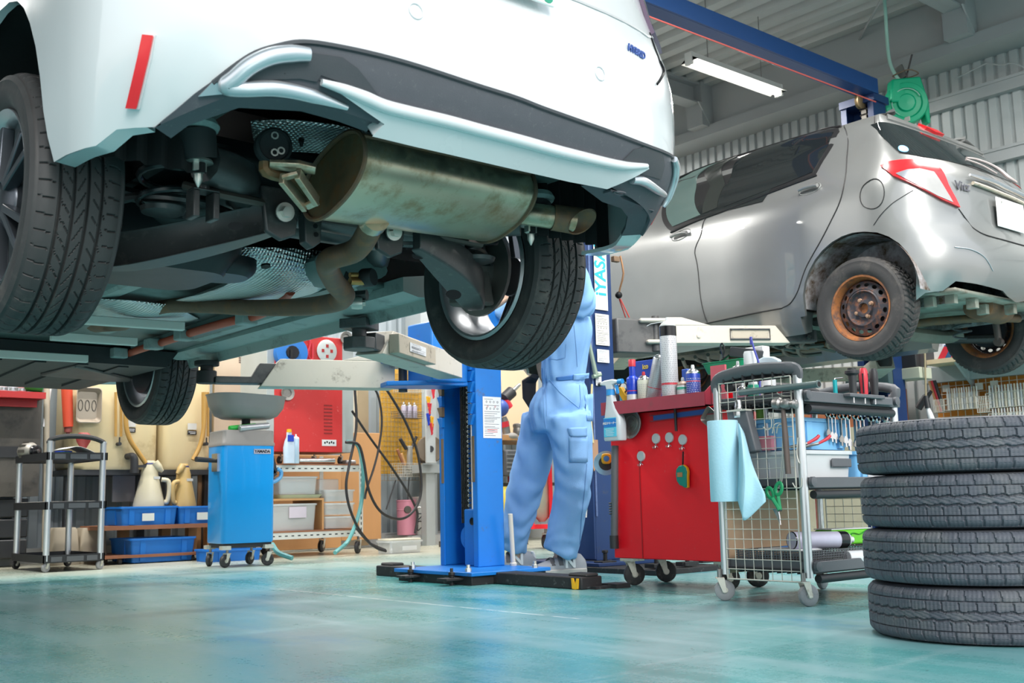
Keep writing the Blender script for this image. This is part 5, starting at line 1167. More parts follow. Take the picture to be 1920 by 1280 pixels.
def caster(c, r, parent, ang=0., w=.024, wm=None, top=None, brake=False, fm=None):
    # c: contact point on the floor; ang: trail direction
    M = Matrix.Translation(V(c)) @ rotz(ang); z = r; top = top or r*2.5
    m = MB(M); m.lathe([(r*.35, -w*.5), (r*.86, -w*.5), (r*.97, -w*.36), (r, -w*.15), (r, w*.15), (r*.97, w*.36), (r*.86, w*.5), (r*.35, w*.5)], (0, 0, r), (0, 1, 0), 26); o = m.build('caster_wheel', wm or M_wheelk, parent)
    f = MB(M); f.lathe([(r*.30, -w*.58), (r*.34, -w*.2), (r*.34, w*.2), (r*.30, w*.58)], (0, 0, r), (0, 1, 0), 14)
    for s in (-1, 1): f.prism([(-r*.2, r*.78), (r*.2, r*.78), (r*.75, r*2.15), (0, r*2.2)], 'y', s*w*.72-.0015, s*w*.72+.0015)
    f.bb(0-.0, r*.85, -w*.8, w*.8, r*2.12, r*2.22); f.build('caster_fork', fm or M_fork, parent, bevel=.001)
    MB(M).cyl((r*.45, 0, r*2.2), (r*.45, 0, top), r*.22, n=12).build('caster_stem', M_steelt, parent)
    if brake: MB(M).prism([(-r*.9, r*.55), (-r*.1, r*1.35), (r*.2, r*1.3), (-r*.75, r*.4)], 'y', w*.8, w*1.3).build('caster_brake', pm('brake_green_steel', (.25, .34, .28), .4, .5), parent)
CANK = 1.
def can(name, label, loc, r, h, body, cat='spray can', top=None, cap=None, bands=(), group=None, tilt=None, nozzle=True, dome=True, capmat=None, lab=None):
    r *= CANK; h *= CANK; bands = [(p*CANK, q*CANK, w) for p, q, w in bands]; cap = cap and (cap[0]*CANK, cap[1]*CANK)
    M = Matrix.Translation(V(loc)) @ (tilt.to_4x4() if tilt else Matrix())
    o = thing(name, label, cat, loc, 0, group); WM[o.name] = Matrix.Translation(V(loc))
    if tilt: o.rotation_euler = tilt.to_euler(); WM[o.name] = M.copy()
    MB(M).lathe([(r*.93, 0), (r, .004), (r, h-.004), (r*.96, h)], n=24).build('body', body, o)
    hh = h
    if dome: MB(M).lathe([(r*.99, h-.002), (r*.99, h+.004), (r*.9, h+.008), (r*.72, h+r*.45), (r*.5, h+r*.6), (r*.42, h+r*.66)], n=24).build('shoulder', top or M_chrome, o); hh = h+r*.64
    if cap: MB(M).lathe([(cap[0], hh-.004), (cap[0], hh+cap[1]*.8), (cap[0]*.85, hh+cap[1])], n=20).build('cap', capmat, o)
    elif nozzle: MB(M).lathe([(r*.26, hh), (r*.26, hh+.010), (r*.2, hh+.018)], n=12).build('nozzle', capmat or M_shoel, o)
    for z0, z1, mt in bands: MB(M).lathe([(r+.0006, z0), (r+.0006, z1)], n=24, caps=False).build('label_band', mt, o)
    if lab:
        q = random.Random(len(label)); m = MB(M)
        z = h*.12
        while z < h*.86:
            a = 0
            while a < 2*pi: l = q.uniform(.08, .3); m.grid(lambda u, v: V(((r+.0009)*cos(a+l*u), (r+.0009)*sin(a+l*u), z+.0022*v)), 2, 1); a += l+.12
            z += .0085 if r > .02 else .007
        m.build('printing', lab, o, smooth=False)
    return o
# ================================================================ stack of van tyres
tyv = tyre(MB(), .33, .150, .165, 'van', 736, 64)
def solve_stack():
    best = None
    for R in (.33,):
        for i in range(60):
            for j in range(60):
                cx, cy = 2.9+i*.015, 1.3+j*.015
                p = [pix((cx+R*.96*cos(t*pi/36), cy+R*.96*sin(t*pi/36), .02)) for t in range(72)]
                e = (min(q[0] for q in p)-1634)**2+(max(q[1] for q in p)-1201)**2
                if best is None or e < best[0]: best = (e, cx, cy, R)
    return best
_, tx, ty, tR = solve_stack()
from math import acos
offs = [(.012, 0), (-.004, .004), (.0, .002), (-.002, .006)]
labs = ['worn black van tyre lying at the bottom of the stack', 'worn black van tyre lying second from the bottom of the stack', 'worn black van tyre lying third from the bottom of the stack', 'worn black van tyre on the top of the stack']
zt = 0
M_ty2 = M_tyre2
t0_ = None
for k in range(4):
    c = V((tx+offs[k][0], ty+offs[k][1], .0753+k*.1515))
    R_ = Matrix.Rotation(radians(90), 4, 'Y') if True else None
    if t0_ is None:
        m = MB(Matrix.Translation(c) @ Matrix.Rotation(radians(-90), 4, 'Y')); m.add(tyv.v, tyv.f); t0_ = m.build('tyre', M_tyre2, None, labs[0], 'tyre', 'stack of four van tyres', ang=45); zc0 = t0_.location.z
        base_loc = t0_.location.copy()
    else:
        d = t0_.copy(); COL.objects.link(d); d.location = base_loc+V((offs[k][0], offs[k][1], k*.1515)); d.rotation_euler = (0, 0, k*1.37); d['label'] = labs[k]
# ================================================================ red tool cabinet
XF = 3.75
ya, yb = 3.055, 3.705
rc = thing('tool_cabinet', 'red steel tool cabinet on casters, cans along its top', 'tool cabinet', (XF+.2, (ya+yb)/2, 0))
MB().bb(XF, XF+.36, ya, yb, .125, .79).build('body', M_redp, rc, bevel=.004)
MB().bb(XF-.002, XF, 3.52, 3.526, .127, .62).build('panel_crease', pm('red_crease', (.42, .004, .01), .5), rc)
for p, a in (((3.80, 3.63), 2.6), ((4.03, 3.64), 2.4), ((3.83, 3.10), 2.7), ((4.03, 3.10), 2.5)):
    caster((p[0], p[1], 0), .050, rc, a, .028)
    MB().bb(p[0]-.05, p[0]+.03, p[1]-.04, p[1]+.04, .112, .125).build('caster_plate', M_fork, rc)
# tray along the top, with folded end
TX0 = XF-.085
MB().bb(TX0, XF+.36, 3.09, 3.66, .805, .811).build('tray_floor', M_maroon, rc)
MB().bb(TX0-.003, TX0, 3.05, 3.675, .785, .845).build('tray_lip', M_maroon, rc)
MB().prism([(TX0, .79), (TX0, .845), (TX0+.12, .93), (XF+.36, .93), (XF+.36, .79)], 'y', 3.047, 3.05).build('tray_end', M_maroon, rc)
MB().bb(TX0, XF+.36, 3.672, 3.675, .79, .845).bb(TX0, XF+.3, 3.66, 3.672, .79, .80).build('tray_end', M_maroon, rc)
rb_ = MB().bb(XF+.0, XF+.24, 2.965, 3.045, .79, .935).build('box', M_redp, None, 'bright red steel box beside the can tray on the cabinet top', 'box', bevel=.004)
tag(MB().bb(XF-.048, XF-.036, 2.965, 3.043, .79, .955).build('sheet', pm('faded_pink_red', (.58, .10, .13), .6), None), 'faded red plate standing up behind the trolley handle', 'plate')
def onF(px, py, off=0.): return at(px, py, X=XF-off)
# magnet hooks
for i, (px, py, lb) in enumerate(((1231, 822, 'leftmost of the three grey magnet hooks in a row on the red cabinet'), (1256, 820, 'middle of the three grey magnet hooks in a row on the red cabinet'), (1281, 824, 'grey magnet hook holding the green tape measure'), (1203, 855, 'lone lower grey magnet hook on the red cabinet'))):
    c = onF(px, py); o = thing('magnet_hook', lb, 'hook', tuple(c), 0, 'magnet hooks on the red cabinet')
    MB().lathe([(.0235, 0), (.0235, -.006), (.022, -.008)], c, (1, 0, 0), 24).build('magnet', pm('magnet_grey', (.52, .54, .56), .4, .2), o)
    MB().tube([c+V((-.006, 0, -.02)), c+V((-.008, 0, -.034)), c+V((-.014, 0, -.046)), c+V((-.024, 0, -.044)), c+V((-.028, 0, -.036))], .002, 6, sm=4).tube([c+V((-.006, -.012, -.040)), c+V((-.010, 0, -.030)), c+V((-.006, .012, -.040))], .0015, 5, sm=3).build('hook', M_chrome, o)
c = onF(1281, 893, .012); o = thing('tape_measure', 'green tape measure hanging by a black strap on the red cabinet', 'tape measure', tuple(c))
tm_ = [(.031, .0), (.034, .02), (.028, .038), (.012, .05), (-.01, .048), (-.026, .032), (-.030, .01), (-.026, -.02), (-.010, -.038), (.004, -.042), (.016, -.05), (.03, -.048)]
MB().prism([(-y, z) for y, z in tm_], 'x', -.017, .009, o=c).build('case', pm('tape_green', (.0, .22, .17), .35, 0, .1), o, bevel=.005)
MB().prism([(-y*1.06-.001 if y > 0 else -y*.5, z*1.02) for y, z in tm_], 'x', -.012, .004, o=c).build('case_edge', M_yel, o, bevel=.003)
MB().box(c+V((-.0175, .004, .008)), (.001, .03, .02)).build('case_label', pm('orange_brown_label', (.42, .18, .07), .5), o)
cs = onF(1281, 846, .012); MB().bar(cs, c+V((0, 0, .045)), .002, .009).build('strap', M_kplast, o)
# parts trays stuck on with magnets
c = onF(1186, 793, .004); o = thing('magnetic_tray', 'round grey magnetic parts tray on the red cabinet', 'tray', tuple(c))
M_mag = pm('magnetic_tray_steel', (.30, .285, .265), .38, .6, .15, 8, dirt=(.16, .12, .09), damt=.3, dscale=20)
MB().lathe([(.0, -.006), (.055, -.006), (.060, -.020), (.071, -.026), (.073, -.024), (.062, -.016), (.057, 0), (0, 0)], c, (1, 0, 0), 40).build('dish', M_mag, o)
MB().lathe([(.0, -.012), (.018, -.012), (.02, -.006)], c, (1, 0, 0), 24).lathe([(.034, -.007), (.036, -.009), (.038, -.007)], c, (1, 0, 0), 32, caps=False).build('magnet', M_mag, o)
c = onF(1339, 785, .004); o = thing('magnetic_tray', 'square grey magnetic parts tray tilted on the red cabinet', 'tray', tuple(c))
R45 = Matrix.Rotation(radians(38), 3, 'X')
m = MB(); fr = [[R45 @ V((x, u*k, v*k)) for u, v in rrect(.094, .074, .014)] for x, k in ((0, .86), (-.016, .95), (-.022, 1.04), (-.024, 1.02), (-.017, .92), (-.006, .80))]; m.M = Matrix.Translation(c); m.loft(fr).build('dish', M_mag, o)
MB().lathe([(.0, -.010), (.018, -.010), (.02, -.004)], c, (1, 0, 0), 24).build('magnet', M_mag, o)
# blue socket rail and T bar
a, b = onF(1226, 784, .006), onF(1352, 768, .006); o = thing('socket_rail', 'blue socket rail across the red cabinet front', 'tool rail', tuple((a+b)/2))
MB().bar(a, b, .022, .008, up=(1, 0, 0)).build('rail', pm('rail_blue', (.05, .13, .45), .4, .2), o)
for dz in (.013, -.013): MB().bar(a+V((0, .02, dz)), b+V((0, 0, dz)), .004, .014, up=(1, 0, 0)).build('rail_edge', pm('rail_red_edge', (.35, .03, .05), .5), o)
a, b = onF(1265, 752, .022), onF(1268, 808, .018); o = thing('t_handle_bar', 'thin dark sliding bar with brass head hung over the blue rail', 'tool', tuple(b))
MB().cyl(a, b, .0065, n=12).build('shaft', pm('bar_black_steel', (.05, .045, .05), .35, .7), o); MB().lathe([(.010, -.012), (.012, 0), (.009, .008), (.005, .012)], a, n=12).build('head', pm('brass', (.62, .50, .28), .35, .9), o)
# long dark pipe strapped to the left end
a, b = at(1153, 835, X=XF-.03), at(1152, 1028, X=XF-.03)
o = thing('pipe', 'long dark grey pipe hung upright on the cabinet end', 'pipe', tuple(b))
MB().cyl(a+V((0, 0, .0)), b, .017, n=16).build('tube', M_gplast, o); MB().lathe([(.021, 0), (.021, .06)], b, n=16).build('collar', M_kplast, o)
m = MB()
for k in range(5): m.lathe([(.018, -.004), (.0205, 0), (.018, .004)], b+V((0, 0, .16+.012*k)), n=16)
m.build('tape_wrap', M_kplast, o)
# spray bottle on the corner
c = at(1154, 826, X=XF-.075); o = thing('spray_bottle', 'clear trigger spray bottle with blue label hung on the cabinet corner', 'spray bottle', tuple(c))
def bsec(w, d, z, dx=0.): return [c+V((x, y+dx, z)) for x, y in rrect(d, w, min(w, d)*.3, 4)]
MB().loft([bsec(.104, .05, 0), bsec(.110, .056, .006), bsec(.110, .056, .075), bsec(.100, .05, .105), bsec(.062, .044, .150, .012), bsec(.044, .036, .190, .018), bsec(.036, .034, .215, .02)]).build('bottle', pm('frosted_bottle', (.62, .68, .72), .3, 0, .05, 8, alpha=.85), o)
lbp = TM(c+V((-.0288, .004, .062)), (0, -1, 0), (0, 0, 1))
lbo = MB(lbp).box((0, 0, 0), (.080, .088, .0012)).build('label', pm('label_sky', (.10, .55, .76), .4), o)
MB(lbp).box((0, .020, .0008), (.080, .040, .0008)).build('label_band', pm('label_blue', (.02, .20, .58), .4), lbo)
text('内窓クリーナー', .0125, lbp @ Matrix.Translation((0, .018, .0018)), M_label, lbo, 'label_lettering', .0003, bold=.0004)
ink = MB(lbp)
for k in range(6): ink.box((-.004+.003*(k % 2), -.008-.006*k, .0009), (.056-.006*(k % 3), .0016, .0004))
ink.build('label_printing', M_label, lbo, smooth=False)
MB().lathe([(.021, .212), (.021, .238)], c+V((0, .02, 0)), n=18).build('collar', pm('collar_blue', (.03, .30, .70), .4), o)
hd_ = c+V((0, .02, .238))
MB().prism([(.018, 0), (-.018, 0), (-.02, .022), (-.052, .028), (-.052, .040), (-.02, .048), (.03, .046), (.055, .040), (.060, .026), (.024, .02)], 'x', -.013, .013, o=hd_).build('trigger_head', pm('trigger_clear', (.66, .70, .72), .3), o, bevel=.005)
MB().cyl(hd_+V((0, -.052, .034)), hd_+V((0, -.078, .034)), .012, n=12).prism([(-.03, .022), (-.044, .02), (-.05, -.02), (-.044, -.024)], 'x', -.006, .006, o=hd_).build('nozzle', MATS['collar_blue'], o)
MB().cyl(hd_+V((0, .058, .032)), hd_+V((0, .075, .032)), .010, n=12).build('knob', M_kplast, o)
# tape roll with yellow measure hanging on the end
c = at(1136, 868, X=XF+.05); o = thing('masking_roll', 'pale blue roll with a yellow tape measure hooked on it', 'tape roll', tuple(c))
MB().lathe([(.036, -.012), (.058, -.012), (.058, .012), (.036, .012)], c, (.65, .75, 0), 30).build('roll', pm('roll_pale_blue', (.30, .52, .72), .5), o)
MB().lathe([(0, -.016), (.035, -.016), (.037, .014)], c, (.65, .75, 0), 24).build('core', M_kplast, o)
MB().prism(rrect(.046, .05, .014), 'y', -.045, -.02, R=rotz(-.7).to_3x3(), o=c+V((0, 0, .02))).build('measure', M_yel, o, bevel=.004); MB().lathe([(.0, -.048), (.014, -.047)], c+V((-.0, -.0, .02)), (.65, .75, 0), 16).build('measure_badge', pm('badge_mid_blue', (.05, .22, .55), .4), o)
# ---- on the tray
CANK = 1.12
def onT(px, x=XF+.0): p = at(px, 740, X=x); return V((x, p.y, .812))
M_canw = pm('can_white', (.66, .66, .68), .35, .2, .03); M_canb = pm('can_blue', (.02, .06, .40), .3, .1, .05); M_cans = pm('can_silver', (.50, .51, .54), .3, .6, .06, 20); M_canc = pm('can_cream', (.60, .60, .50), .4, 0, .05)
M_bk = pm('gloss_black', (.012, .012, .014), .2, 0, 0); M_rd = pm('red_print', (.62, .03, .05), .4, 0, 0); M_gr = pm('green_print', (.02, .38, .24), .4, 0, 0); M_pr = pm('print_grey', (.36, .36, .40), .5, 0, 0); M_bluec = pm('bottle_blue', (.012, .05, .48), .22, 0, .05)
o = can('tall_spray_can', 'tallest white spray can on the tray, with a long thin straw', onT(1257, XF-.03), .0335, .312, M_canw, top=pm('cap_grey', (.45, .47, .46), .4), bands=((.272, .312, M_bk), (.074, .083, M_rd)), lab=M_pr)
p = o.location+V((0, 0, .375)); MB().tube([p, p+V((0, .10, .001)), p+V((0, .125, -.006))], .0018, 6).build('straw', M_label, o)
can('oil_bottle', 'blue slim bottle with a red screw cap on the tray', onT(1187, XF-.03), .0255, .118, M_bluec, 'bottle', top=M_bluec, bands=((.004, .055, M_canw), (.068, .071, M_rd)), cap=(.013, .055), capmat=M_bluec)
o = bpy.context.view_layer
q = onT(1187, XF-.03); ob_ = [k for k in bpy.data.objects if k.name.startswith('oil_bottle')][0]; MB().lathe([(.0165, .192), (.017, .222), (.015, .225)], q, n=16).build('screw_cap', M_rd, ob_)
can('spray_can', 'cream spray can with a red nozzle beside the blue bottle', onT(1208, XF-.02), .027, .112, M_canc, capmat=M_rd, lab=M_pr)
can('spray_can', 'silver spray can leaning against the tall white can', onT(1222, XF-.01)+V((0, 0, .012)), .030, .185, M_cans, tilt=Matrix.Rotation(radians(17), 3, 'X'), capmat=M_bk, lab=M_pr, bands=((.0, .012, M_bk), (.066, .070, M_rd)))
can('spray_can', 'short white can with a green print between the tall can and blue can', onT(1281, XF-.02), .0245, .070, M_canw, top=pm('rusty_top', (.32, .24, .20), .5, .5), bands=((.052, .062, M_gr),), capmat=M_label, lab=M_pr)
can('spray_can', 'blue and white spray can at the right end of the tray', onT(1301, XF-.02), .028, .112, M_canb, bands=((.078, .081, M_rd), (.004, .03, M_canw)), capmat=M_label, lab=M_label)
can('spray_can', 'slim white can half hidden behind the tall white can', onT(1271, XF+.03), .02, .075, M_canw, bands=((.03, .05, M_rd),), lab=M_pr)
p = onT(1153, XF+.02); o = thing('torch', 'black and chrome torch standing at the left end of the tray', 'torch', tuple(p)); MB().lathe([(.022, 0), (.022, .07), (.018, .08)], p, n=18).build('barrel', M_kplast, o); MB().lathe([(.020, .08), (.021, .12), (.016, .13)], p, n=18).build('head', M_chrome, o)
p = onT(1172, XF-.03); o = thing('clamp_meter', 'yellow and black hand tool leaning at the left of the tray', 'hand tool', tuple(p)); R_ = Matrix.Rotation(radians(-35), 3, 'X'); MB().prism(rrect(.030, .11, .012), 'x', -.012, .012, R=R_, o=p+V((0, 0, .055))).build('body', M_yel, o, bevel=.003); MB().tube([p+V((0, .01+.025*cos(t*pi/8), .10+.025*sin(t*pi/8))) for t in range(16)], .004, 6, closed=True).build('jaw', M_kplast, o)
def cbox(nm, lb, c, d, mat, rz=0, cat='box', **k): return MB(Matrix.Translation(V(c)) @ rotz(rz)).box((0, 0, d[2]/2), d).build(nm, mat, None, lb, cat, bevel=.003, **k)
p = onT(1226, XF+.14); o = thing('parts_box', 'blue carton with yellow lettering behind the cans', 'box', tuple(p)); MB(Matrix.Translation(p) @ rotz(.1)).box((0, 0, .118), (.06, .19, .236)).build('carton', pm('carton_blue', (.012, .06, .42), .4), o, bevel=.002)
text('Sumico', .034, TM(p+V((-.0325, .045, .205)), (-.1, -1, 0), (0, 0, 1)), pm('carton_yellow', (.80, .62, .05), .4), o, 'carton_lettering', .0005, bold=.001)
cbox('carton', 'small teal and white carton at the back left of the tray', onT(1181, XF+.16), (.05, .10, .12), pm('carton_teal', (.06, .30, .42), .4))
cbox('carton', 'narrow blue and grey carton behind the blue and white can', onT(1292, XF+.14), (.05, .035, .17), pm('carton_blue_b', (.02, .09, .42), .4))
CANK = 1.
# green bin with charger and loose leads
p = V((XF+.15, 3.06, .936)); o = thing('parts_bin', 'green shallow bin on the red box', 'bin', tuple(p))
MB().loft([[p+V((x*k, y*k, z)) for x, y in rrect(.20, .24, .03)] for k, z in ((.86, 0), (1, .045), (1.04, .047), (1.04, .05), (.98, .05), (.84, .006))]).build('bin', pm('bin_green', (.01, .36, .17), .4), o)
p2 = p+V((0, -.03, .055)); o = thing('charger', 'black mains charger lying in the green bin', 'charger', tuple(p2)); R_ = Matrix.Rotation(radians(12), 3, 'X')
MB().prism(rrect(.14, .045, .008), 'x', -.03, .03, R=R_, o=p2+V((0, -.03, .028))).build('case', pm('charger_black', (.03, .032, .04), .4), o, bevel=.003)
for k in range(4): MB().tube([p2+V((-.02, .05, .03)), p2+V((-.035+.01*k, .09+.006*k, .0)), p2+V((-.03, .06-.01*k, -.006)), p2+V((-.03+.01*k, .0, .0+.004*k))], .004, 6, sm=5).build('cord', M_bk, o)
MB().tube([p2+V((-.02, .08, .02)), p2+V((-.02, .095, .07)), p2+V((-.02, .085, .085)), p2+V((-.02, .075, .06)), p2+V((-.02, .085, .02))], .004, 6, sm=5).build('cord', M_bk, o)
cbox('carton', 'small white carton lying behind the black charger', p+V((.05, -.08, .062)), (.05, .10, .05), M_label)
# ================================================================ silver tube trolley with mesh side
XT = 3.47
pL = at(1361, 1080, X=XT); pR = at(1517, 1085, X=XT)
tr_ = thing('tool_trolley', 'tube framed trolley with a wire mesh side and black shelves', 'trolley', (XT+.33, (pL.y+pR.y)/2, 0))
yl, yr = pL.y, pR.y; XB = 4.12
zt_ = at(1505, 702, X=XT).z
for (x, y, zz) in ((XT, yl, zt_-.015), (XT, yr, zt_), (XB, yl, .80), (XB, yr, .80)):
    MB().cyl((x, y, .10), (x, y, zz), .0165, n=16).build('post', M_tube, tr_)
for i, (x, y) in enumerate(((XT, yl), (XT, yr), (XB, yl), (XB, yr))): caster((x-.01, y, 0), .040, tr_, 2.3+.5*i, .024, M_wheelg, top=.12)
ZS = [at(1530, 1060, X=XT).z, at(1530, 900, X=XT).z, at(1530, 735, X=XT).z]
for k, z in enumerate(ZS):
    m = MB()
    for y0_, y1_ in ((yr-.02, yr-.012), (yl+.012, yl+.02)): m.bb(XT+.01, XB+.02, y0_, y1_, z-.028, z+.012)
    for x0_, x1_ in ((XT+.012, XT+.02), (XB+.012, XB+.02)): m.bb(x0_, x1_, yr-.015, yl+.015, z-.028, z+.012)
    m.build('shelf_rim', M_gplast, tr_, bevel=.003)
    m = MB().bb(XT, XB+.02, yr-.012, yl+.012, z-.022, z-.016)
    for i in range(8): m.bb(XT, XB+.02, yr+.045*i, yr+.045*i+.006, z-.034, z-.022)
    m.build('shelf', M_kplast, tr_)
    for x in (XT+.02, XB-.02): MB().lathe([(.018, 0), (.018, .014), (.008, .016)], (x+.0, yr-.02, z-.004), (0, -1, 0), 18).build('shelf_clamp', M_gplast, tr_)
    if k < 3: MB().bb(XB-.20, XB-.06, yr-.036, yr-.02, z-.024, z+.006).build('rim_step', M_gplast, tr_, bevel=.004)
    MB().cyl((XT+.05, yr-.005, z-.052), (XB-.02, yr-.005, z-.052), .016, n=12).build('under_rail', M_kplast, tr_)
# arched handle
hp = [V((XT, yl, zt_-.03)), V((XT-.005, yl-.0, zt_+.005)), V((XT-.012, yl-.05, zt_+.028)), V((XT-.015, (yl+yr)/2, zt_+.040)), V((XT-.012, yr+.05, zt_+.032)), V((XT-.005, yr+.0, zt_+.022)), V((XT, yr, zt_-.01))]
MB().tube(hp, .019, 10, sm=4, sx=1.25, sy=.75).build('handle', M_gplast, tr_)
m = MB()
for i in range(7): yy = yl-.05-(yl-yr-.10)*i/6; m.bb(XT-.022, XT+.012, yy-.003, yy+.003, zt_-.0, zt_+.026)
m.bb(XT+.008, XT+.014, yr+.03, yl-.03, zt_-.004, zt_+.03); m.build('handle_ribs', M_kplast, tr_)
MB().tube([(XT+.05, yl-.02, ZS[2]+.06), (XT+.35, yl-.02, ZS[2]+.075), (XB, yl-.02, ZS[2]+.06), (XB+.03, yl-.02, ZS[2]-.02)], .022, 10, sm=4).build('guard_rail', M_kplast, tr_)
MB().tube([(XB+.005, yl-.01, ZS[2]+.055), (XB+.02, (yl+yr)/2, ZS[2]+.075), (XB+.005, yr+.0, ZS[2]+.05), (XB, yr, ZS[2]+.0)], .021, 10, sm=4).build('guard_rail', M_gplast, tr_)
# mesh sides
def mesh_panel(x, y0_, y1_, z0_, z1_, ny, nz, nm, par, rr=.0017):
    m = MB()
    for i in range(ny+1): y = y0_+(y1_-y0_)*i/ny; m.cyl((x, y, z0_), (x, y, z1_), rr if 0 < i < ny else rr*1.9, n=6)
    for j in range(nz+1): z = z0_+(z1_-z0_)*j/nz; m.cyl((x-rr, y0_, z), (x-rr, y1_, z), rr if 0 < j < nz else rr*1.9, n=6)
    return m.build(nm, M_wire, par)
mesh_panel(XT-.012, yr+.024, yl-.02, .085, ZS[2]+.07, 8, 20, 'mesh_panel', tr_)
mesh_panel(XB+.02, yr+.02, yl-.02, .12, ZS[1]-.04, 8, 9, 'mesh_panel', tr_)
a, b = at(1388, 736, X=XT-.03), at(1533, 720, X=XT-.03); m = MB(); m.tube([a, b], .0125, 16); m.lathe([(.0145, 0), (.0145, .006), (.010, .006)], b, tuple(b-a), 16); m.build('towel_bar', pm('bar_grey_teal', (.13, .18, .18), .4, .4, .2, 20), tr_)
MB().lathe([(.0, .007), (.010, .007)], b, tuple(b-a), 16).build('bar_end', M_bk, tr_)
# casters seen behind the trolley belong to the cabinet; plywood behind the lower shelf
tag(MB().bb(3.50, 4.08, yl+.024, yl+.036, .10, .445).build('board', M_woodl, None), 'light plywood board standing behind the bottom shelf of the trolley', 'board')
tag(MB().bb(3.488, 3.50, yl+.0205, yl+.034, .10, .42).build('batten', M_woodp, None), 'narrow orange brown batten at the edge of the plywood board', 'batten')
# paper roll with a loose sheet
c0_ = at(1362, 940, X=XT-.075); c1_ = at(1364, 788, X=XT-.075); Mp = pm('paper_towel_blue', (.42, .70, .82), .8, 0, .05, 20, .3, 120)
o = thing('paper_roll', 'pale blue paper towel roll with a loose sheet hanging on the trolley', 'paper roll', tuple(c0_))
MB().lathe([(.018, 0), (.058, 0), (.060, .004), (.060, c1_.z-c0_.z-.004), (.058, c1_.z-c0_.z), (.018, c1_.z-c0_.z)], c0_, n=40).build('roll', Mp, o)
XS = XT-.115
def sp(px, py, dx=0.): return at(px, py, X=XS+dx)
rows = [[sp(1384, 792, .05), sp(1389, 800, .04), sp(1396, 812, .05), sp(1400, 828, .06)],
        [sp(1385, 840, .03), sp(1393, 850, -.01), sp(1404, 860, .02), sp(1412, 872, .04)],
        [sp(1384, 890, .03), sp(1394, 900, -.01), sp(1412, 905, .02), sp(1428, 912, .03)],
        [sp(1382, 930, .03), sp(1392, 938, -.012), sp(1410, 936, .015), sp(1434, 925, .03)],
        [sp(1383, 938, .03), sp(1390, 962, .0), sp(1398, 975, .01), sp(1436, 940, .03)]]
sheet(rows, 5).build('loose_sheet', Mp, o, solid=.0015)
# black pouch holding a big chrome socket
a = at(1395, 798, X=XT-.02); o = thing('tool_pouch', 'dark grey plastic pouch hooked on the mesh behind the paper roll', 'pouch', tuple(a))
MB().prism([(.06, .06), (-.035, .06), (-.075, -.10), (-.03, -.11), (.055, .01)], 'x', -.03, .012, o=a).build('pouch', M_gplast, o, bevel=.006)
MB().bb(a.x-.04, a.x, a.y-.04, a.y+.05, a.z+.055, a.z+.062).build('bracket', M_wire, o)
c = at(1386, 783, X=XT-.035); o = thing('socket', 'large chrome socket standing on the mesh bracket', 'socket', tuple(c))
MB().lathe([(.021, 0), (.023, .01), (.022, .028), (.016, .034), (.016, .046), (.014, .05), (.014, .068), (.010, .070)], c, n=24).build('body', M_chrome, o)
# hammer
hd0 = at(1452, 757, X=XT-.035); hd1 = at(1494, 757, X=XT-.035); ht = at(1467, 750, X=XT-.035); hb_ = at(1478, 888, X=XT-.035)
o = thing('hammer', 'ball peen hammer hanging on the mesh side of the trolley', 'hammer', tuple(hb_))
d = (hd1-hd0).normalized(); L = (hd1-hd0).length
MB().lathe([(.0, 0), (.021, 0), (.0235, .006), (.0235, .026), (.016, .034), (.0205, .045), (.0205, L*.62), (.013, L*.72), (.016, L*.82), (.018, L*.92), (.012, L), (0, L+.003)], hd0, tuple(d), 20).build('head', M_steelt, o)
MB().tube([ht, ht.lerp(hb_, .12), ht.lerp(hb_, .5), hb_], [.008, .0095, .0135, .0125], 12, sm=3, sx=.8).build('handle', pm('handle_worn', (.10, .075, .065), .6, 0, .3, 14), o)
# scissors
c = at(1462, 950, X=XT-.03); o = thing('scissors', 'green handled scissors hanging from wire hooks on the mesh', 'scissors', tuple(at(1473, 980, X=XT-.03)))
Mgs = pm('scissor_green', (.02, .30, .12), .4, 0, .1)
for (px, py, rx, rz_, a_) in ((1444, 924, .013, .021, -.45), (1460, 916, .014, .023, .35)):
    cc = at(px, py, X=XT-.03); MB().tube([cc+V((0, rx*cos(t*pi/9)*cos(a_)-rz_*sin(t*pi/9)*sin(a_), rx*cos(t*pi/9)*sin(a_)+rz_*sin(t*pi/9)*cos(a_))) for t in range(18)], .0052, 8, closed=True, sx=1, sy=1.4).build('handle', Mgs, o)
MB().tube([at(1449, 934, X=XT-.034), at(1458, 948, X=XT-.034), at(1462, 956, X=XT-.034)], .008, 8, sx=1.2).tube([at(1459, 930, X=XT-.030), at(1461, 944, X=XT-.03), at(1463, 956, X=XT-.03)], .007, 8).build('handle', Mgs, o)
MB().prism([(at(px, py, X=XT).y-c.y, at(px, py, X=XT).z-c.z) for px, py in ((1459, 954), (1468, 952), (1471, 966), (1473, 983), (1466, 968))], 'x', -.003, .003, o=c+V((0, 0, 0))).build('blade', M_chrome, o)
MB().lathe([(.007, -.006), (.007, .006)], at(1462, 955, X=XT-.03), (1, 0, 0), 12).build('pivot', M_gplast, o)
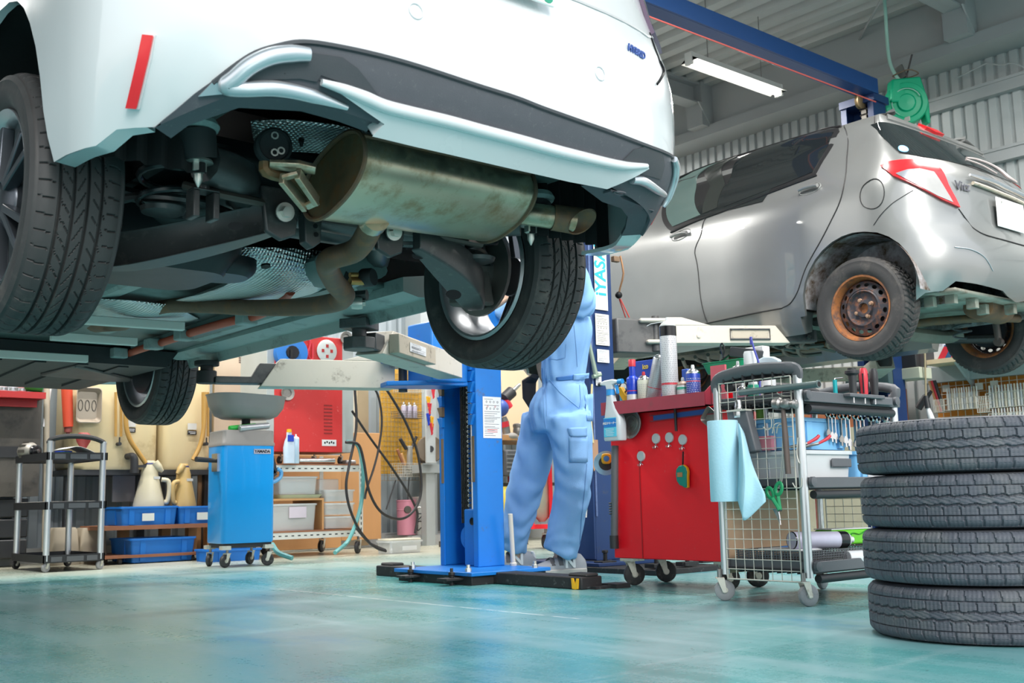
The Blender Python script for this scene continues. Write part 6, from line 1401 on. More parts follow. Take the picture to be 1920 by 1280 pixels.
# wire hooks
def hook(pts, lb, r=.0022): 
    q = [at(px, py, X=XT-.022) for px, py in pts]; tag(MB().tube(q, r, 6, sm=4).build('wire_hook', M_wire, None), lb, 'hook', 'wire hooks on the mesh')
hook([(1448, 812), (1452, 797), (1460, 793), (1467, 800), (1467, 850), (1464, 890), (1460, 915)], 'long wire hook carrying the green scissors')
hook([(1456, 812), (1459, 798), (1466, 796), (1470, 804), (1470, 860), (1466, 900), (1462, 912)], 'second long wire hook right of the first behind the hammer handle')
hook([(1431, 800), (1438, 806), (1446, 800), (1446, 785), (1440, 776)], 'short curled wire hook left of the hammer handle')
hook([(1458, 728), (1458, 738), (1472, 742), (1482, 742)], 'wire loop on the towel bar holding the hammer')
hook([(1486, 905), (1492, 914), (1502, 912), (1503, 896)], 'curled wire hook low on the mesh near the right post')
hook([(1496, 820), (1494, 850), (1498, 866), (1500, 868)], 'bent wire hook beside the right post')
# ---- on the top shelf
zT = ZS[2]-.015
def onS(px, x, z=zT): p = at(px, 760, X=x); return V((x, p.y, z))
can('spray_can', 'slim silver can behind the trolley handle', onS(1387, XT+.14), .025, .155, M_cans, bands=((.05, .08, M_pr),), lab=M_pr)
can('spray_can', 'black can with a white cap behind the trolley handle', onS(1411, XT+.12), .029, .150, M_bk, bands=((.09, .13, M_chrome),), cap=(.026, .05), capmat=M_label, top=M_label)
a = onS(1425, XT+.10)+V((0, 0, .12)); o = thing('toothbrush', 'blue toothbrush standing in the trolley top', 'toothbrush', tuple(onS(1422, XT+.10)))
b0, b1 = at(1424, 690, X=XT+.10), at(1408, 633, X=XT+.10); Mtb = pm('brush_blue', (.08, .09, .42), .35, 0, .05)
MB().tube([onS(1424, XT+.10, zT+.0), b0, b0.lerp(b1, .6), b1], [.004, .0045, .004, .0035], 8, sm=3).build('handle', Mtb, o); MB().box(b1+V((0, .0, -.012)), (.008, .010, .032)).build('bristles', Mtb, o, bevel=.002)
p = onS(1440, XT+.16); o = thing('spray_bottle', 'white trigger spray head showing behind the trolley handle', 'spray bottle', tuple(p))
MB().lathe([(.034, 0), (.036, .02), (.036, .10), (.016, .135), (.016, .15)], p, n=20).build('bottle', M_milk, o)
MB().prism([(-.05, .15), (.03, .15), (.034, .185), (.0, .195), (-.04, .19), (-.07, .175), (-.07, .165)], 'x', -.012, .012, o=p).build('trigger_head', pm('pale_blue_white', (.60, .70, .74), .4), o, bevel=.005)
can('spray_can', 'green tube with a white cap on the trolley top shelf', onS(1414, XT+.06), .022, .075, M_gr, 'tube', dome=False, cap=(.018, .012), capmat=M_label, lab=M_label)
can('grease_tub', 'black lidded tub on the trolley top shelf', onS(1443, XT+.05), .022, .055, M_bk, 'tub', dome=False, cap=(.020, .01), capmat=M_gplast)
can('spray_can', 'pink and silver can just inside the mesh top left', onS(1394, XT+.05), .022, .06, M_cans, bands=((.015, .035, pm('pink_print', (.65, .22, .30), .5)),), capmat=M_label)
p = onS(1475, XT+.06); o = thing('air_tool', 'red and black air tool lying on the trolley top shelf', 'air tool', tuple(p)); MB().tube([p+V((0, .05, .03)), p+V((0, .0, .028)), p+V((0, -.05, .026))], [.02, .024, .018], 14).build('body', M_kplast, o); MB().cyl(p+V((0, .02, .03)), p+V((-.0, -.0, .03)), .0255, n=16).build('band', M_rd, o); MB().cyl(p+V((0, -.04, .03)), p+V((0, -.04, .075)), .011, n=12).build('anvil', M_chrome, o)
# screwdrivers in the side holder
XD = yr-.035
for i, (px, py, mt, lb) in enumerate(((1597, 690, M_kplast, 'flared black handled screwdriver at the trolley edge'), (1618, 690, M_rd, 'red handled screwdriver between the two black ones'), (1637, 691, M_kplast, 'round black handled screwdriver right of the red one'))):
    t = at(px, py, Y=XD); b_ = V((t.x, t.y, ZS[2]+.006)); h_ = t.z-b_.z
    o = thing('screwdriver', lb, 'screwdriver', tuple(b_-V((0, 0, .03))), 0, 'screwdrivers at the trolley edge')
    pr = [(.012, 0), (.0145, h_*.12), (.0145, h_*.3), (.0175, h_*.6), (.0165, h_*.88), (.011, h_)] if i else [(.014, 0), (.0145, h_*.5), (.016, h_*.72), (.028, h_*.80), (.028, h_*.90), (.017, h_*.93), (.017, h_)]
    MB().lathe(pr, b_, n=12).build('grip', mt, o)
    if i == 1: 
        m = MB()
        for k in range(4): a_ = k*pi/2+.4; m.bar(b_+V((.0148*cos(a_), .0148*sin(a_), h_*.1)), b_+V((.0172*cos(a_), .0172*sin(a_), h_*.8)), .005, .003)
        m.build('grip_inlay', M_kplast, o)
    MB().cyl(b_-V((0, 0, .03)), b_, .0035, n=8).build('shank', M_chrome, o)
MB().bb(at(1585, 700, Y=XD).x, at(1650, 700, Y=XD).x, XD-.016, XD+.016, ZS[2]-.002, ZS[2]+.012).build('driver_holder', M_gplast, tr_, bevel=.003)
p = at(1565, 712, Y=yr+.03); o = thing('hex_key', 'small teal handled hex key on the trolley top shelf', 'hex key', (p.x, p.y, zT)); MB().cyl((p.x, p.y, zT), p, .0085, n=12).build('grip', pm('grip_teal', (.0, .38, .42), .4), o); MB().tube([p, p+V((0, 0, .006)), p+V((.04, -.01, .01))], .002, 6).build('key', M_chrome, o)
# spanners hanging under the far edge
Wq = [1550, 1558, 1566, 1574, 1583, 1592, 1601, 1610, 1619, 1629, 1638, 1648, 1658, 1666]
M_dkch = pm('spanner_dark_chrome', (.34, .33, .31), .22, 1., .2, 20)
ordn = ['first', 'second', 'third', 'fourth', 'fifth', 'sixth', 'seventh', 'eighth', 'ninth', 'tenth', 'eleventh', 'twelfth', 'thirteenth', 'last']
hx = []
def spanner(mb, c, L, w):
    mb.tube([c+V((w*.75*cos(t*pi/8), 0, w*.75*sin(t*pi/8)-w)) for t in range(16)], w*.30, 6, closed=True)
    mb.bar(c+V((0, 0, -w*1.8)), c+V((0, 0, -L+w*1.6)), w*.62, w*.34)
    mb.prism([(-w*.9, 0), (-w*.35, -w*.1), (-w*.3, -w*1.0), (w*.3, -w*1.0), (w*.35, -w*.1), (w*.9, 0), (w*.8, w*1.0), (w*.3, w*1.7), (-w*.3, w*1.7), (-w*.8, w*1.0)], 'y', -w*.2, w*.2, o=c+V((0, 0, -L)))
ysp = yr+.05
w0 = None
for i, px in enumerate(Wq):
    t = at(px, 762, Y=ysp); c = V((t.x, ysp+.004*(i % 3), ZS[2]-.045-.004*(i % 2))); L = .10+.007*i
    m = MB(); spanner(m, c, L, .0145+.0005*i); m.build('spanner', M_chrome if i % 3 else M_dkch, None, '%s chrome spanner of the hanging row, counted from the left' % ordn[i] if i < 13 else 'last and longest chrome spanner at the right of the hanging row', 'spanner', 'chrome spanners hanging under the trolley top')
MB().cyl((at(1545, 760, Y=ysp).x, ysp+.003, ZS[2]-.043), (at(1672, 760, Y=ysp).x, ysp+.003, ZS[2]-.043), .003, n=6).build('spanner_rail', M_steelt, tr_)
# ---- middle shelf: boxes
zM = ZS[1]-.015
def crate(nm, lb, M, w, d, h, mat, cat, th=.006, lip=.008, ribs=True, group=None, taper=.94, parent_hook=None):
    o = thing(nm, lb, cat, tuple(M.translation), M.to_euler().z, group)
    m = MB(M); secs = [[V((x*k, y*k, z)) for x, y in rrect(w, d, .02, 3)] for k, z in ((taper, 0), (1, h))]
    inn = [[V((x*k*(1-2*th/w), y*k*(1-2*th/d), z)) for x, y in rrect(w, d, .02, 3)] for k, z in ((1, h), (taper, th))]
    m.loft(secs+inn); m.build('tub', mat, o)
    m = MB(M); r0 = rrect(w+2*lip, d+2*lip, .022, 3); r1 = rrect(w, d, .02, 3); n = len(r0)
    m.ring([[V((x, y, h-.014)) for x, y in r0], [V((x, y, h)) for x, y in r0], [V((x, y, h)) for x, y in r1], [V((x, y, h-.014)) for x, y in r1], [V((x, y, h-.014)) for x, y in r0]], False); m.build('rim', mat, o, bevel=.001)
    if ribs:
        for s in (-1, 1):
            for sx in (-.32, .32): MB(M).bb(w*sx-.02, w*sx+.02, s*d*.49-.006, s*d*.49+.006, h*.06, h-.014).build('rib', mat, o)
            MB(M).bb(s*w*.49-.006, s*w*.49+.006, -d*.2, d*.2, h*.06, h-.014).build('rib', mat, o)
    return o
Mt = lambda x, y, z, a=0: Matrix.Translation(V((x, y, z))) @ rotz(a)
o = crate('storage_box', 'milky clear storage box on the middle shelf of the trolley', Mt(XT+.22, (yl+yr)/2, zM, .0), .34, .30, .13, M_milk, 'storage box', ribs=False)
MB(Mt(XT+.22, (yl+yr)/2, zM)).bb(.02, .15, -.162, -.154, .066, .10).build('latch', M_gplast, o, bevel=.004)
MB(Mt(XT+.22, (yl+yr)/2, zM)).bb(-.1, .0, -.12, .1, .008, .07).build('contents', pm('red_grey_parts', (.35, .20, .22), .5, 0, .5, 30), o, bevel=.01) if False else None
o = crate('bin', 'light blue bin on top of the clear storage box', Mt(XT+.24, (yl+yr)/2, zM+.135, .06), .36, .26, .12, M_lbox, 'bin')
MB(Mt(XT+.24, (yl+yr)/2, zM+.135, .06)).bb(.184, .187, -.06, .08, .03, .09).build('card', pm('card_yellow', (.74, .66, .36), .6), o)
o = crate('bin', 'light blue bin at the far right of the middle shelf', Mt(XB-.12, (yl+yr)/2-.02, zM, .0), .22, .28, .13, M_lbox, 'bin')
MB(Mt(XB-.12, (yl+yr)/2-.02, zM)).bb(-.06, .06, -.149, -.144, .02, .08).build('window', M_milk, o)
for i, px in enumerate((1530, 1551)):
    p = at(px, 822, Y=yr+.0); o = thing('pliers', ('red handled pliers lying tip up on the clear box, left pair', 'red handled pliers lying tip up on the clear box, right pair')[i], 'pliers', tuple(p-V((0, 0, .01)))); MB().tube([p+V((-.03, .02, -.018)), p+V((0, 0, 0)), p+V((.012, -.006, .012))], [.005, .007, .006], 8, sm=3).build('grip', M_rd, o); MB().cyl(p+V((-.03, .02, -.018)), p+V((-.08, .06, -.03)), .006, n=8).build('jaw', M_steelt, o)
# things glimpsed through the mesh on the middle shelf
for i, (px, py0, py1, x, mt, w, lb, ct) in enumerate(((1427, 742, 792, XT+.10, pm('lime_label', (.25, .50, .08), .5), .018, 'lime green bottle seen through the mesh', 'bottle'), (1440, 760, 832, XT+.06, M_cans, .008, 'thin metal tube standing behind the mesh', 'tube'), (1405, 745, 795, XT+.12, M_canw, .02, 'white bottle seen through the mesh beside the pouch', 'bottle'))):
    b_ = at(px, py1, X=x); t = at(px, py0, X=x); can('bottle', lb, V((b_.x, b_.y, zM+.135 if i != 1 else zM)), w, t.z-(zM+.135 if i != 1 else zM)-.02, mt, ct, top=mt, nozzle=False)
cbox('sponge_block', 'pink sponge block seen through the mesh', V((XT+.04, at(1430, 810, X=XT+.04).y, zM+.135)), (.03, .10, .055), pm('pink_foam', (.78, .28, .34), .8), cat='sponge')
# ---- bottom shelf
zB = ZS[0]-.015
o = thing('basket', 'black perforated basket on the bottom shelf of the trolley', 'basket', (XT+.30, (yl+yr)/2, zB))
m = MB()
def perf(mb, P, w, h, nx, nz, fr=.6):
    # a perforated wall: strips leaving square holes
    for i in range(nx+1): u = w*i/nx; mb.add([P(u-w/nx*(1-fr)/2, 0, 0), P(u+w/nx*(1-fr)/2, 0, 0), P(u+w/nx*(1-fr)/2, h, 0), P(u-w/nx*(1-fr)/2, h, 0)], [(0, 1, 2, 3)])
    for j in range(nz+1): v = h*j/nz; mb.add([P(0, v-h/nz*(1-fr)/2, .001), P(w, v-h/nz*(1-fr)/2, .001), P(w, v+h/nz*(1-fr)/2, .001), P(0, v+h/nz*(1-fr)/2, .001)], [(0, 1, 2, 3)])
bw, bh = yl-yr-.05, .062; y0_ = yr+.02; x1_ = XT+.50
perf(m, lambda u, v, d: V((XT+.03+d, y0_+u, zB+.018+v)), bw, bh-.018, 26, 5); perf(m, lambda u, v, d: V((XT+.03+u, y0_+d, zB+.018+v)), .47, bh-.018, 44, 5)
perf(m, lambda u, v, d: V((x1_+d, y0_+u, zB+.018+v)), bw, bh-.018, 26, 5); perf(m, lambda u, v, d: V((XT+.03+u, y0_+bw+d, zB+.018+v)), .47, bh-.018, 44, 5)
m.build('wall', M_gplast, o, smooth=False, fix=False); MB().bb(XT+.03, x1_, y0_, y0_+bw, zB, zB+.018).build('base', M_kplast, o)
a = at(1484, 1014, X=XT+.10); b_ = V((a.x+.26, a.y-.10, a.z+.0)); d = (V((.95, -.32, -.02))).normalized()
o = thing('tall_spray_can', 'large lilac and white spray can lying on the bottom shelf basket', 'spray can', tuple(a-V((0, 0, .033))))
a.z = zB+.062+.036
MB().lathe([(0, 0), (.031, 0), (.033, .006), (.033, .245), (.030, .25)], a, tuple(d), 28).build('body', pm('can_lilac', (.52, .50, .62), .4, .1, .08, 40), o)
MB().lathe([(.0335, .21), (.0335, .246), (.0315, .252)], a, tuple(d), 28, caps=False).build('band', M_bk, o); MB().lathe([(.0318, -.001), (.0338, .004)], a, tuple(d), 28, caps=False).build('band', M_bk, o)
MB().lathe([(.030, .25), (.026, .262), (.012, .272), (.012, .285), (0, .285)], a, tuple(d), 20).build('shoulder', M_canw, o)
p = at(1600, 990, Y=yr+.14); o = thing('oil_can', 'bright green and white oil can on the bottom shelf', 'oil can', (p.x, yr+.2, zB)); mm = Mt(p.x, yr+.2, zB+.066, -.2)
MB(mm).bb(-.10, .12, -.05, .05, 0, .06).build('body', pm('can_lime', (.16, .60, .04), .35, 0, .05), o, bevel=.008); MB(mm).bb(-.1, .12, -.05, .05, .0605, .064).build('lid', M_label, o)
MB(mm).tube([(-.02, -.0508, .02), (.01, -.0508, .045), (.05, -.0508, .04), (.09, -.0508, .055)], .008, 6, sm=4, sy=.1).build('swirl', pm('can_green_d', (.02, .30, .05), .4), o)
p = at(1606, 1052, Y=yr-.0); tag(MB().cyl((p.x-.03, yr+.02, zB+.028), (p.x+.035, yr-.005, zB+.028), .026, n=22).build('roll', M_label, None, bevel=.002), 'small white roll on the corner of the bottom shelf', 'roll')
for i, (dx, mt, lb) in enumerate(((.08, M_label, 'white booklet lying in the black basket'), (.22, pm('pack_blue', (.10, .25, .62), .4), 'blue plastic pack lying in the black basket'))):
    tag(MB(Mt(XT+.08+dx, (yl+yr)/2, zB+.058+.004*i, .3*i)).box((0, 0, .004), (.14, .20, .008)).build('packet', mt, None, bevel=.002), lb, 'packet')
# ================================================================ along the rear wall
def W_(px, py, y=8.6): return at(px, py, Y=y)
def slab(nm, lb, cat, p, q, y0, y1, mat, bevel=.004, **k):
    # upright box whose front face (plane y0) spans the two photo points
    a, b = W_(*p, y=y0), W_(*q, y=y0); return MB().bb(a.x, b.x, y0, y1, a.z, b.z).build(nm, mat, None, lb, cat, bevel=bevel, **k)
M_tank = pm('tank_cream', (.68, .56, .33), .4, 0, .08, 2, dirt=(.42, .30, .14), damt=.25, dscale=3)
M_amber = pm('amber_hose', (.42, .24, .06), .35, 0, .15, 6)
M_dkcab = pm('dark_cupboard', (.085, .078, .068), .6, .1, .3, 4, dirt=(.03, .03, .03), damt=.4, dscale=6)
M_dkbin = pm('dark_drawer', (.035, .037, .04), .4, .2, .25, 6)
M_redsh = pm('shelf_red', (.42, .02, .02), .45, 0, .12, 6)
M_beige = pm('beige_panel', (.52, .45, .34), .6, 0, .06, 3)
# oil tanks
def tank(lb, px0, px1, y, d):
    a, b = W_(px0, 880, y), W_(px1, 880, y); cx, w = (a.x+b.x)/2, abs(b.x-a.x); zb, zt2 = W_(200, 880, y).z, 1.72
    o = thing('oil_tank', lb, 'tank', (cx, y+d/2, zb), 0, 'cream oil tanks')
    MB().loft([[V((cx+x*k, y+d/2+v*k, z)) for x, v in rrect(w, d, min(w, d)*.22, 6)] for z, k in ((zb, .95), (zb+.03, 1), (zt2, 1), (zt2+.04, .94))]).build('shell', M_tank, o, ang=60)
    return o, cx, y, zb
tA, cxA, yA, zA = tank('left cream oil tank standing over blue crates', 136, 300, 8.40, .5)
tB, cxB, yB, zB_ = tank('right cream oil tank behind the blue drainer', 303, 398, 8.42, .5)
for o, px in ((tA, 222), (tB, 385)):
    for dx in (-5, 5): MB().cyl(W_(px+dx, 735, 8.36), W_(px+dx, 818, 8.36), .010, n=10).build('sight_tube', M_amber, o)
    c = W_(px+1, 832, 8.37); MB().cyl(c+V((0, .04, 0)), c+V((0, -.02, 0)), .014, n=12).cyl(c+V((0, -.01, 0)), c+V((0, -.01, .05)), .006, n=8).build('drain_cock', M_kplast, o)
for o, px, py in ((tA, 245, 806), (tB, 360, 811)):
    c = W_(px, py, 8.395); ql = MB().box(c, (.075, .004, .035)).build('label_plate', M_bk, o); MB().box(c+V((0, -.0025, .006)), (.06, .001, .004)).box(c+V((.006, -.0025, -.006)), (.045, .001, .004)).build('printing', M_label, ql); MB().box(c+V((0, .0, .05)), (.075, .003, .05)).build('label_plate', pm('label_aged', (.55, .55, .52), .5), o)
hs = [W_(238, 735, 8.3), W_(236, 790, 8.3), W_(243, 822, 8.3), W_(258, 846, 8.3), W_(273, 868, 8.3)]
tag(MB().tube(hs, .018, 10, sm=5).build('hose', M_amber, None), 'amber hose curving from the left tank down into the pale jug', 'hose')
hs = [W_(384, 735, 8.3), W_(382, 800, 8.3), W_(375, 835, 8.3), W_(362, 862, 8.3)]
tag(MB().tube(hs, .018, 10, sm=5).build('hose', M_amber, None), 'amber hose hanging from the right tank to the amber jug', 'hose')
c = W_(248, 862, 8.30); o = thing('tap', 'black elbow tap below the left cream tank', 'tap', tuple(c)); MB().tube([c+V((0, .12, .03)), c+V((0, 0, .03)), c+V((.012, -.01, 0)), c+V((.014, -.01, -.09))], [.024, .026, .03, .03], 12, sm=3).build('body', M_kplast, o); MB().lathe([(.034, -.10), (.034, -.07)], c+V((.014, -.01, 0)), n=12).bar(c+V((.03, -.01, -.05)), c+V((.11, -.01, -.045)), .012, .02).build('lever', M_kplast, o)
slab('panel', 'grey sheet metal panel below the left cream tank', 'panel', (212, 882), (272, 940), 8.7, 8.72, pm('panel_grey_lilac', (.40, .40, .43), .5, .1, .1, 3, dirt=(.25, .22, .2), damt=.2))
st = thing('tank_stand', 'dark steel stand under the cream oil tanks', 'stand', (3.4, 8.65, 0))
for x in (2.85, 3.40, 3.95): MB().bb(x-.03, x+.03, 8.5, 8.56, .0, zA).build('leg', M_dkbin, st)
MB().bb(2.8, 4.0, 8.42, 8.88, zA-.04, zA).build('top', M_dkbin, st)
# pouring jugs
def jug(lb, px0, px1, pyt, pyb, mat, flip=1, y=8.2):
    a, b = W_(px0, pyb, y), W_(px1, pyb, y); t = W_((px0+px1)/2, pyt, y).z; cx = (a.x+b.x)/2; r = abs(b.x-a.x)/2; zb = a.z; h = t-zb; c = V((cx, y+r, zb))
    o = thing('oil_jug', lb, 'jug', tuple(c), 0, 'plastic oil jugs')
    MB().lathe([(r, 0), (r, .02), (r*.62, h*.60), (r*.55, h*.70), (r*.55, h*.74), (r*.40, h*.92), (r*.30, h)], c, n=28).build('body', mat, o)
    MB().tube([c+V((flip*r*.2, -r*.3, h*.96)), c+V((flip*r*.45, -r*.35, h*.85)), c+V((flip*r*.72, -r*.4, h*.76))], [r*.27, r*.27, r*.12], 12, sm=3).build('spout', mat, o)
    hh = [c+V((flip*r*.62, -r*.5, h*.58)), c+V((flip*r*1.05, -r*.6, h*.54)), c+V((flip*r*1.12, -r*.6, h*.30)), c+V((flip*r*1.0, -r*.55, h*.10)), c+V((flip*r*.8, -r*.5, h*.10))]
    MB().tube(hh, .018, 10, sm=4).build('handle', mat, o)
    MB().lathe([(r*.40, h*.90), (r*.42, h*.92), (r*.38, h*.95)], c, n=20).build('neck_ring', pm('navy_ring', (.03, .04, .14), .5), o)
    MB().box(c+V((r*.25, -r*.62, h*.62)), (.05, .004, .02)).build('label_plate', MATS.get('label_aged') or M_label, o)
    return o
jug('pale whitish oil jug with a loop handle, left of the two', 262, 318, 862, 950, pm('jug_pale', (.56, .51, .36), .35, 0, .08, 5), 1)
jug('amber stained oil jug, right of the two', 330, 376, 868, 950, pm('jug_amber', (.52, .36, .14), .35, 0, .12, 5), -1)
# plank shelf with crates
zs = W_(250, 985, 8.0).z
pk = thing('plank_shelf', 'low brown plank shelf carrying two blue crates', 'shelf', (3.3, 8.2, 0))
a, b = W_(196, 985, 8.0), W_(400, 985, 8.0); MB().bb(a.x, b.x, 8.0, 8.5, zs-.03, zs).build('board', M_shelfb, pk)
for px in (222, 300, 350, 385): x = W_(px, 1000, 8.42).x+.05; MB().bb(x-.035, x+.035, 8.42, 8.49, .02, zs-.03).build('leg', M_woodp, pk)
def crate_px(lb, p, q, y, d, mat=None, nm='crate', label_=None):
    a, b = W_(*p, y=y), W_(*q, y=y); w = abs(b.x-a.x); o = crate(nm, lb, Mt((a.x+b.x)/2, y+d/2, b.z), w, d, a.z-b.z, mat or M_pbox, 'crate', group='blue plastic crates')
    if label_: c = W_(*label_, y=y-.012); MB().box(c, (.09, .004, .055)).build('label_plate', pm('paper_label', (.70, .72, .68), .6), o)
    return o
crate_px('blue crate with a paper label on the plank shelf, left of two', (228, 950), (333, 983), 8.02, .4, label_=(278, 969))
crate_px('blue crate with a paper label half behind the drainer', (336, 949), (420, 980), 8.02, .4, label_=(380, 967))
dl = MB().bb(W_(190, 1055, 7.95).x, W_(420, 1055, 7.95).x, 7.95, 8.5, .045, .065).build('board', M_shelfb, None); tag(dl, 'thin brown dolly board under the large lower blue crate', 'dolly board'); 
for x in (3.05, 3.6): m = MB().cyl((x-.012, 8.0, .022), (x+.012, 8.0, .022), .0215, n=14); m.build('dolly_wheel', M_wheelk, dl)
crate_px('large blue crate on the dolly board at floor level', (246, 1010), (366, 1049), 7.97, .42)
crate_px('low blue crate on the floor behind the drainer', (398, 1031), (490, 1056), 7.6, .3)
for i, (p, lb) in enumerate((((96, 154), 'beige tapered weight under the small cart, left one'), ((150, 206), 'beige tapered weight under the small cart, right one'))):
    a, b = W_(p[0], 1048, 8.3), W_(p[1], 1048, 8.3); t = W_(p[0], 990, 8.3).z; cx = (a.x+b.x)/2; w = b.x-a.x
    MB().loft([[V((cx+x*k, 8.42+v*k, z)) for x, v in rrect(w, .22, .03, 3)] for z, k in ((0, 1), (t-.02, .80), (t, .70))]).build('weight', pm('weight_beige', (.36, .31, .23), .7, 0, .08, 6), None, lb, 'weight')
slab('board', 'orange brown plywood board behind the drainer', 'board', (372, 882), (402, 1035), 8.55, 8.57, M_woodp)
# left-hand dark cupboard with red shelf
cp_ = thing('cupboard', 'dark grimy metal cupboard at the far left', 'cupboard', (2.1, 8.7, 0))
xr = W_(77, 800, 8.45).x
MB().bb(.9, xr, 8.45, 8.9, .50, 1.22).build('body', M_dkcab, cp_); MB().bb(.9, xr-.04, 8.44, 8.45, .78, .86).build('louvre', M_dkbin, cp_)
for k in range(3):
    z = .06+k*.145; MB().bb(1.0, xr-.06, 8.47, 8.9, z, z+.135).build('drawer', M_dkbin, cp_, bevel=.01)
MB().bb(.9, xr-.02, 8.30, 8.9, W_(30, 745, 8.3).z, W_(30, 733, 8.3).z).build('red_shelf', M_redsh, cp_); MB().bb(.9, xr-.05, 8.40, 8.44, W_(30, 762, 8.4).z, W_(30, 748, 8.4).z).build('red_shelf', M_redsh, cp_)
zr = W_(30, 733, 8.3).z
for i, (px, w, h, mt, lb) in enumerate(((3, .045, .09, M_label, 'white tin at the left edge on the red shelf'), (20, .055, .10, M_cans, 'silver banded tin on the red shelf'), (38, .045, .10, pm('tin_pinkred', (.60, .30, .28), .5), 'pink and red tin on the red shelf'))):
    x = W_(px, 740, 8.4).x; can('tin', lb, (x, 8.4, zr), w, h, mt, 'tin', nozzle=False, dome=False, bands=((.01, .03, M_chrome),))
x = W_(62, 730, 8.4).x; tag(MB().lathe([(.05, -.065), (.055, -.06), (.05, .06), (.045, .062)], (x, 8.38, zr+.06), (1, -.2, -.15), 20).build('cup', pm('cup_green', (.0, .36, .06), .4), None), 'green plastic cup lying on the end of the red shelf', 'cup')
# pipes hung by the tanks
for (p, q, r, mt, nm, lb, ct) in (((95, 722), (82, 800), .013, M_label, 'conduit', 'white plastic conduit leaning by the cupboard', 'conduit'), ((88, 722), (84, 1046), .022, pm('beige_tube', (.50, .44, .34), .6), 'tube', 'beige tube standing behind the white conduit', 'tube')):
    tag(MB().cyl(W_(*p, y=8.5), W_(*q, y=8.5), r, n=10).build(nm, mt, None), lb, ct)
a, b = W_(125, 722, 8.4), W_(128, 800, 8.4); o = thing('grease_gun', 'orange red cylinder hanging beside the left tank', 'grease gun', tuple(b)); Mor = pm('gun_orange', (.60, .07, .03), .4, 0, .1)
MB().cyl(a, b, .042, .036, 18).build('barrel', Mor, o); MB().cyl(b, b+V((0, 0, -.04)), .028, n=14).tube([b+V((0, 0, -.04)), b+V((.0, 0, -.07)), b+V((-.03, 0, -.08))], .016, 8).build('head', pm('gun_dark_red', (.22, .05, .04), .5), o)
a = W_(163, 760, 8.398); o = thing('baking_tin', 'square battered metal tin hanging on the left tank', 'tin', tuple(a))
fr = [[a+V((x*k, yy, z*k)) for x, z in rrect(.19, .27, .03)] for yy, k in ((0, .80), (-.05, 1.), (-.052, .95), (-.006, .76))]
MB().loft(fr).build('tray', pm('tin_battered', (.42, .36, .29), .5, .5, .15, 8), o)
for dx in (-.05, 0, .05): MB().tube([a+V((dx+.016*cos(t*pi/8), -.008, .04*sin(t*pi/8))) for t in range(16)], .003, 5, closed=True).build('embossed_ring', M_dkcab, o)
# small aluminium cart
sc_ = thing('service_cart', 'small three shelf cart with silver posts at the left', 'cart', (2.57, 7.85, 0))
x0c, x1c, y0c, y1c = 2.385, 2.735, 7.52, 8.15
zc = [W_(140, 1043, 7.5).z, W_(140, 944, 7.5).z, W_(140, 852, 7.5).z]
for x in (x0c, x1c):
    for y in (y0c, y1c):
        MB().cyl((x, y, .07), (x, y, zc[2]+(.09 if y < 8 else .0)), .021, n=14).build('post', M_tube, sc_)
        caster((x, y, 0), .030, sc_, .4, .02, M_wheelg if y < 8 else M_wheelk, top=.08)
for z in zc:
    MB().bb(x0c-.02, x1c+.02, y0c-.01, y1c+.01, z-.03, z-.018).build('shelf', M_kplast, sc_)
    m = MB().bb(x0c-.025, x1c+.025, y0c-.02, y0c-.012, z-.035, z+.015).bb(x0c-.025, x1c+.025, y1c+.012, y1c+.02, z-.035, z+.015).bb(x0c-.025, x0c-.017, y0c-.02, y1c+.02, z-.035, z+.015).bb(x1c+.017, x1c+.025, y0c-.02, y1c+.02, z-.035, z+.015); m.build('shelf_rim', M_kplast, sc_)
    for x in (x0c+.06, x0c+.18, x0c+.29): MB().bb(x-.035 if x != x0c+.18 else x-.055, x+.035 if x != x0c+.18 else x+.055, y0c-.024, y0c-.02, z-.028, z+.004).build('rim_panel', M_gplast, sc_)
zt3 = zc[2]+.085
MB().tube([(x0c, y0c, zt3-.03), (x0c, y0c, zt3+.01), (x0c+.10, y0c-.03, zt3+.035), (x1c-.10, y0c-.03, zt3+.03), (x1c, y0c, zt3+.0), (x1c, y0c, zt3-.03)], .017, 8, sm=3).build('handle', M_kplast, sc_)
c = V((x0c+.03, 8.05, zc[2]+.045)); o = thing('alternator', 'old alternator on the corner of the small cart', 'alternator', tuple(c-V((0, 0, .055))))
MB().lathe([(.02, -.08), (.045, -.07), (.06, -.04), (.062, .02), (.048, .045), (.03, .05)], c, (.4, -.9, 0), 22).build('casing', pm('alloy_dull', (.40, .38, .34), .5, .7, .25, 20), o)
MB().lathe([(.03, .048), (.042, .052), (.036, .062), (.042, .074), (.03, .078)], c, (.4, -.9, 0), 22).build('pulley', M_bk, o); MB().lathe([(.0, .078), (.014, .078), (.014, .09)], c, (.4, -.9, 0), 10).build('nut', M_chrome, o)
m = MB()
for k in range(10): a_ = k*2*pi/10; F = frame((.4, -.9, 0)); m.bar(c+F @ V((.061*cos(a_), .061*sin(a_), -.04)), c+F @ V((.061*cos(a_), .061*sin(a_), .02)), .008, .02)
m.build('fins', M_dkcab, o)
p = V((W_(119, 848, 7.7).x, 7.7, zc[2]-.018)); can('tape_tin', 'round green tin on the top shelf of the small cart', p, .055, .05, pm('tin_green', (.02, .50, .08), .4), 'tin', nozzle=False, dome=False, bands=((.042, .05, M_bluec),))
tag(sheet([[V((2.52, 7.62, zc[2]+.045)), V((2.62, 7.62, zc[2]+.06)), V((2.76, 7.62, zc[2]-.0))], [V((2.52, 7.9, zc[2]+.045)), V((2.62, 7.9, zc[2]+.065)), V((2.76, 7.9, zc[2]-.0))]], 4).build('papers', M_label, None, solid=.002), 'curled sheaf of papers on the small cart', 'papers')
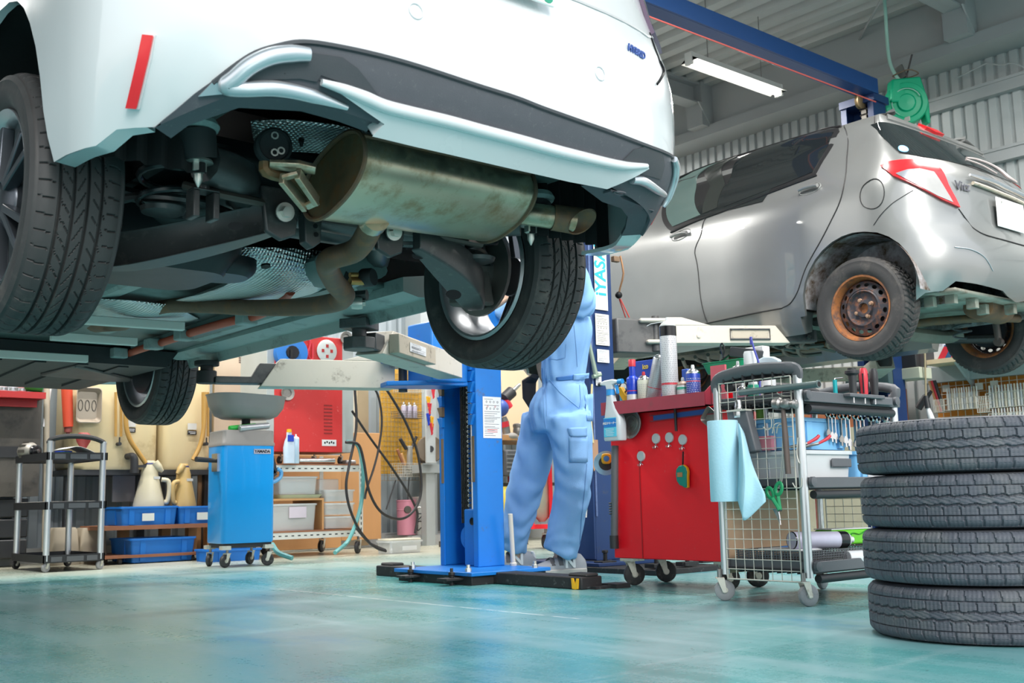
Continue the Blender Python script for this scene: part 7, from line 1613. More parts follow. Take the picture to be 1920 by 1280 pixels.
c = V((x1c-.02, 7.85, zc[2]+.03)); o = thing('funnel', 'dark red bulb shaped funnel at the right of the small cart', 'funnel', tuple(c)); MB().lathe([(.03, -.048), (.012, -.03), (.014, .02), (.045, .075), (.052, .10), (.046, .125), (.03, .14)], c, n=22).build('bulb', pm('bulb_red', (.26, .03, .025), .5, 0, .2, 6), o)
tag(MB().bb(x0c+.0, x1c-.02, 7.58, 8.1, zc[1]-.018, zc[1]+.018).build('carton', pm('carton_pale', (.45, .43, .40), .7, 0, .1), None, bevel=.004), 'flat pale carton on the middle shelf of the small cart', 'carton')
# oil drainer
dr = thing('oil_drainer', 'bright blue oil drainer cart with a grey bowl on top', 'oil drainer', (3.45, 6.95, 0), 0)
Md = Matrix.Translation(V((3.487, 6.99, 0))) @ rotz(-.10); M_drb = pm('drainer_blue', (.0, .31, .78), .3, 0, .05, 3, coat=.3)
zb0, zb1 = .155, W_(450, 835, 6.85).z
MB(Md).loft([[V((x*k, y*k, z)) for x, y in rrect(.37, .30, .035, 4)] for z, k in ((zb0, .97), (zb0+.01, 1.0), (zb1, 1.0))]).build('body', M_drb, dr, ang=50)
MB(Md).loft([[V((x*k, y*k, z)) for x, y in rrect(.375, .305, .03, 4)] for z, k in ((zb1, 1.0), (zb1+.02, 1.0), (zb1+.025, .975), (zb1+.10, .96), (zb1+.105, .92))]).build('hood', pm('drainer_grey', (.22, .21, .20), .5, 0, .05), dr, ang=50)
MB(Md).bb(.03, .15, -.154, -.150, zb1-.055, zb1-.022).build('nameplate', M_chrome, dr); text('YAMADA', .026, Md @ TM((.09, -.1555, zb1-.039), (1, 0, 0), (0, 0, 1)), M_bk, dr, 'nameplate_lettering', .0006, bold=.001)
for x, y, a_, br in ((-.155, -.14, .3, False), (.14, -.14, -.6, True), (-.17, .12, .8, False), (.12, .13, .5, False)):
    q = Md @ V((x, y, 0)); caster((q.x, q.y, 0), .042, dr, a_, .026, M_wheelk, top=.13, brake=br); MB(Md).bb(x-.03, x+.03, y-.03, y+.03, .115, .14).build('caster_plate', M_fork, dr)
MB(Md).bb(-.17, .17, -.13, .13, .125, .158).build('chassis', M_kplast, dr)
bz = W_(460, 785, 6.95).z; bt = W_(460, 745, 6.95).z; cb = Md @ V((.03, 0, 0))
MB().loft([[V((cb.x+x*k, cb.y+y*k*.9, z+(.03*(-x) if k > .9 else 0))) for x, y in rrect(.52, .42, .16, 6)] for z, k in ((bz, .62), (bz+.02, .80), (bz+.08, .95), (bt, 1.0), (bt+.012, 1.03), (bt+.012, .99), (bz+.08, .92), (bz+.02, .6))]).build('bowl', pm('bowl_grey', (.20, .205, .20), .4, .1, .06), dr, ang=60)
MB().cyl((cb.x, cb.y, zb1+.1), (cb.x, cb.y, bz+.005), .03, n=14).build('stem', M_kplast, dr)
h0 = Md @ V((-.19, -.05, zb1-.10)); MB().tube([h0, h0+V((-.06, -.01, .005)), h0+V((-.16, -.03, .01))], [.012, .016, .018], 10).build('handle', M_kplast, dr); MB(Md).bb(-.20, -.185, -.09, .02, zb1-.17, zb1-.05).build('handle_plate', M_chrome, dr)
for i, (mt, lb, px, dz) in enumerate(((pm('tube_green', (.02, .38, .05), .4), 'green tube lying on top of the oil drainer', 455, .02), (M_cans, 'silver cartridge lying on top of the oil drainer', 480, .012))):
    a, b = V((W_(430+15*i, 800, 6.88).x, 6.88-.03*i, zb1+.115)), V((W_(482+20*i, 800, 6.88).x, 6.90-.03*i, zb1+.14)); m = MB().cyl(a, b, .018+.004*i, n=14); tag(m.build('cartridge', mt, None, bevel=.003), lb, 'cartridge')
c = Md @ V((.20, -.02, zb1-.05)); o = thing('bar_clamp', 'blue and black clamp tool hooked on the right of the drainer', 'clamp', tuple(c-V((0, 0, .2)))); MB().bar(c, c+V((.035, 0, -.13)), .03, .035).bar(c+V((.035, 0, -.12)), c+V((-.02, 0, -.16)), .03, .05).build('arm', M_kplast, o)
MB().tube([c+V((-.03, -.01, -.20)), c+V((.03, -.01, -.19)), c+V((.075, -.01, -.16)), c+V((.08, -.01, -.12)), c+V((.05, -.01, -.10))], .014, 8, sm=4).build('jaw', pm('jaw_blue', (.10, .34, .60), .4), o)
# beige backing with vents, grey column, red machine on the slotted rack
o = slab('panel', 'beige wall panel with small vent slots behind the drainer', 'panel', (404, 600), (498, 1030), 8.66, 8.7, M_beige)
m = MB()
for k in range(5): c = W_(456, 663+4*k, 8.66); m.box(c+V((0, -.001, 0)), (.08, .004, .008))
m.build('vent', M_dkcab, o)
RY = 7.65
rx0, rx1, ry1 = W_(470, 900, RY).x, W_(680, 900, RY).x, RY+.62
rk = thing('rack', 'white slotted angle rack with brown shelves under the red machine', 'rack', ((rx0+rx1)/2, RY+.3, 0))
M_slot = pm('slotted_white', (.68, .68, .64), .45, .1, .05, 10)
zR = [W_(600, 1002, RY).z, W_(600, 878, RY).z]
def slotted(nm, p, q, w, ax):
    m = MB(); (m.bb(p[0], q[0], p[1]-.002, p[1], p[2]-w/2, p[2]+w/2) if ax == 'x' else m.bb(p[0]-w/2, p[0]+w/2, p[1]-.002, p[1], p[2], q[2])); o = m.build(nm, M_slot, rk)
    s = MB(); n = 18 if ax == 'x' else 16
    for i in range(n):
        t = (i+.5)/n
        if ax == 'x': x = p[0]+(q[0]-p[0])*t; s.bb(x-.012, x+.012, p[1]-.0028, p[1]-.0018, p[2]-.004, p[2]+.004)
        else: z = p[2]+(q[2]-p[2])*t; s.bb(p[0]-.004, p[0]+.004, p[1]-.0028, p[1]-.0018, z-.012, z+.012)
    s.build('slots', M_bk, o, smooth=False)
for z in zR:
    slotted('front_rail', (rx0, RY, z), (rx1, RY, z), .05, 'x'); MB().bb(rx0, rx1, RY-.004, ry1, z+.025, z+.037).build('shelf', M_shelfb, rk)
slotted('upright', (rx1-.018, RY-.003, .13), (rx1-.018, RY, .82), .036, 'z'); slotted('upright', (rx0+.018, RY-.003, .13), (rx0+.018, RY, .72), .036, 'z')
for x in (rx0+.018, rx1-.018): MB().bb(x-.018, x+.018, ry1-.003, ry1, .13, .8).build('upright', M_slot, rk)
for x, y, a_ in ((rx1-.03, RY+.03, .7), (rx0+.05, RY+.03, .5), (rx1-.05, ry1-.06, .6), (rx0+.42, ry1-.06, .5)): caster((x, y, 0), .05, rk, a_, .03, M_wheelk, top=.15)
rm = thing('machine', 'red cabinet machine with a dial on the slotted rack', 'machine', (4.4, 7.95, zR[1]+.04))
M_mred = pm('machine_red', (.62, .035, .035), .4, 0, .06, 3, dirt=(.72, .30, .26), damt=.03, dscale=30); MY = 7.70
a, b = W_(516, 628, MY), W_(642, 848, MY); MB().bb(a.x, b.x, MY, MY+.45, b.z, a.z+.02).build('front_panel', M_mred, rm, bevel=.004)
g = W_(661, 848, MY+.02); MB().bb(b.x, g.x, MY+.005, MY+.45, b.z, a.z+.02).build('side_panel', pm('machine_grey', (.44, .47, .46), .45), rm, bevel=.003); g = W_(497, 848, MY+.02); MB().bb(g.x, a.x, MY+.005, MY+.45, b.z, a.z+.02).build('side_panel', MATS['machine_grey'], rm, bevel=.003)
c = W_(612, 658, MY-.002); o = MB().lathe([(0, 0), (.088, 0), (.092, -.008), (.082, -.014), (0, -.012)], c, (0, 1, 0), 32).build('dial', pm('dial_grey', (.58, .60, .58), .5), rm)
m = MB()
for dx, dz in ((-.04, 0), (.04, .0), (0, .04), (0, -.045)): m.box(c+V((dx, -.015, dz)), (.022, .004, .026))
m.build('dial_marks', M_redsh, o)
m = MB()
for k in range(9): q = W_(615, 760+6.5*k, MY); m.box(q+V((0, -.001, 0)), (.075, .004, .010))
m.build('louvre', pm('louvre_dark_red', (.25, .015, .015), .5), rm, smooth=False)
q = W_(617, 830, MY); MB().box(q+V((0, -.002, 0)), (.13, .004, .05)).build('nameplate', M_label, rm)
q0 = MB()
for k in range(5): q0.box(q+V((-.04+.02*k, -.0045, .006*(k % 2))), (.012, .001, .016))
q0.build('nameplate_printing', M_bk, rm)
c = W_(545, 662, MY-.06); o = thing('air_hose_reel', 'blue round reel drum in front of the red machine', 'reel', tuple(c)); MB().lathe([(.03, -.05), (.125, -.045), (.13, -.02), (.13, .02), (.125, .05), (.03, .055)], c, (.2, 1, 0), 30).build('drum', M_lblue, o); MB().lathe([(.05, -.06), (.055, -.05)], c, (.2, 1, 0), 12).box(c+V((-.03, -.065, -.02)), (.02, .01, .08)).build('drum_slot', M_bk, o)
c = W_(582, 655, MY-.02); tag(MB().tube([c+V((-.03, 0, .1)), c+V((.0, 0, .05)), c+V((-.02, 0, -.04)), c+V((.02, 0, -.08)), c+V((.02, 0, .05))], .008, 6, sm=4).build('red_cord', M_rd, None), 'red cord looped on the machine beside the dial', 'cord')
for px, py, lb in ((538, 737, 'round steel parts dish stuck on the red machine under the lift arm'), (648, 634, 'round steel dish at the right top of the red machine')): c = W_(px, py, MY-.003); tag(MB().lathe([(.0, -.006), (.03, -.006), (.034, -.016), (.056, -.02), (.058, -.014), (.05, 0)], c, (0, 1, 0), 28).build('parts_dish', M_mag, None), lb, 'dish')
xx = W_(537, 848, MY-.08); p = V((xx.x, MY-.12, zR[1]+.037)); o = thing('cleaner_bottle', 'clear blue cleaner bottle standing in front of the red machine', 'bottle', tuple(p)); MB().loft([[p+V((x*k, y*k, z)) for x, y in rrect(.085, .05, .02)] for z, k in ((0, 1), (.12, 1.05), (.17, .8), (.20, .5), (.235, .48))]).build('bottle', pm('bottle_ice', (.55, .66, .78), .3, 0, .2, 9), o); MB().box(p+V((0, -.027, .19)), (.05, .006, .05)).build('label_plate', M_bluec, o); MB().lathe([(.02, .235), (.018, .26)], p, n=12).build('cap', M_yel, o)
p = V((xx.x+.07, MY-.10, zR[1]+.037)); can('cleaner_bottle', 'slim pale bottle beside the clear blue cleaner bottle', p, .026, .19, pm('bottle_pale_blue', (.50, .64, .76), .3), 'bottle', top=M_label)
p0 = W_(562, 868, RY+.02); tag(MB().cyl(V((p0.x, RY+.04, zR[1]+.06)), V((W_(630, 868, RY).x, RY+.03, zR[1]+.06)), .023, n=16).build('pipe', M_chrome, None), 'short silver pipe lying on the rack below the red machine', 'pipe')
for x in (4.2, 4.5, W_(640, 860, RY+.1).x): caster((x, RY+.12, zR[1]+.037), .03, rm, .5, .022, top=.08)
# boxes inside the rack
zl = zR[0]+.037
a, b = W_(508, 935, RY+.04), W_(606, 1000, RY+.04)
o = thing('wooden_box_shelf', 'open wooden box frame on the lower rack shelf', 'box shelf', ((a.x+b.x)/2, RY+.25, zl)); 
MB().bb(a.x-.2, b.x, RY+.03, RY+.5, a.z-.016, a.z).build('top_board', M_woodp, o); MB().bb(b.x-.016, b.x, RY+.03, RY+.5, zl, a.z-.016).build('side_board', M_woodp, o)
o = crate('drawer_case', 'clear drawer case with a paper label inside the wooden box', Mt((a.x+b.x)/2-.03, RY+.22, zl), .40, .36, a.z-zl-.04, M_clear, 'storage box', ribs=False)
MB().box(((a.x+b.x)/2-.0, RY+.035, zl+.14), (.15, .004, .085)).build('label_plate', pm('label_lilac', (.66, .58, .66), .6), o); MB().box(((a.x+b.x)/2-.03, RY+.2, zl+.06), (.30, .22, .10)).build('contents', pm('mixed_parts', (.42, .36, .30), .5, .2, .5, 40, 0), o)
dc = W_(635, 935, RY+.05)
for k in range(3):
    z = zl+.005+k*.105; x0d, x1d = b.x+.02, rx1-.045; o = crate('parts_case', ('clear parts drawer, lowest of three at the right of the rack', 'clear parts drawer, middle of three at the right of the rack', 'clear parts drawer, top of three at the right of the rack')[k], Mt((x0d+x1d)/2, RY+.22, z), x1d-x0d, .34, .095, M_clear, 'drawer', ribs=False, taper=.97)
    MB().bb(x0d+.03, x1d-.03, RY+.09, RY+.35, z+.01, z+.045).build('contents', pm('steel_bits', (.42, .40, .38), .35, .6, .5, 60, 0), o)
tp_ = a.z; o = crate('storage_box', 'clear storage box with a pale lid on top of the wooden box', Mt((a.x+b.x)/2+.02, RY+.2, tp_+.03), .34, .28, .14, M_clear, 'storage box', ribs=False); MB().box(((a.x+b.x)/2+.02, RY+.2, tp_+.09), (.26, .18, .08)).build('contents', pm('grey_parts', (.40, .43, .46), .5, 0, .4, 30), o)
tag(MB().loft([[V(((a.x+b.x)/2+.04+x*k, RY+.2+y*k, z)) for x, y in rrect(.40, .30, .04)] for z, k in ((tp_+.001, .9), (tp_+.028, 1))]).build('tray', pm('tray_pale_green', (.50, .60, .42), .5), None), 'pale green tray under the clear storage box', 'tray')
tag(MB().bb(b.x-.0, b.x+.18, RY+.1, RY+.3, tp_+.03, tp_+.15).build('storage_box', M_clear, None, bevel=.01), 'hazy clear box beside the storage box on the rack', 'storage box')
tag(MB().box((rx1-.05, RY+.15, zR[1]+.055), (.10, .12, .035)).build('cloth', pm('foil_rag', (.5, .5, .5), .4, .6, .4, 30, .6, 60), None, bevel=.012), 'crumpled silver rag at the right end of the rack top', 'rag')
# hoses of the machine
def cable(pts, r, mt, nm, lb, ct='cable', y=None, sm=6): tag(MB().tube([W_(p[0], p[1], p[2] if len(p) > 2 else y) for p in pts], r, 8, sm=sm).build(nm, mt, None), lb, ct)
Mk = pm('cable_black', (.016, .016, .017), .4, 0, .1); Mth = pm('hose_teal', (.12, .36, .36), .4, 0, .1)
cable([(650, 828), (668, 832), (676, 850), (681, 890), (676, 950), (655, 1010, 7.5), (628, 1036, 7.35)], .016, Mth, 'hose', 'teal hose looping from the red machine to the floor', 'hose', 7.55)
cable([(510, 1020, 7.2), (522, 1036, 7.1), (548, 1046, 7.0)], .018, Mth, 'hose', 'teal hose end lying on the floor right of the drainer', 'hose')
cable([(665, 722), (668, 800), (655, 870), (649, 910), (655, 950), (672, 990), (695, 1018), (722, 1031, 7.3)], .011, Mk, 'cable', 'black cable hanging at the rack post down to the floor', y=7.5)
cable([(648, 829), (664, 829), (675, 838), (683, 870), (692, 920), (712, 957), (740, 972), (764, 968), (783, 945), (790, 910), (783, 850), (760, 790), (728, 735), (712, 715)], .011, Mk, 'cable', 'black cable in a big loop in front of the plywood', y=7.45)
cable([(660, 770), (690, 815), (730, 870), (760, 915), (778, 948), (783, 968), (778, 1000)], .010, Mk, 'cable', 'black cable running diagonally across to the pails', y=7.55)
cable([(696, 718), (710, 745), (716, 790), (710, 840), (700, 880), (688, 915), (684, 935)], .009, Mk, 'cable', 'black cable arching down in front of the pegboard', y=7.5)
cable([(668, 990), (690, 1015), (708, 1028), (724, 1033)], .010, Mk, 'cable', 'black cable end running along the floor to the parts box', y=7.25)
# plywood, bright strip, pegboard
slab('board', 'tall plywood board standing behind the rack', 'board', (640, 810), (715, 1010), 8.5, 8.52, M_woodp); slab('board', 'plywood sheet filling the back of the rack', 'board', (512, 852), (640, 1026), 8.45, 8.47, M_woodp)
slab('door_panel', 'cream door panel behind the hanging cables', 'panel', (652, 690), (668, 1022), 8.62, 8.64, pm('panel_cream', (.66, .60, .48), .4)); slab('door_panel', 'brassy metal door panel behind the hanging cables', 'panel', (669, 690), (692, 1022), 8.6, 8.64, pm('panel_brassy', (.50, .40, .26), .35, .7, .15, 3))
pb = slab('pegboard', 'yellow pegboard with wire mesh on the rear wall', 'pegboard', (713, 690), (792, 888), 8.6, 8.62, pm('peg_yellow', (.62, .34, .04), .6, 0, .12, 4))
m = MB(); a, b = W_(713, 690, 8.58), W_(792, 900, 8.58)
for i in range(13): x = a.x+(b.x-a.x)*i/12; m.cyl((x, 8.58, b.z), (x, 8.58, a.z), .0022, n=5)
for j in range(24): z = b.z+(a.z-b.z)*j/23; m.cyl((a.x, 8.578, z), (b.x, 8.578, z), .0022, n=5)
m.build('mesh_panel', pm('mesh_dull', (.30, .24, .14), .5), pb, smooth=False)
def wbasket(lb, p, q, y=8.45, d=.12, mt=None):
    a, b = W_(*p, y=y), W_(*q, y=y); o = thing('wire_basket', lb, 'basket', ((a.x+b.x)/2, y+d/2, b.z), 0, 'wire baskets on the pegboard'); m = MB(); n = max(4, int((b.x-a.x)/.022)); k = max(3, int((a.z-b.z)/.022))
    for i in range(n+1): x = a.x+(b.x-a.x)*i/n; m.tube([(x, y+d, a.z), (x, y+d, b.z), (x, y, b.z), (x, y, a.z)], .002, 5)
    for j in range(k+1): z = b.z+(a.z-b.z)*j/k; m.tube([(a.x, y+d, z), (a.x, y, z), (b.x, y, z), (b.x, y+d, z)], .002, 5)
    m.build('wires', mt or M_wire, o, smooth=False); return a, b
wbasket('white wire basket at the top right of the pegboard', (751, 722), (794, 735)); a, b = wbasket('dark wire basket holding three lilac cans', (748, 770), (794, 784), mt=M_steelt)
for i, px in enumerate((757, 767, 777)): x = W_(px, 770, 8.5).x; can('spray_can', ('left', 'middle', 'right')[i]+' one of three lilac cans in the dark wire basket', (x, 8.5, b.z), .026, .115, pm('can_lilac2', (.52, .47, .58), .35, .2), group='lilac cans')
wbasket('lower wire basket full of hand tools', (746, 868), (791, 893)); 
for i, (p, q, r, mt, lb) in enumerate((((745, 842), (756, 870), .014, M_shelfb, 'brown handled tool in the lower basket, leftmost'), ((752, 850), (759, 872), .016, M_woodp, 'wooden handle standing in the lower basket'), ((768, 836), (768, 880), .030, pm('tin_grey', (.35, .34, .31), .5, .4), 'grey tin standing in the lower basket'), ((750, 822), (762, 842), .018, M_kplast, 'dark tool angled above the lower basket'), ((781, 818), (770, 845), .014, M_kplast, 'black handle leaning right above the lower basket'))): tag(MB().cyl(W_(*p, y=8.5), W_(*q, y=8.5), r, n=10).build('hand_tool', mt, None, bevel=.003), lb, 'tool')
for p, q, lb in (((742, 900), (724, 955), 'thin black cable hanging left below the pegboard'), ((767, 895), (764, 940), 'thin black cable hanging right below the pegboard')): tag(MB().cyl(W_(*p, y=8.55), W_(*q, y=8.55), .006, n=6).build('cable', Mk, None), lb, 'cable')
# tool panel, bench and grinder by the lift post
slab('tool_board', 'narrow grey panel with plier handles beside the blue lift post', 'panel', (798, 690), (818, 868), 8.2, 8.22, pm('panel_pale_grey', (.50, .54, .55), .45))
for i, (px, py, mt, lb) in enumerate(((806, 706, Mor, 'orange and yellow handled pliers at the top of the grey panel'), (812, 735, M_rd, 'red handled cutter below the orange pliers'), (803, 753, M_yel, 'yellow clip on the grey panel'), (805, 765, M_rd, 'red grip below the yellow clip'), (803, 785, M_bluec, 'blue screwdriver on the grey panel'), (809, 790, M_yel, 'yellow tag beside the blue screwdriver'), (809, 803, M_rd, 'lowest red handle on the grey panel'))):
    c = W_(px, py, 8.16); tag(MB().cyl(c+V((-.01, 0, .05)), c+V((.008, 0, -.05)), .014, .010, 10).bar(c+V((.02, 0, .045)), c+V((.002, 0, -.06)), .012, .012).build('hand_tool', mt, None, bevel=.002), lb, 'tool')
bn = thing('workbench', 'grey steel bench leg frame left of the blue lift post', 'bench', (6.2, 8.4, 0)); a, b = W_(790, 870, 8.3), W_(850, 886, 8.3); MB().bb(a.x, b.x+.1, 8.3, 8.8, b.z, a.z).build('top', M_postg, bn); a = W_(800, 1000, 8.32); MB().bb(a.x, a.x+.10, 8.32, 8.4, 0, b.z).build('leg', M_postg, bn)
c = W_(806, 842, 8.25); o = thing('grinder', 'old grinding wheel on the grey bench', 'grinder', tuple(c-V((0, 0, .13)))); MB().lathe([(.0, -.03), (.12, -.03), (.128, 0), (.12, .03), (0, .03)], c, (.5, .9, 0), 28).build('wheel', pm('grinder_brown', (.20, .16, .12), .7, .2, .3, 8), o); MB().lathe([(.0, -.06), (.03, -.06), (.03, .05)], c, (.5, .9, 0), 12).box(c+V((0, .05, -.10)), (.12, .1, .05)).build('stand', M_dkbin, o)
# pails and parts box
for px0, px1, pyt, mt, lb, tg in ((747, 777, 937, pm('pail_pink', (.62, .25, .34), .4, .1, .06), 'pink metal pail beside the silver pail', None), (772, 808, 931, pm('pail_silver', (.62, .61, .58), .3, .7, .06), 'silver metal pail with dark lettering', '1SCS')):
    a, b = W_(px0, 1003, 8.55), W_(px1, 1003, 8.55); t = W_(px0, pyt, 8.55).z; r = abs(b.x-a.x)/2; c = V(((a.x+b.x)/2, 8.55, .111 if False else a.z)); h = t-c.z; o = thing('pail', lb, 'pail', tuple(c), 0, 'metal pails')
    MB().lathe([(r*.94, 0), (r*.96, .02), (r, h*.95), (r*1.03, h*.96), (r*1.03, h), (r*.96, h)], c, n=32).lathe([(r*1.0, h*.70), (r*1.03, h*.715), (r*1.0, h*.73)], c, n=32, caps=False).build('drum', mt, o)
    if tg: text(tg, .085, TM(c+V((-r*.72, -r*.74, h*.36)), (0, 0, -1), (.72, -.7, 0)), M_bk, o, 'pail_lettering', .003)
    else: MB().lathe([(.0, 0), (.035, 0), (.03, .012)], c+V((-r*.45, -r*.9, h*.72)), (-.5, -1, 0), 16).build('spout_cap', M_dkcab, o)
tag(MB().bb(5.9, 6.5, 8.41, 8.85, 0, W_(780, 1003, 8.55).z).build('plinth', M_conc, None), 'low grey plinth carrying the two pails', 'plinth')
Mb = W_(765, 1036, 7.3); o = crate('parts_box', 'clear parts box full of washers on the floor', Mt(Mb.x, 7.42, 0), .31, .2, .10, M_clear, 'parts box', ribs=False); MB().bb(Mb.x-.15, Mb.x+.15, 7.33, 7.51, .098, .115).build('lid', pm('lid_cream', (.66, .62, .50), .4), o, bevel=.006); MB().box((Mb.x+.03, 7.322, .04), (.14, .004, .035)).build('label_plate', M_label, o)
m = MB(); r_ = random.Random(4)
for k in range(26): m.lathe([(.007, -.002), (.014, -.002), (.014, .002), (.007, .002)], (Mb.x-.13+.26*r_.random(), 7.345+.02*r_.random(), .012+.06*r_.random()), (r_.uniform(-.5, .5), 1, r_.uniform(-.4, .4)), 10)
m.build('washers', M_chrome, o)
# ================================================================ behind the mechanic and on the right
o = slab('panel', 'cream panel behind the mechanic', 'panel', (925, 690), (1012, 821), 8.8, 8.84, pm('cream_wall', (.72, .58, .40), .6, 0, .04, 2))
bz_ = W_(960, 816, 8.2); wb2 = thing('workbench', 'cluttered wooden bench behind the mechanic', 'bench', (bz_.x+.2, 8.45, 0))
MB().bb(bz_.x-.35, bz_.x+.75, 8.15, 8.86, bz_.z-.05, bz_.z).build('top', M_woodp, wb2); zq = W_(960, 905, 8.3).z; MB().bb(bz_.x-.3, bz_.x+.7, 8.3, 8.7, zq-.03, zq).build('lower_shelf', M_dkcab, wb2)
for x in (bz_.x-.3, bz_.x+.7): MB().bb(x-.03, x+.03, 8.25, 8.31, 0, bz_.z-.05).build('leg', M_dkcab, wb2)
def DD(px, py, d=0): return at(px, py, Y=8.2)
a, b = DD(940, 752), DD(984, 712); d = (b-a).normalized()*1.4; o = thing('impact_driver', 'red black and blue air wrench hanging behind the lift post', 'air tool', tuple(DD(958, 800)))
MB().tube([a+d*.03, a+d*.12], [.056, .058], 16).build('barrel', M_kplast, o); MB().tube([a+d*.12, a+d*.155, a+d*.21], [.025, .02, .017], 12).build('anvil', M_chrome, o); MB().ball(DD(938, 765), .085, n=16).build('housing', pm('tool_blue', (.05, .10, .38), .4), o); MB().tube([DD(944, 752), DD(951, 765)], [.056, .062], 12).build('band', M_rd, o)
MB().tube([DD(944, 782), DD(947, 792), DD(950, 815)], [.03, .04, .04], 14).build('coupling', M_steelt, o); MB().cyl(DD(945, 790), DD(947, 800), .045, n=14).build('red_ring', M_rd, o)
c = DD(956, 818, 7.8); tag(MB().ball(c, .08, 1.2, .8, .5).ball(c+V((.05, 0, -.01)), .07, 1, .8, .5).build('rag', pm('rag_grey', (.34, .32, .30), .8, 0, .2, 20, .5, 40), None), 'crumpled grey gloves on the bench end', 'gloves')
c = DD(977, 815, 8.0); tag(MB().lathe([(.075, 0), (.08, .03), (.08, .04), (.075, .07), (.08, .075), (.08, .10), (.07, .11)], c, n=20).build('tin', M_steelt, None), 'short ribbed metal tin on the bench', 'tin')
c = DD(952, 868, 7.8); o = thing('tool_case', 'grey ribbed tool case under the bench', 'tool case', tuple(c-V((0, 0, .12)))); MB().box(c, (.15, .16, .25)).build('case', M_gplast, o, bevel=.015); m = MB()
for k in range(5): m.box(c+V((-.02, -.082, -.08+.04*k)), (.12, .006, .016))
m.build('ribs', pm('rib_grey', (.20, .21, .22), .5), o)
c = DD(948, 925, 7.7); tag(MB().ball(V((c.x, c.y, .27)), .22, .8, .6, 1.22).build('bag', pm('bag_yellow', (.60, .48, .06), .6, 0, .15, 6, .4, 20), None), 'yellow bag partly hidden by the mechanic leg', 'bag')
c = DD(972, 890, 7.9); tag(MB().box(c, (.18, .12, .14)).build('carton', M_redsh, None, bevel=.004), 'dark red box under the bench beside the tool case', 'box')
# red hand trolley holding a pale sack
DD = lambda px, py, d=0: at(px, py, Y=6.9)
za = DD(1016, 990, 7.4); rt_ = thing('hand_cart', 'red cart with a pale sack seen between the mechanic legs', 'cart', (za.x, za.y, 0)); e_ = _r.copy(); e_.z = 0; e_.normalize(); nd = V((-e_.y, e_.x, 0))
def obx(c, w, d, z0, z1): return MB(Matrix(((e_.x, nd.x, 0, c.x), (e_.y, nd.y, 0, c.y), (0, 0, 1, 0), (0, 0, 0, 1)))).bb(-w/2, w/2, -d/2, d/2, z0, z1)
z9 = za.z; obx(za, .26, .3, z9, z9+.03).build('base', M_redp, rt_); 
p = DD(1033, 980, 7.4); obx(p, .03, .3, z9, 1.0).build('side_panel', M_redp, rt_); p = DD(999, 980, 7.4); obx(p, .02, .3, z9, z9+.12).build('side_panel', M_redp, rt_)
caster((za.x+.03, za.y, 0), .055, rt_, .5, .03, top=z9)
c = DD(1016, 955, 7.35); tag(MB().loft([[c+e_*x+nd*y*.8+V((0, 0, z)) for x, y in rrect(w, w, w*.45, 5)] for z, w in ((-.10, .05), (-.05, .13), (.08, .16), (.25, .14), (.4, .06))]).build('sack', pm('sack_pale', (.42, .42, .32), .8, 0, .2, 9, .6, 20), None), 'pale crumpled sack standing in the red cart', 'sack')
tag(MB().bb(5.9, 6.6, 7.6, 8.0, 0, .05).build('pallet', M_dkcab, None), 'low dark plank on the floor beyond the mechanic', 'plank')
# bits hung on the navy post
c = at(1112, 857, Y=PY-.02); tag(MB().prism([(-.035, .10), (.035, .10), (.035, -.08), (.018, -.05), (0, -.08), (-.018, -.05), (-.035, -.08)], 'y', -.008, .008, o=c).build('wood_wedge', pm('wood_grey_brown', (.34, .20, .12), .7, 0, .2, 4), None), 'notched brown wooden piece hanging on the navy post', 'wood piece')
tag(MB().tube([at(1104, 640, Y=PY-.03), at(1118, 705, Y=PY-.03)], [.010, .014], 10).cyl(at(1112, 706, Y=PY-.03), at(1126, 702, Y=PY-.03), .012, n=10).build('lever', pm('lever_green_grey', (.30, .38, .30), .4, .4), None), 'grey green lever on the navy post by the mechanic back', 'lever')
tag(MB().tube([at(1110, 720, Y=PY-.03), at(1108, 780, Y=PY-.03), at(1112, 830, Y=PY-.03)], .006, 6, sm=3).build('cord', pm('cord_yellow', (.60, .52, .26), .6), None), 'yellowish cord hanging down the navy post', 'cord')
tag(MB().cyl(at(1099, 935, Y=PY-.03), at(1097, 970, Y=PY-.03), .012, n=10).cyl(at(1101, 880, Y=PY-.03), at(1099, 935, Y=PY-.03), .006, n=8).build('cable_end', M_chrome, None), 'silver cable end hanging low on the navy post', 'cable end')
# right wall: shelf, boxes, orange pegboard
RX = 8.3
def R_(px, py, x=RX): return at(px, py, X=x)
a, b = R_(1735, 720, 8.46), R_(1990, 790, 8.46)
pbz1, pbz0 = R_(1800, 708, 8.46).z, .55
pb = thing('pegboard', 'long orange pegboard with wire mesh on the right wall', 'pegboard', (8.47, 3.6, pbz0))
MB().bb(8.47, 8.49, 2.2, 4.62, pbz0, pbz1).build('board', pm('peg_orange', (.64, .22, .02), .6, 0, .1, 4), pb)
m = MB(); y = 2.2
while y < 4.63: m.cyl((8.44, y, pbz0), (8.44, y, pbz1), .003, n=5); y += .062
z = pbz0
while z < pbz1+.01: m.cyl((8.437, 2.2, z), (8.437, 4.62, z), .003, n=5); z += .062
m.build('mesh_panel', M_wire, pb, smooth=False)
sz = R_(1850, 662, 8.15).z
sh = thing('carton_shelf', 'cream edged shelf of cartons on the right wall', 'shelf', (8.35, 3.5, sz-.04)); MB().bb(8.15, 8.6, 2.1, 4.55, sz-.035, sz).build('board', pm('shelf_cream', (.66, .55, .36), .5), sh); MB().bb(8.4, 8.6, 2.1, 4.7, sz-.16, sz-.035).build('back_rail', M_postg, sh)
for y in (2.6, 4.3): MB().prism([(8.2, sz-.035), (8.58, sz-.035), (8.58, sz-.3)], 'y', y-.01, y+.01).build('bracket', M_postg, sh)
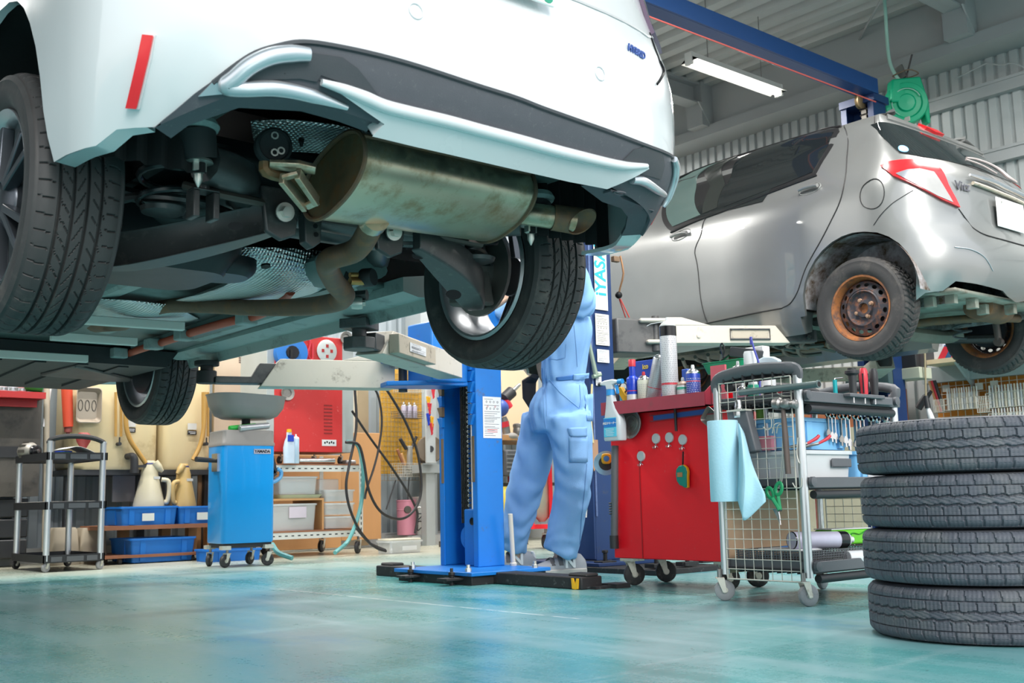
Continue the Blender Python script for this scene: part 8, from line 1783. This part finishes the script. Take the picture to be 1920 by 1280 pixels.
for i, (p0, p1, pt, pb_, mt, lb) in enumerate(((1733, 1752, 650, 676, M_gplast, 'grey box at the left of the carton shelf'), (1734, 1755, 622, 650, M_label, 'white carton standing on the grey box'), (1752, 1774, 678, 702, M_label, 'red and white striped box at the shelf edge'), (1757, 1770, 640, 680, pm('carton_striped', (.58, .56, .62), .5), 'tall lilac striped carton beside the tyre'), (1772, 1800, 672, 698, pm('carton_deep_blue', (.03, .12, .28), .5), 'dark blue and white carton right of the striped box'))):
    y0_, y1_ = R_(p0, 680, 8.2).y, R_(p1, 680, 8.2).y; h = abs(R_(p0, pt, 8.2).z-R_(p0, pb_, 8.2).z); base = sz+(.12 if i == 1 else .10 if i == 3 else 0)
    if i in (2, 4): base = sz
    o = MB().bb(8.2, 8.4, y0_, y1_, base, base+h).build('carton', mt, None, bevel=.003); 
    if i != 2: tag(o, lb, 'box')
    else:
        tag(o, lb, 'box'); m = MB()
        for k in (0, 1): yy = y0_-.03-.11*k; m.add([V((8.198, yy, base+.004)), V((8.198, yy-.06, base+.004)), V((8.198, yy-.12, base+h-.004)), V((8.198, yy-.06, base+h-.004))], [(0, 1, 2, 3)])
        m.build('stripes', M_rd, o)
# battery on a drawer near the far post
c = R_(1705, 672, 7.95); o = thing('car_battery', 'black car battery on the cream tray by the navy post', 'battery', tuple(c-V((0, 0, .08)))); MB().box(c, (.16, .2, .16)).build('case', M_kplast, o, bevel=.006); MB().box(c+V((-.02, -.0, .085)), (.10, .16, .02)).build('lid', pm('battery_purple', (.08, .06, .16), .4), o); MB().lathe([(.012, .08), (.012, .11)], c+V((-.04, .06, .01)), n=10).lathe([(.012, .08), (.012, .11)], c+V((-.04, -.06, .01)), n=10).build('terminal', M_chrome, o)
tag(MB().bb(7.86, 8.04, c.y-.13, c.y+.12, c.z-.17, c.z-.082).build('tray', pm('tray_greenish', (.46, .48, .38), .5), None, bevel=.006), 'greenish cream tray box under the car battery', 'tray')
for i, (px, mt, lb) in enumerate(((1722, M_yel, 'yellow bottle beside the car battery'), (1728, M_label, 'white bottle beside the yellow bottle'))): q = R_(px, 690, 8.05); can('bottle', lb, (8.05, q.y, c.z-.082), .03, .18, mt, 'bottle', top=mt)
tag(MB().tube([R_(1733, 630, 7.9), R_(1735, 700, 7.9), R_(1736, 745, 7.9)], .008, 8, sm=3).build('cable', pm('cable_tan', (.34, .28, .18), .5), None), 'thin tan cable hanging in front of the carton shelf', 'cable')
o = thing('inspection_lamp', 'black inspection lamp hanging over the pegboard', 'lamp', tuple(R_(1750, 800, 7.9))); MB().tube([R_(1736, 742, 7.9), R_(1740, 765, 7.9)], [.018, .022], 12).build('handle', M_kplast, o); MB().tube([R_(1740, 765, 7.9), R_(1743, 775, 7.9), R_(1748, 790, 7.9), R_(1752, 796, 7.9)], [.014, .022, .026, .02], 12).build('lamp_head', M_label, o); MB().tube([R_(1751, 795, 7.9), R_(1763, 801, 7.9)], [.02, .015], 10).build('hook', M_yel, o)
# rows of white marker tubes in wire trays
def wtray(lb, p, q, rows):
    a, b = R_(*p, x=8.36), R_(*q, x=8.36); y0_, y1_, zb, zt_ = a.y, b.y, min(a.z, b.z), max(a.z, b.z)
    o = thing('wire_tray', lb, 'wire tray', (8.39, (y0_+y1_)/2, zb), 0, 'wire trays on the orange pegboard'); m = MB(); n = 7
    for i in range(n+1): y = y0_+(y1_-y0_)*i/n; m.tube([(8.43, y, zt_), (8.43, y, zb), (8.34, y, zb), (8.34, y, zt_)], .0025, 4)
    for z in (zb, (zb+zt_)/2, zt_): m.tube([(8.43, y0_, z), (8.34, y0_, z), (8.34, y1_, z), (8.43, y1_, z)], .0025, 4)
    m.build('wires', M_wire, o, smooth=False); return y0_, y1_, zb
first = None; cnt = 0
M_mk = [pm('marker_white', (.72, .72, .70), .4), pm('marker_grey', (.50, .53, .55), .4), pm('marker_cream', (.66, .60, .48), .4)]
for lb, p, q, n, gl, hh in (('left wire tray of white tubes on the orange pegboard', (1772, 748), (1833, 765), 13, 'white paint tubes in the left wire tray', .17), ('right wire tray of white tubes on the orange pegboard', (1850, 738), (1960, 757), 18, 'white paint tubes in the upper right wire tray', .17), ('lower right wire tray of pale tubes above the tyres', (1856, 776), (1950, 798), 16, 'pale paint tubes in the lower right wire tray', .15)):
    y0_, y1_, zb = wtray(lb, p, q, 1)
    for i in range(n):
        y = y0_+(y1_-y0_)*(i+.5)/n; r = abs(y1_-y0_)/n*.46; key = (n, i % 3)
        m = MB().lathe([(r, 0), (r, hh*.72), (r*.7, hh*.78), (r*.7, hh), (r*.5, hh+.004)], (8.385, y, zb+.003), n=10); m.build('paint_tube', M_mk[i % 3], None, {'w': 'one of the white paint tubes packed in the '+('left' if n == 13 else 'upper right')+' wire tray', 'p': 'one of the pale paint tubes packed in the lower right wire tray'}[gl[0]], 'paint tube', gl)
y0_, y1_, zb = wtray('narrow wire cage between the two trays of white tubes', (1833, 744), (1858, 772), 1)
a = R_(1752, 752, 8.36); y0_, y1_, zb = wtray('small wire cage holding brushes at the left of the orange pegboard', (1752, 750), (1772, 772), 1)
for i, (dx, mt, lb) in enumerate(((.25, M_woodp, 'wooden handled brush in the small wire cage'), (.5, M_rd, 'red handle standing in the small wire cage'), (.75, M_kplast, 'black handle standing in the small wire cage'))): y = y0_+(y1_-y0_)*dx; tag(MB().tube([(8.39, y, zb), (8.38, y+.03, zb+.14), (8.36, y+.05, zb+.26)], .013, 8).build('hand_tool', mt, None), lb, 'tool')
tag(MB().tube([R_(1722, 765, 8.3), R_(1735, 745, 8.3), R_(1746, 733, 8.3)], [.03, .028, .015], 10).build('hand_tool', M_kplast, None), 'black grip leaning by the navy post in front of the pegboard', 'tool')
for i, (px, py) in enumerate(((1774, 728), (1836, 724), (1864, 720))): c = R_(px, py, 8.43); tag(MB().box(c, (.008, .06, .055)).build('tag_card', M_labcream, None), ('left', 'middle', 'right')[i]+'most pale clip card on the orange pegboard' if i != 1 else 'middle pale clip card on the orange pegboard', 'card')
tag(MB().bb(8.28, 8.5, 4.9, 5.9, 0, .95).build('cabinet', pm('cab_cream', (.60, .56, .42), .6, 0, .15, 6), None), 'pale cream cabinet seen between the trolley and the navy post', 'cabinet')
tag(MB().bb(8.3, 8.5, 4.9, 5.9, .95, 1.25).build('cabinet', pm('cab_rust', (.42, .14, .06), .6), None), 'rusty orange box unit glimpsed under the silver car', 'cabinet')
# green hose reel high on the wall by the far post
c = R_(1697, 196, 8.1); SM = Matrix.Translation(c) @ Matrix.Scale(.74, 4) @ Matrix.Translation(-c); rl = thing('hose_reel', 'green hose reel hanging high beside the navy post', 'hose reel', tuple(c-V((0, 0, .25)))); Mgr = pm('reel_green', (.0, .40, .20), .4, 0, .06)
ax = V((-.75, -.6, -.1)).normalized(); F = frame(ax)
MB(SM).lathe([(.10, -.10), (.225, -.09), (.235, -.05), (.235, .05), (.225, .09), (.17, .10), (.16, .08), (.10, .085), (.09, .11), (.0, .12)], c, tuple(ax), 36).build('drum_case', Mgr, rl, bevel=.004)
MB(SM).prism([(-.2, .0), (-.17, .26), (.16, .30), (.24, .0), (.24, -.24), (.20, -.24), (.16, .0)], 'y', -.09, .05, R=rotz(-.6).to_3x3(), o=c).build('shroud', Mgr, rl, bevel=.02)
MB(SM).tube([c+F @ V((.155*cos(t*pi/10+.4), .155*sin(t*pi/10+.4), .105)) for t in range(13)], .006, 6).build('coiled_hose', pm('hose_green_pale', (.30, .55, .45), .5), rl)
MB(SM).box(c+F @ V((-.02, -.19, .10)), (.012, .10, .05)).build('label_plate', M_labcream, rl); MB(SM).bar(c+V((0, 0, .30)), c+V((0, .05, .45)), .03, .10).build('hanger_bracket', M_steelt, rl)
MB(SM).tube([c+V((-.1, .05, .33)), c+V((-.05, -.1, .36)), c+V((.12, -.12, .35)), c+V((.16, .04, .36)), c+V((.0, .1, .35))], .007, 6, closed=True, sm=4).build('wire_coil', M_wear, rl)
tag(MB().tube([R_(1655, -40, 7.9), R_(1660, 20, 7.95), R_(1663, 70, 8.0), R_(1668, 115, 8.03), R_(1680, 142, 8.05), R_(1694, 157, 8.08)], .014, 10, sm=5).build('hose', pm('air_hose_green', (.40, .64, .55), .4), None), 'pale green air hose hanging from the roof to the reel', 'hose')
tag(MB().cyl(R_(1698, 150, 8.1), R_(1710, 102, 8.1), .007, n=6).build('rod', M_bk, None), 'thin black rod sticking up above the green reel', 'rod')
tag(MB().cyl(R_(1790, 148, 8.5), R_(1850, 118, 8.5), .006, n=6).tube([R_(1850, 118, 8.5), R_(1880, 122, 8.5), R_(1900, 118, 8.5), R_(1930, 132, 8.5)], .006, 6, sm=4).build('cable', M_steelg, None), 'thin grey cable looped along the right wall girt', 'cable')
# red rope under the beam
tag(MB().cyl(at(1150, 6, Y=4.40), at(1642, 191, Y=4.50), .0055, n=6).build('rope', pm('rope_red', (.62, .12, .10), .6), None), 'thin red rope stretched below the blue beam', 'rope')
# ---------------------------------------------------------------- fluorescent fittings
def fitting(lb, x, y, z, L=1.22, w=38):
    o = thing('ceiling_light', lb, 'lamp', (x, y, z), 0, 'fluorescent ceiling lights')
    MB().prism([(-.03, .0), (-.03, -.05), (-.085, -.075), (-.085, -.07), (-.035, -.04), (.035, -.04), (.085, -.07), (.085, -.075), (.03, -.05), (.03, 0)], 'x', -L/2, L/2, o=V((x, y, z+.05))).build('housing', pm('fitting_white', (.74, .73, .69), .5, 0, .03), o)
    for s in (-1, 1): MB().bb(x+s*L/2-.012, x+s*L/2+.012, y-.035, y+.035, z-.05, z+.05).build('end_cap', MATS['fitting_white'], o)
    MB().cyl((x-L/2+.015, y, z-.03), (x+L/2-.015, y, z-.03), .016, n=14).build('tube', pm('lit_tube', (1, .98, .94), .5, emit=9., var=0), o)
    for s in (-.3, .3): MB().cyl((x+s*L, y, z+.05), (x+s*L, y, 4.45), .004, n=5).build('hanger', M_steelt, o)
    l = bpy.data.lights.new('tube_light', 'AREA'); l.shape = 'RECTANGLE'; l.size = L*.95; l.size_y = .05; l.energy = w; l.color = (1, .97, .93); lo = bpy.data.objects.new('tube_light', l); COL.objects.link(lo); lo.location = (x, y, z-.062); 
    return o
pA, pB = at(1285, 113, Z=3.8), at(1467, 168, Z=3.8)
fitting('bright fluorescent light hanging under the roof by the blue beam', (pA.x+pB.x)/2, (pA.y+pB.y)/2, 3.8, (pB-pA).length)
for i, (x, y) in enumerate(((2.6, 6.9), (4.6, 7.9), (7.2, 7.6), (4.2, 3.2), (6.6, 2.2), (1.0, 7.4))): fitting(('added fluorescent fill light over the oil drainer', 'added fluorescent fill light over the slotted rack', 'added fluorescent fill light over the rear bench', 'added fluorescent fill light over the red tool cabinet', 'added fluorescent fill light over the van tyres', 'added fluorescent fill light over the dark cupboard')[i], x, y, 3.9, 1.22, 75)  # six unseen fittings added to brighten the interior
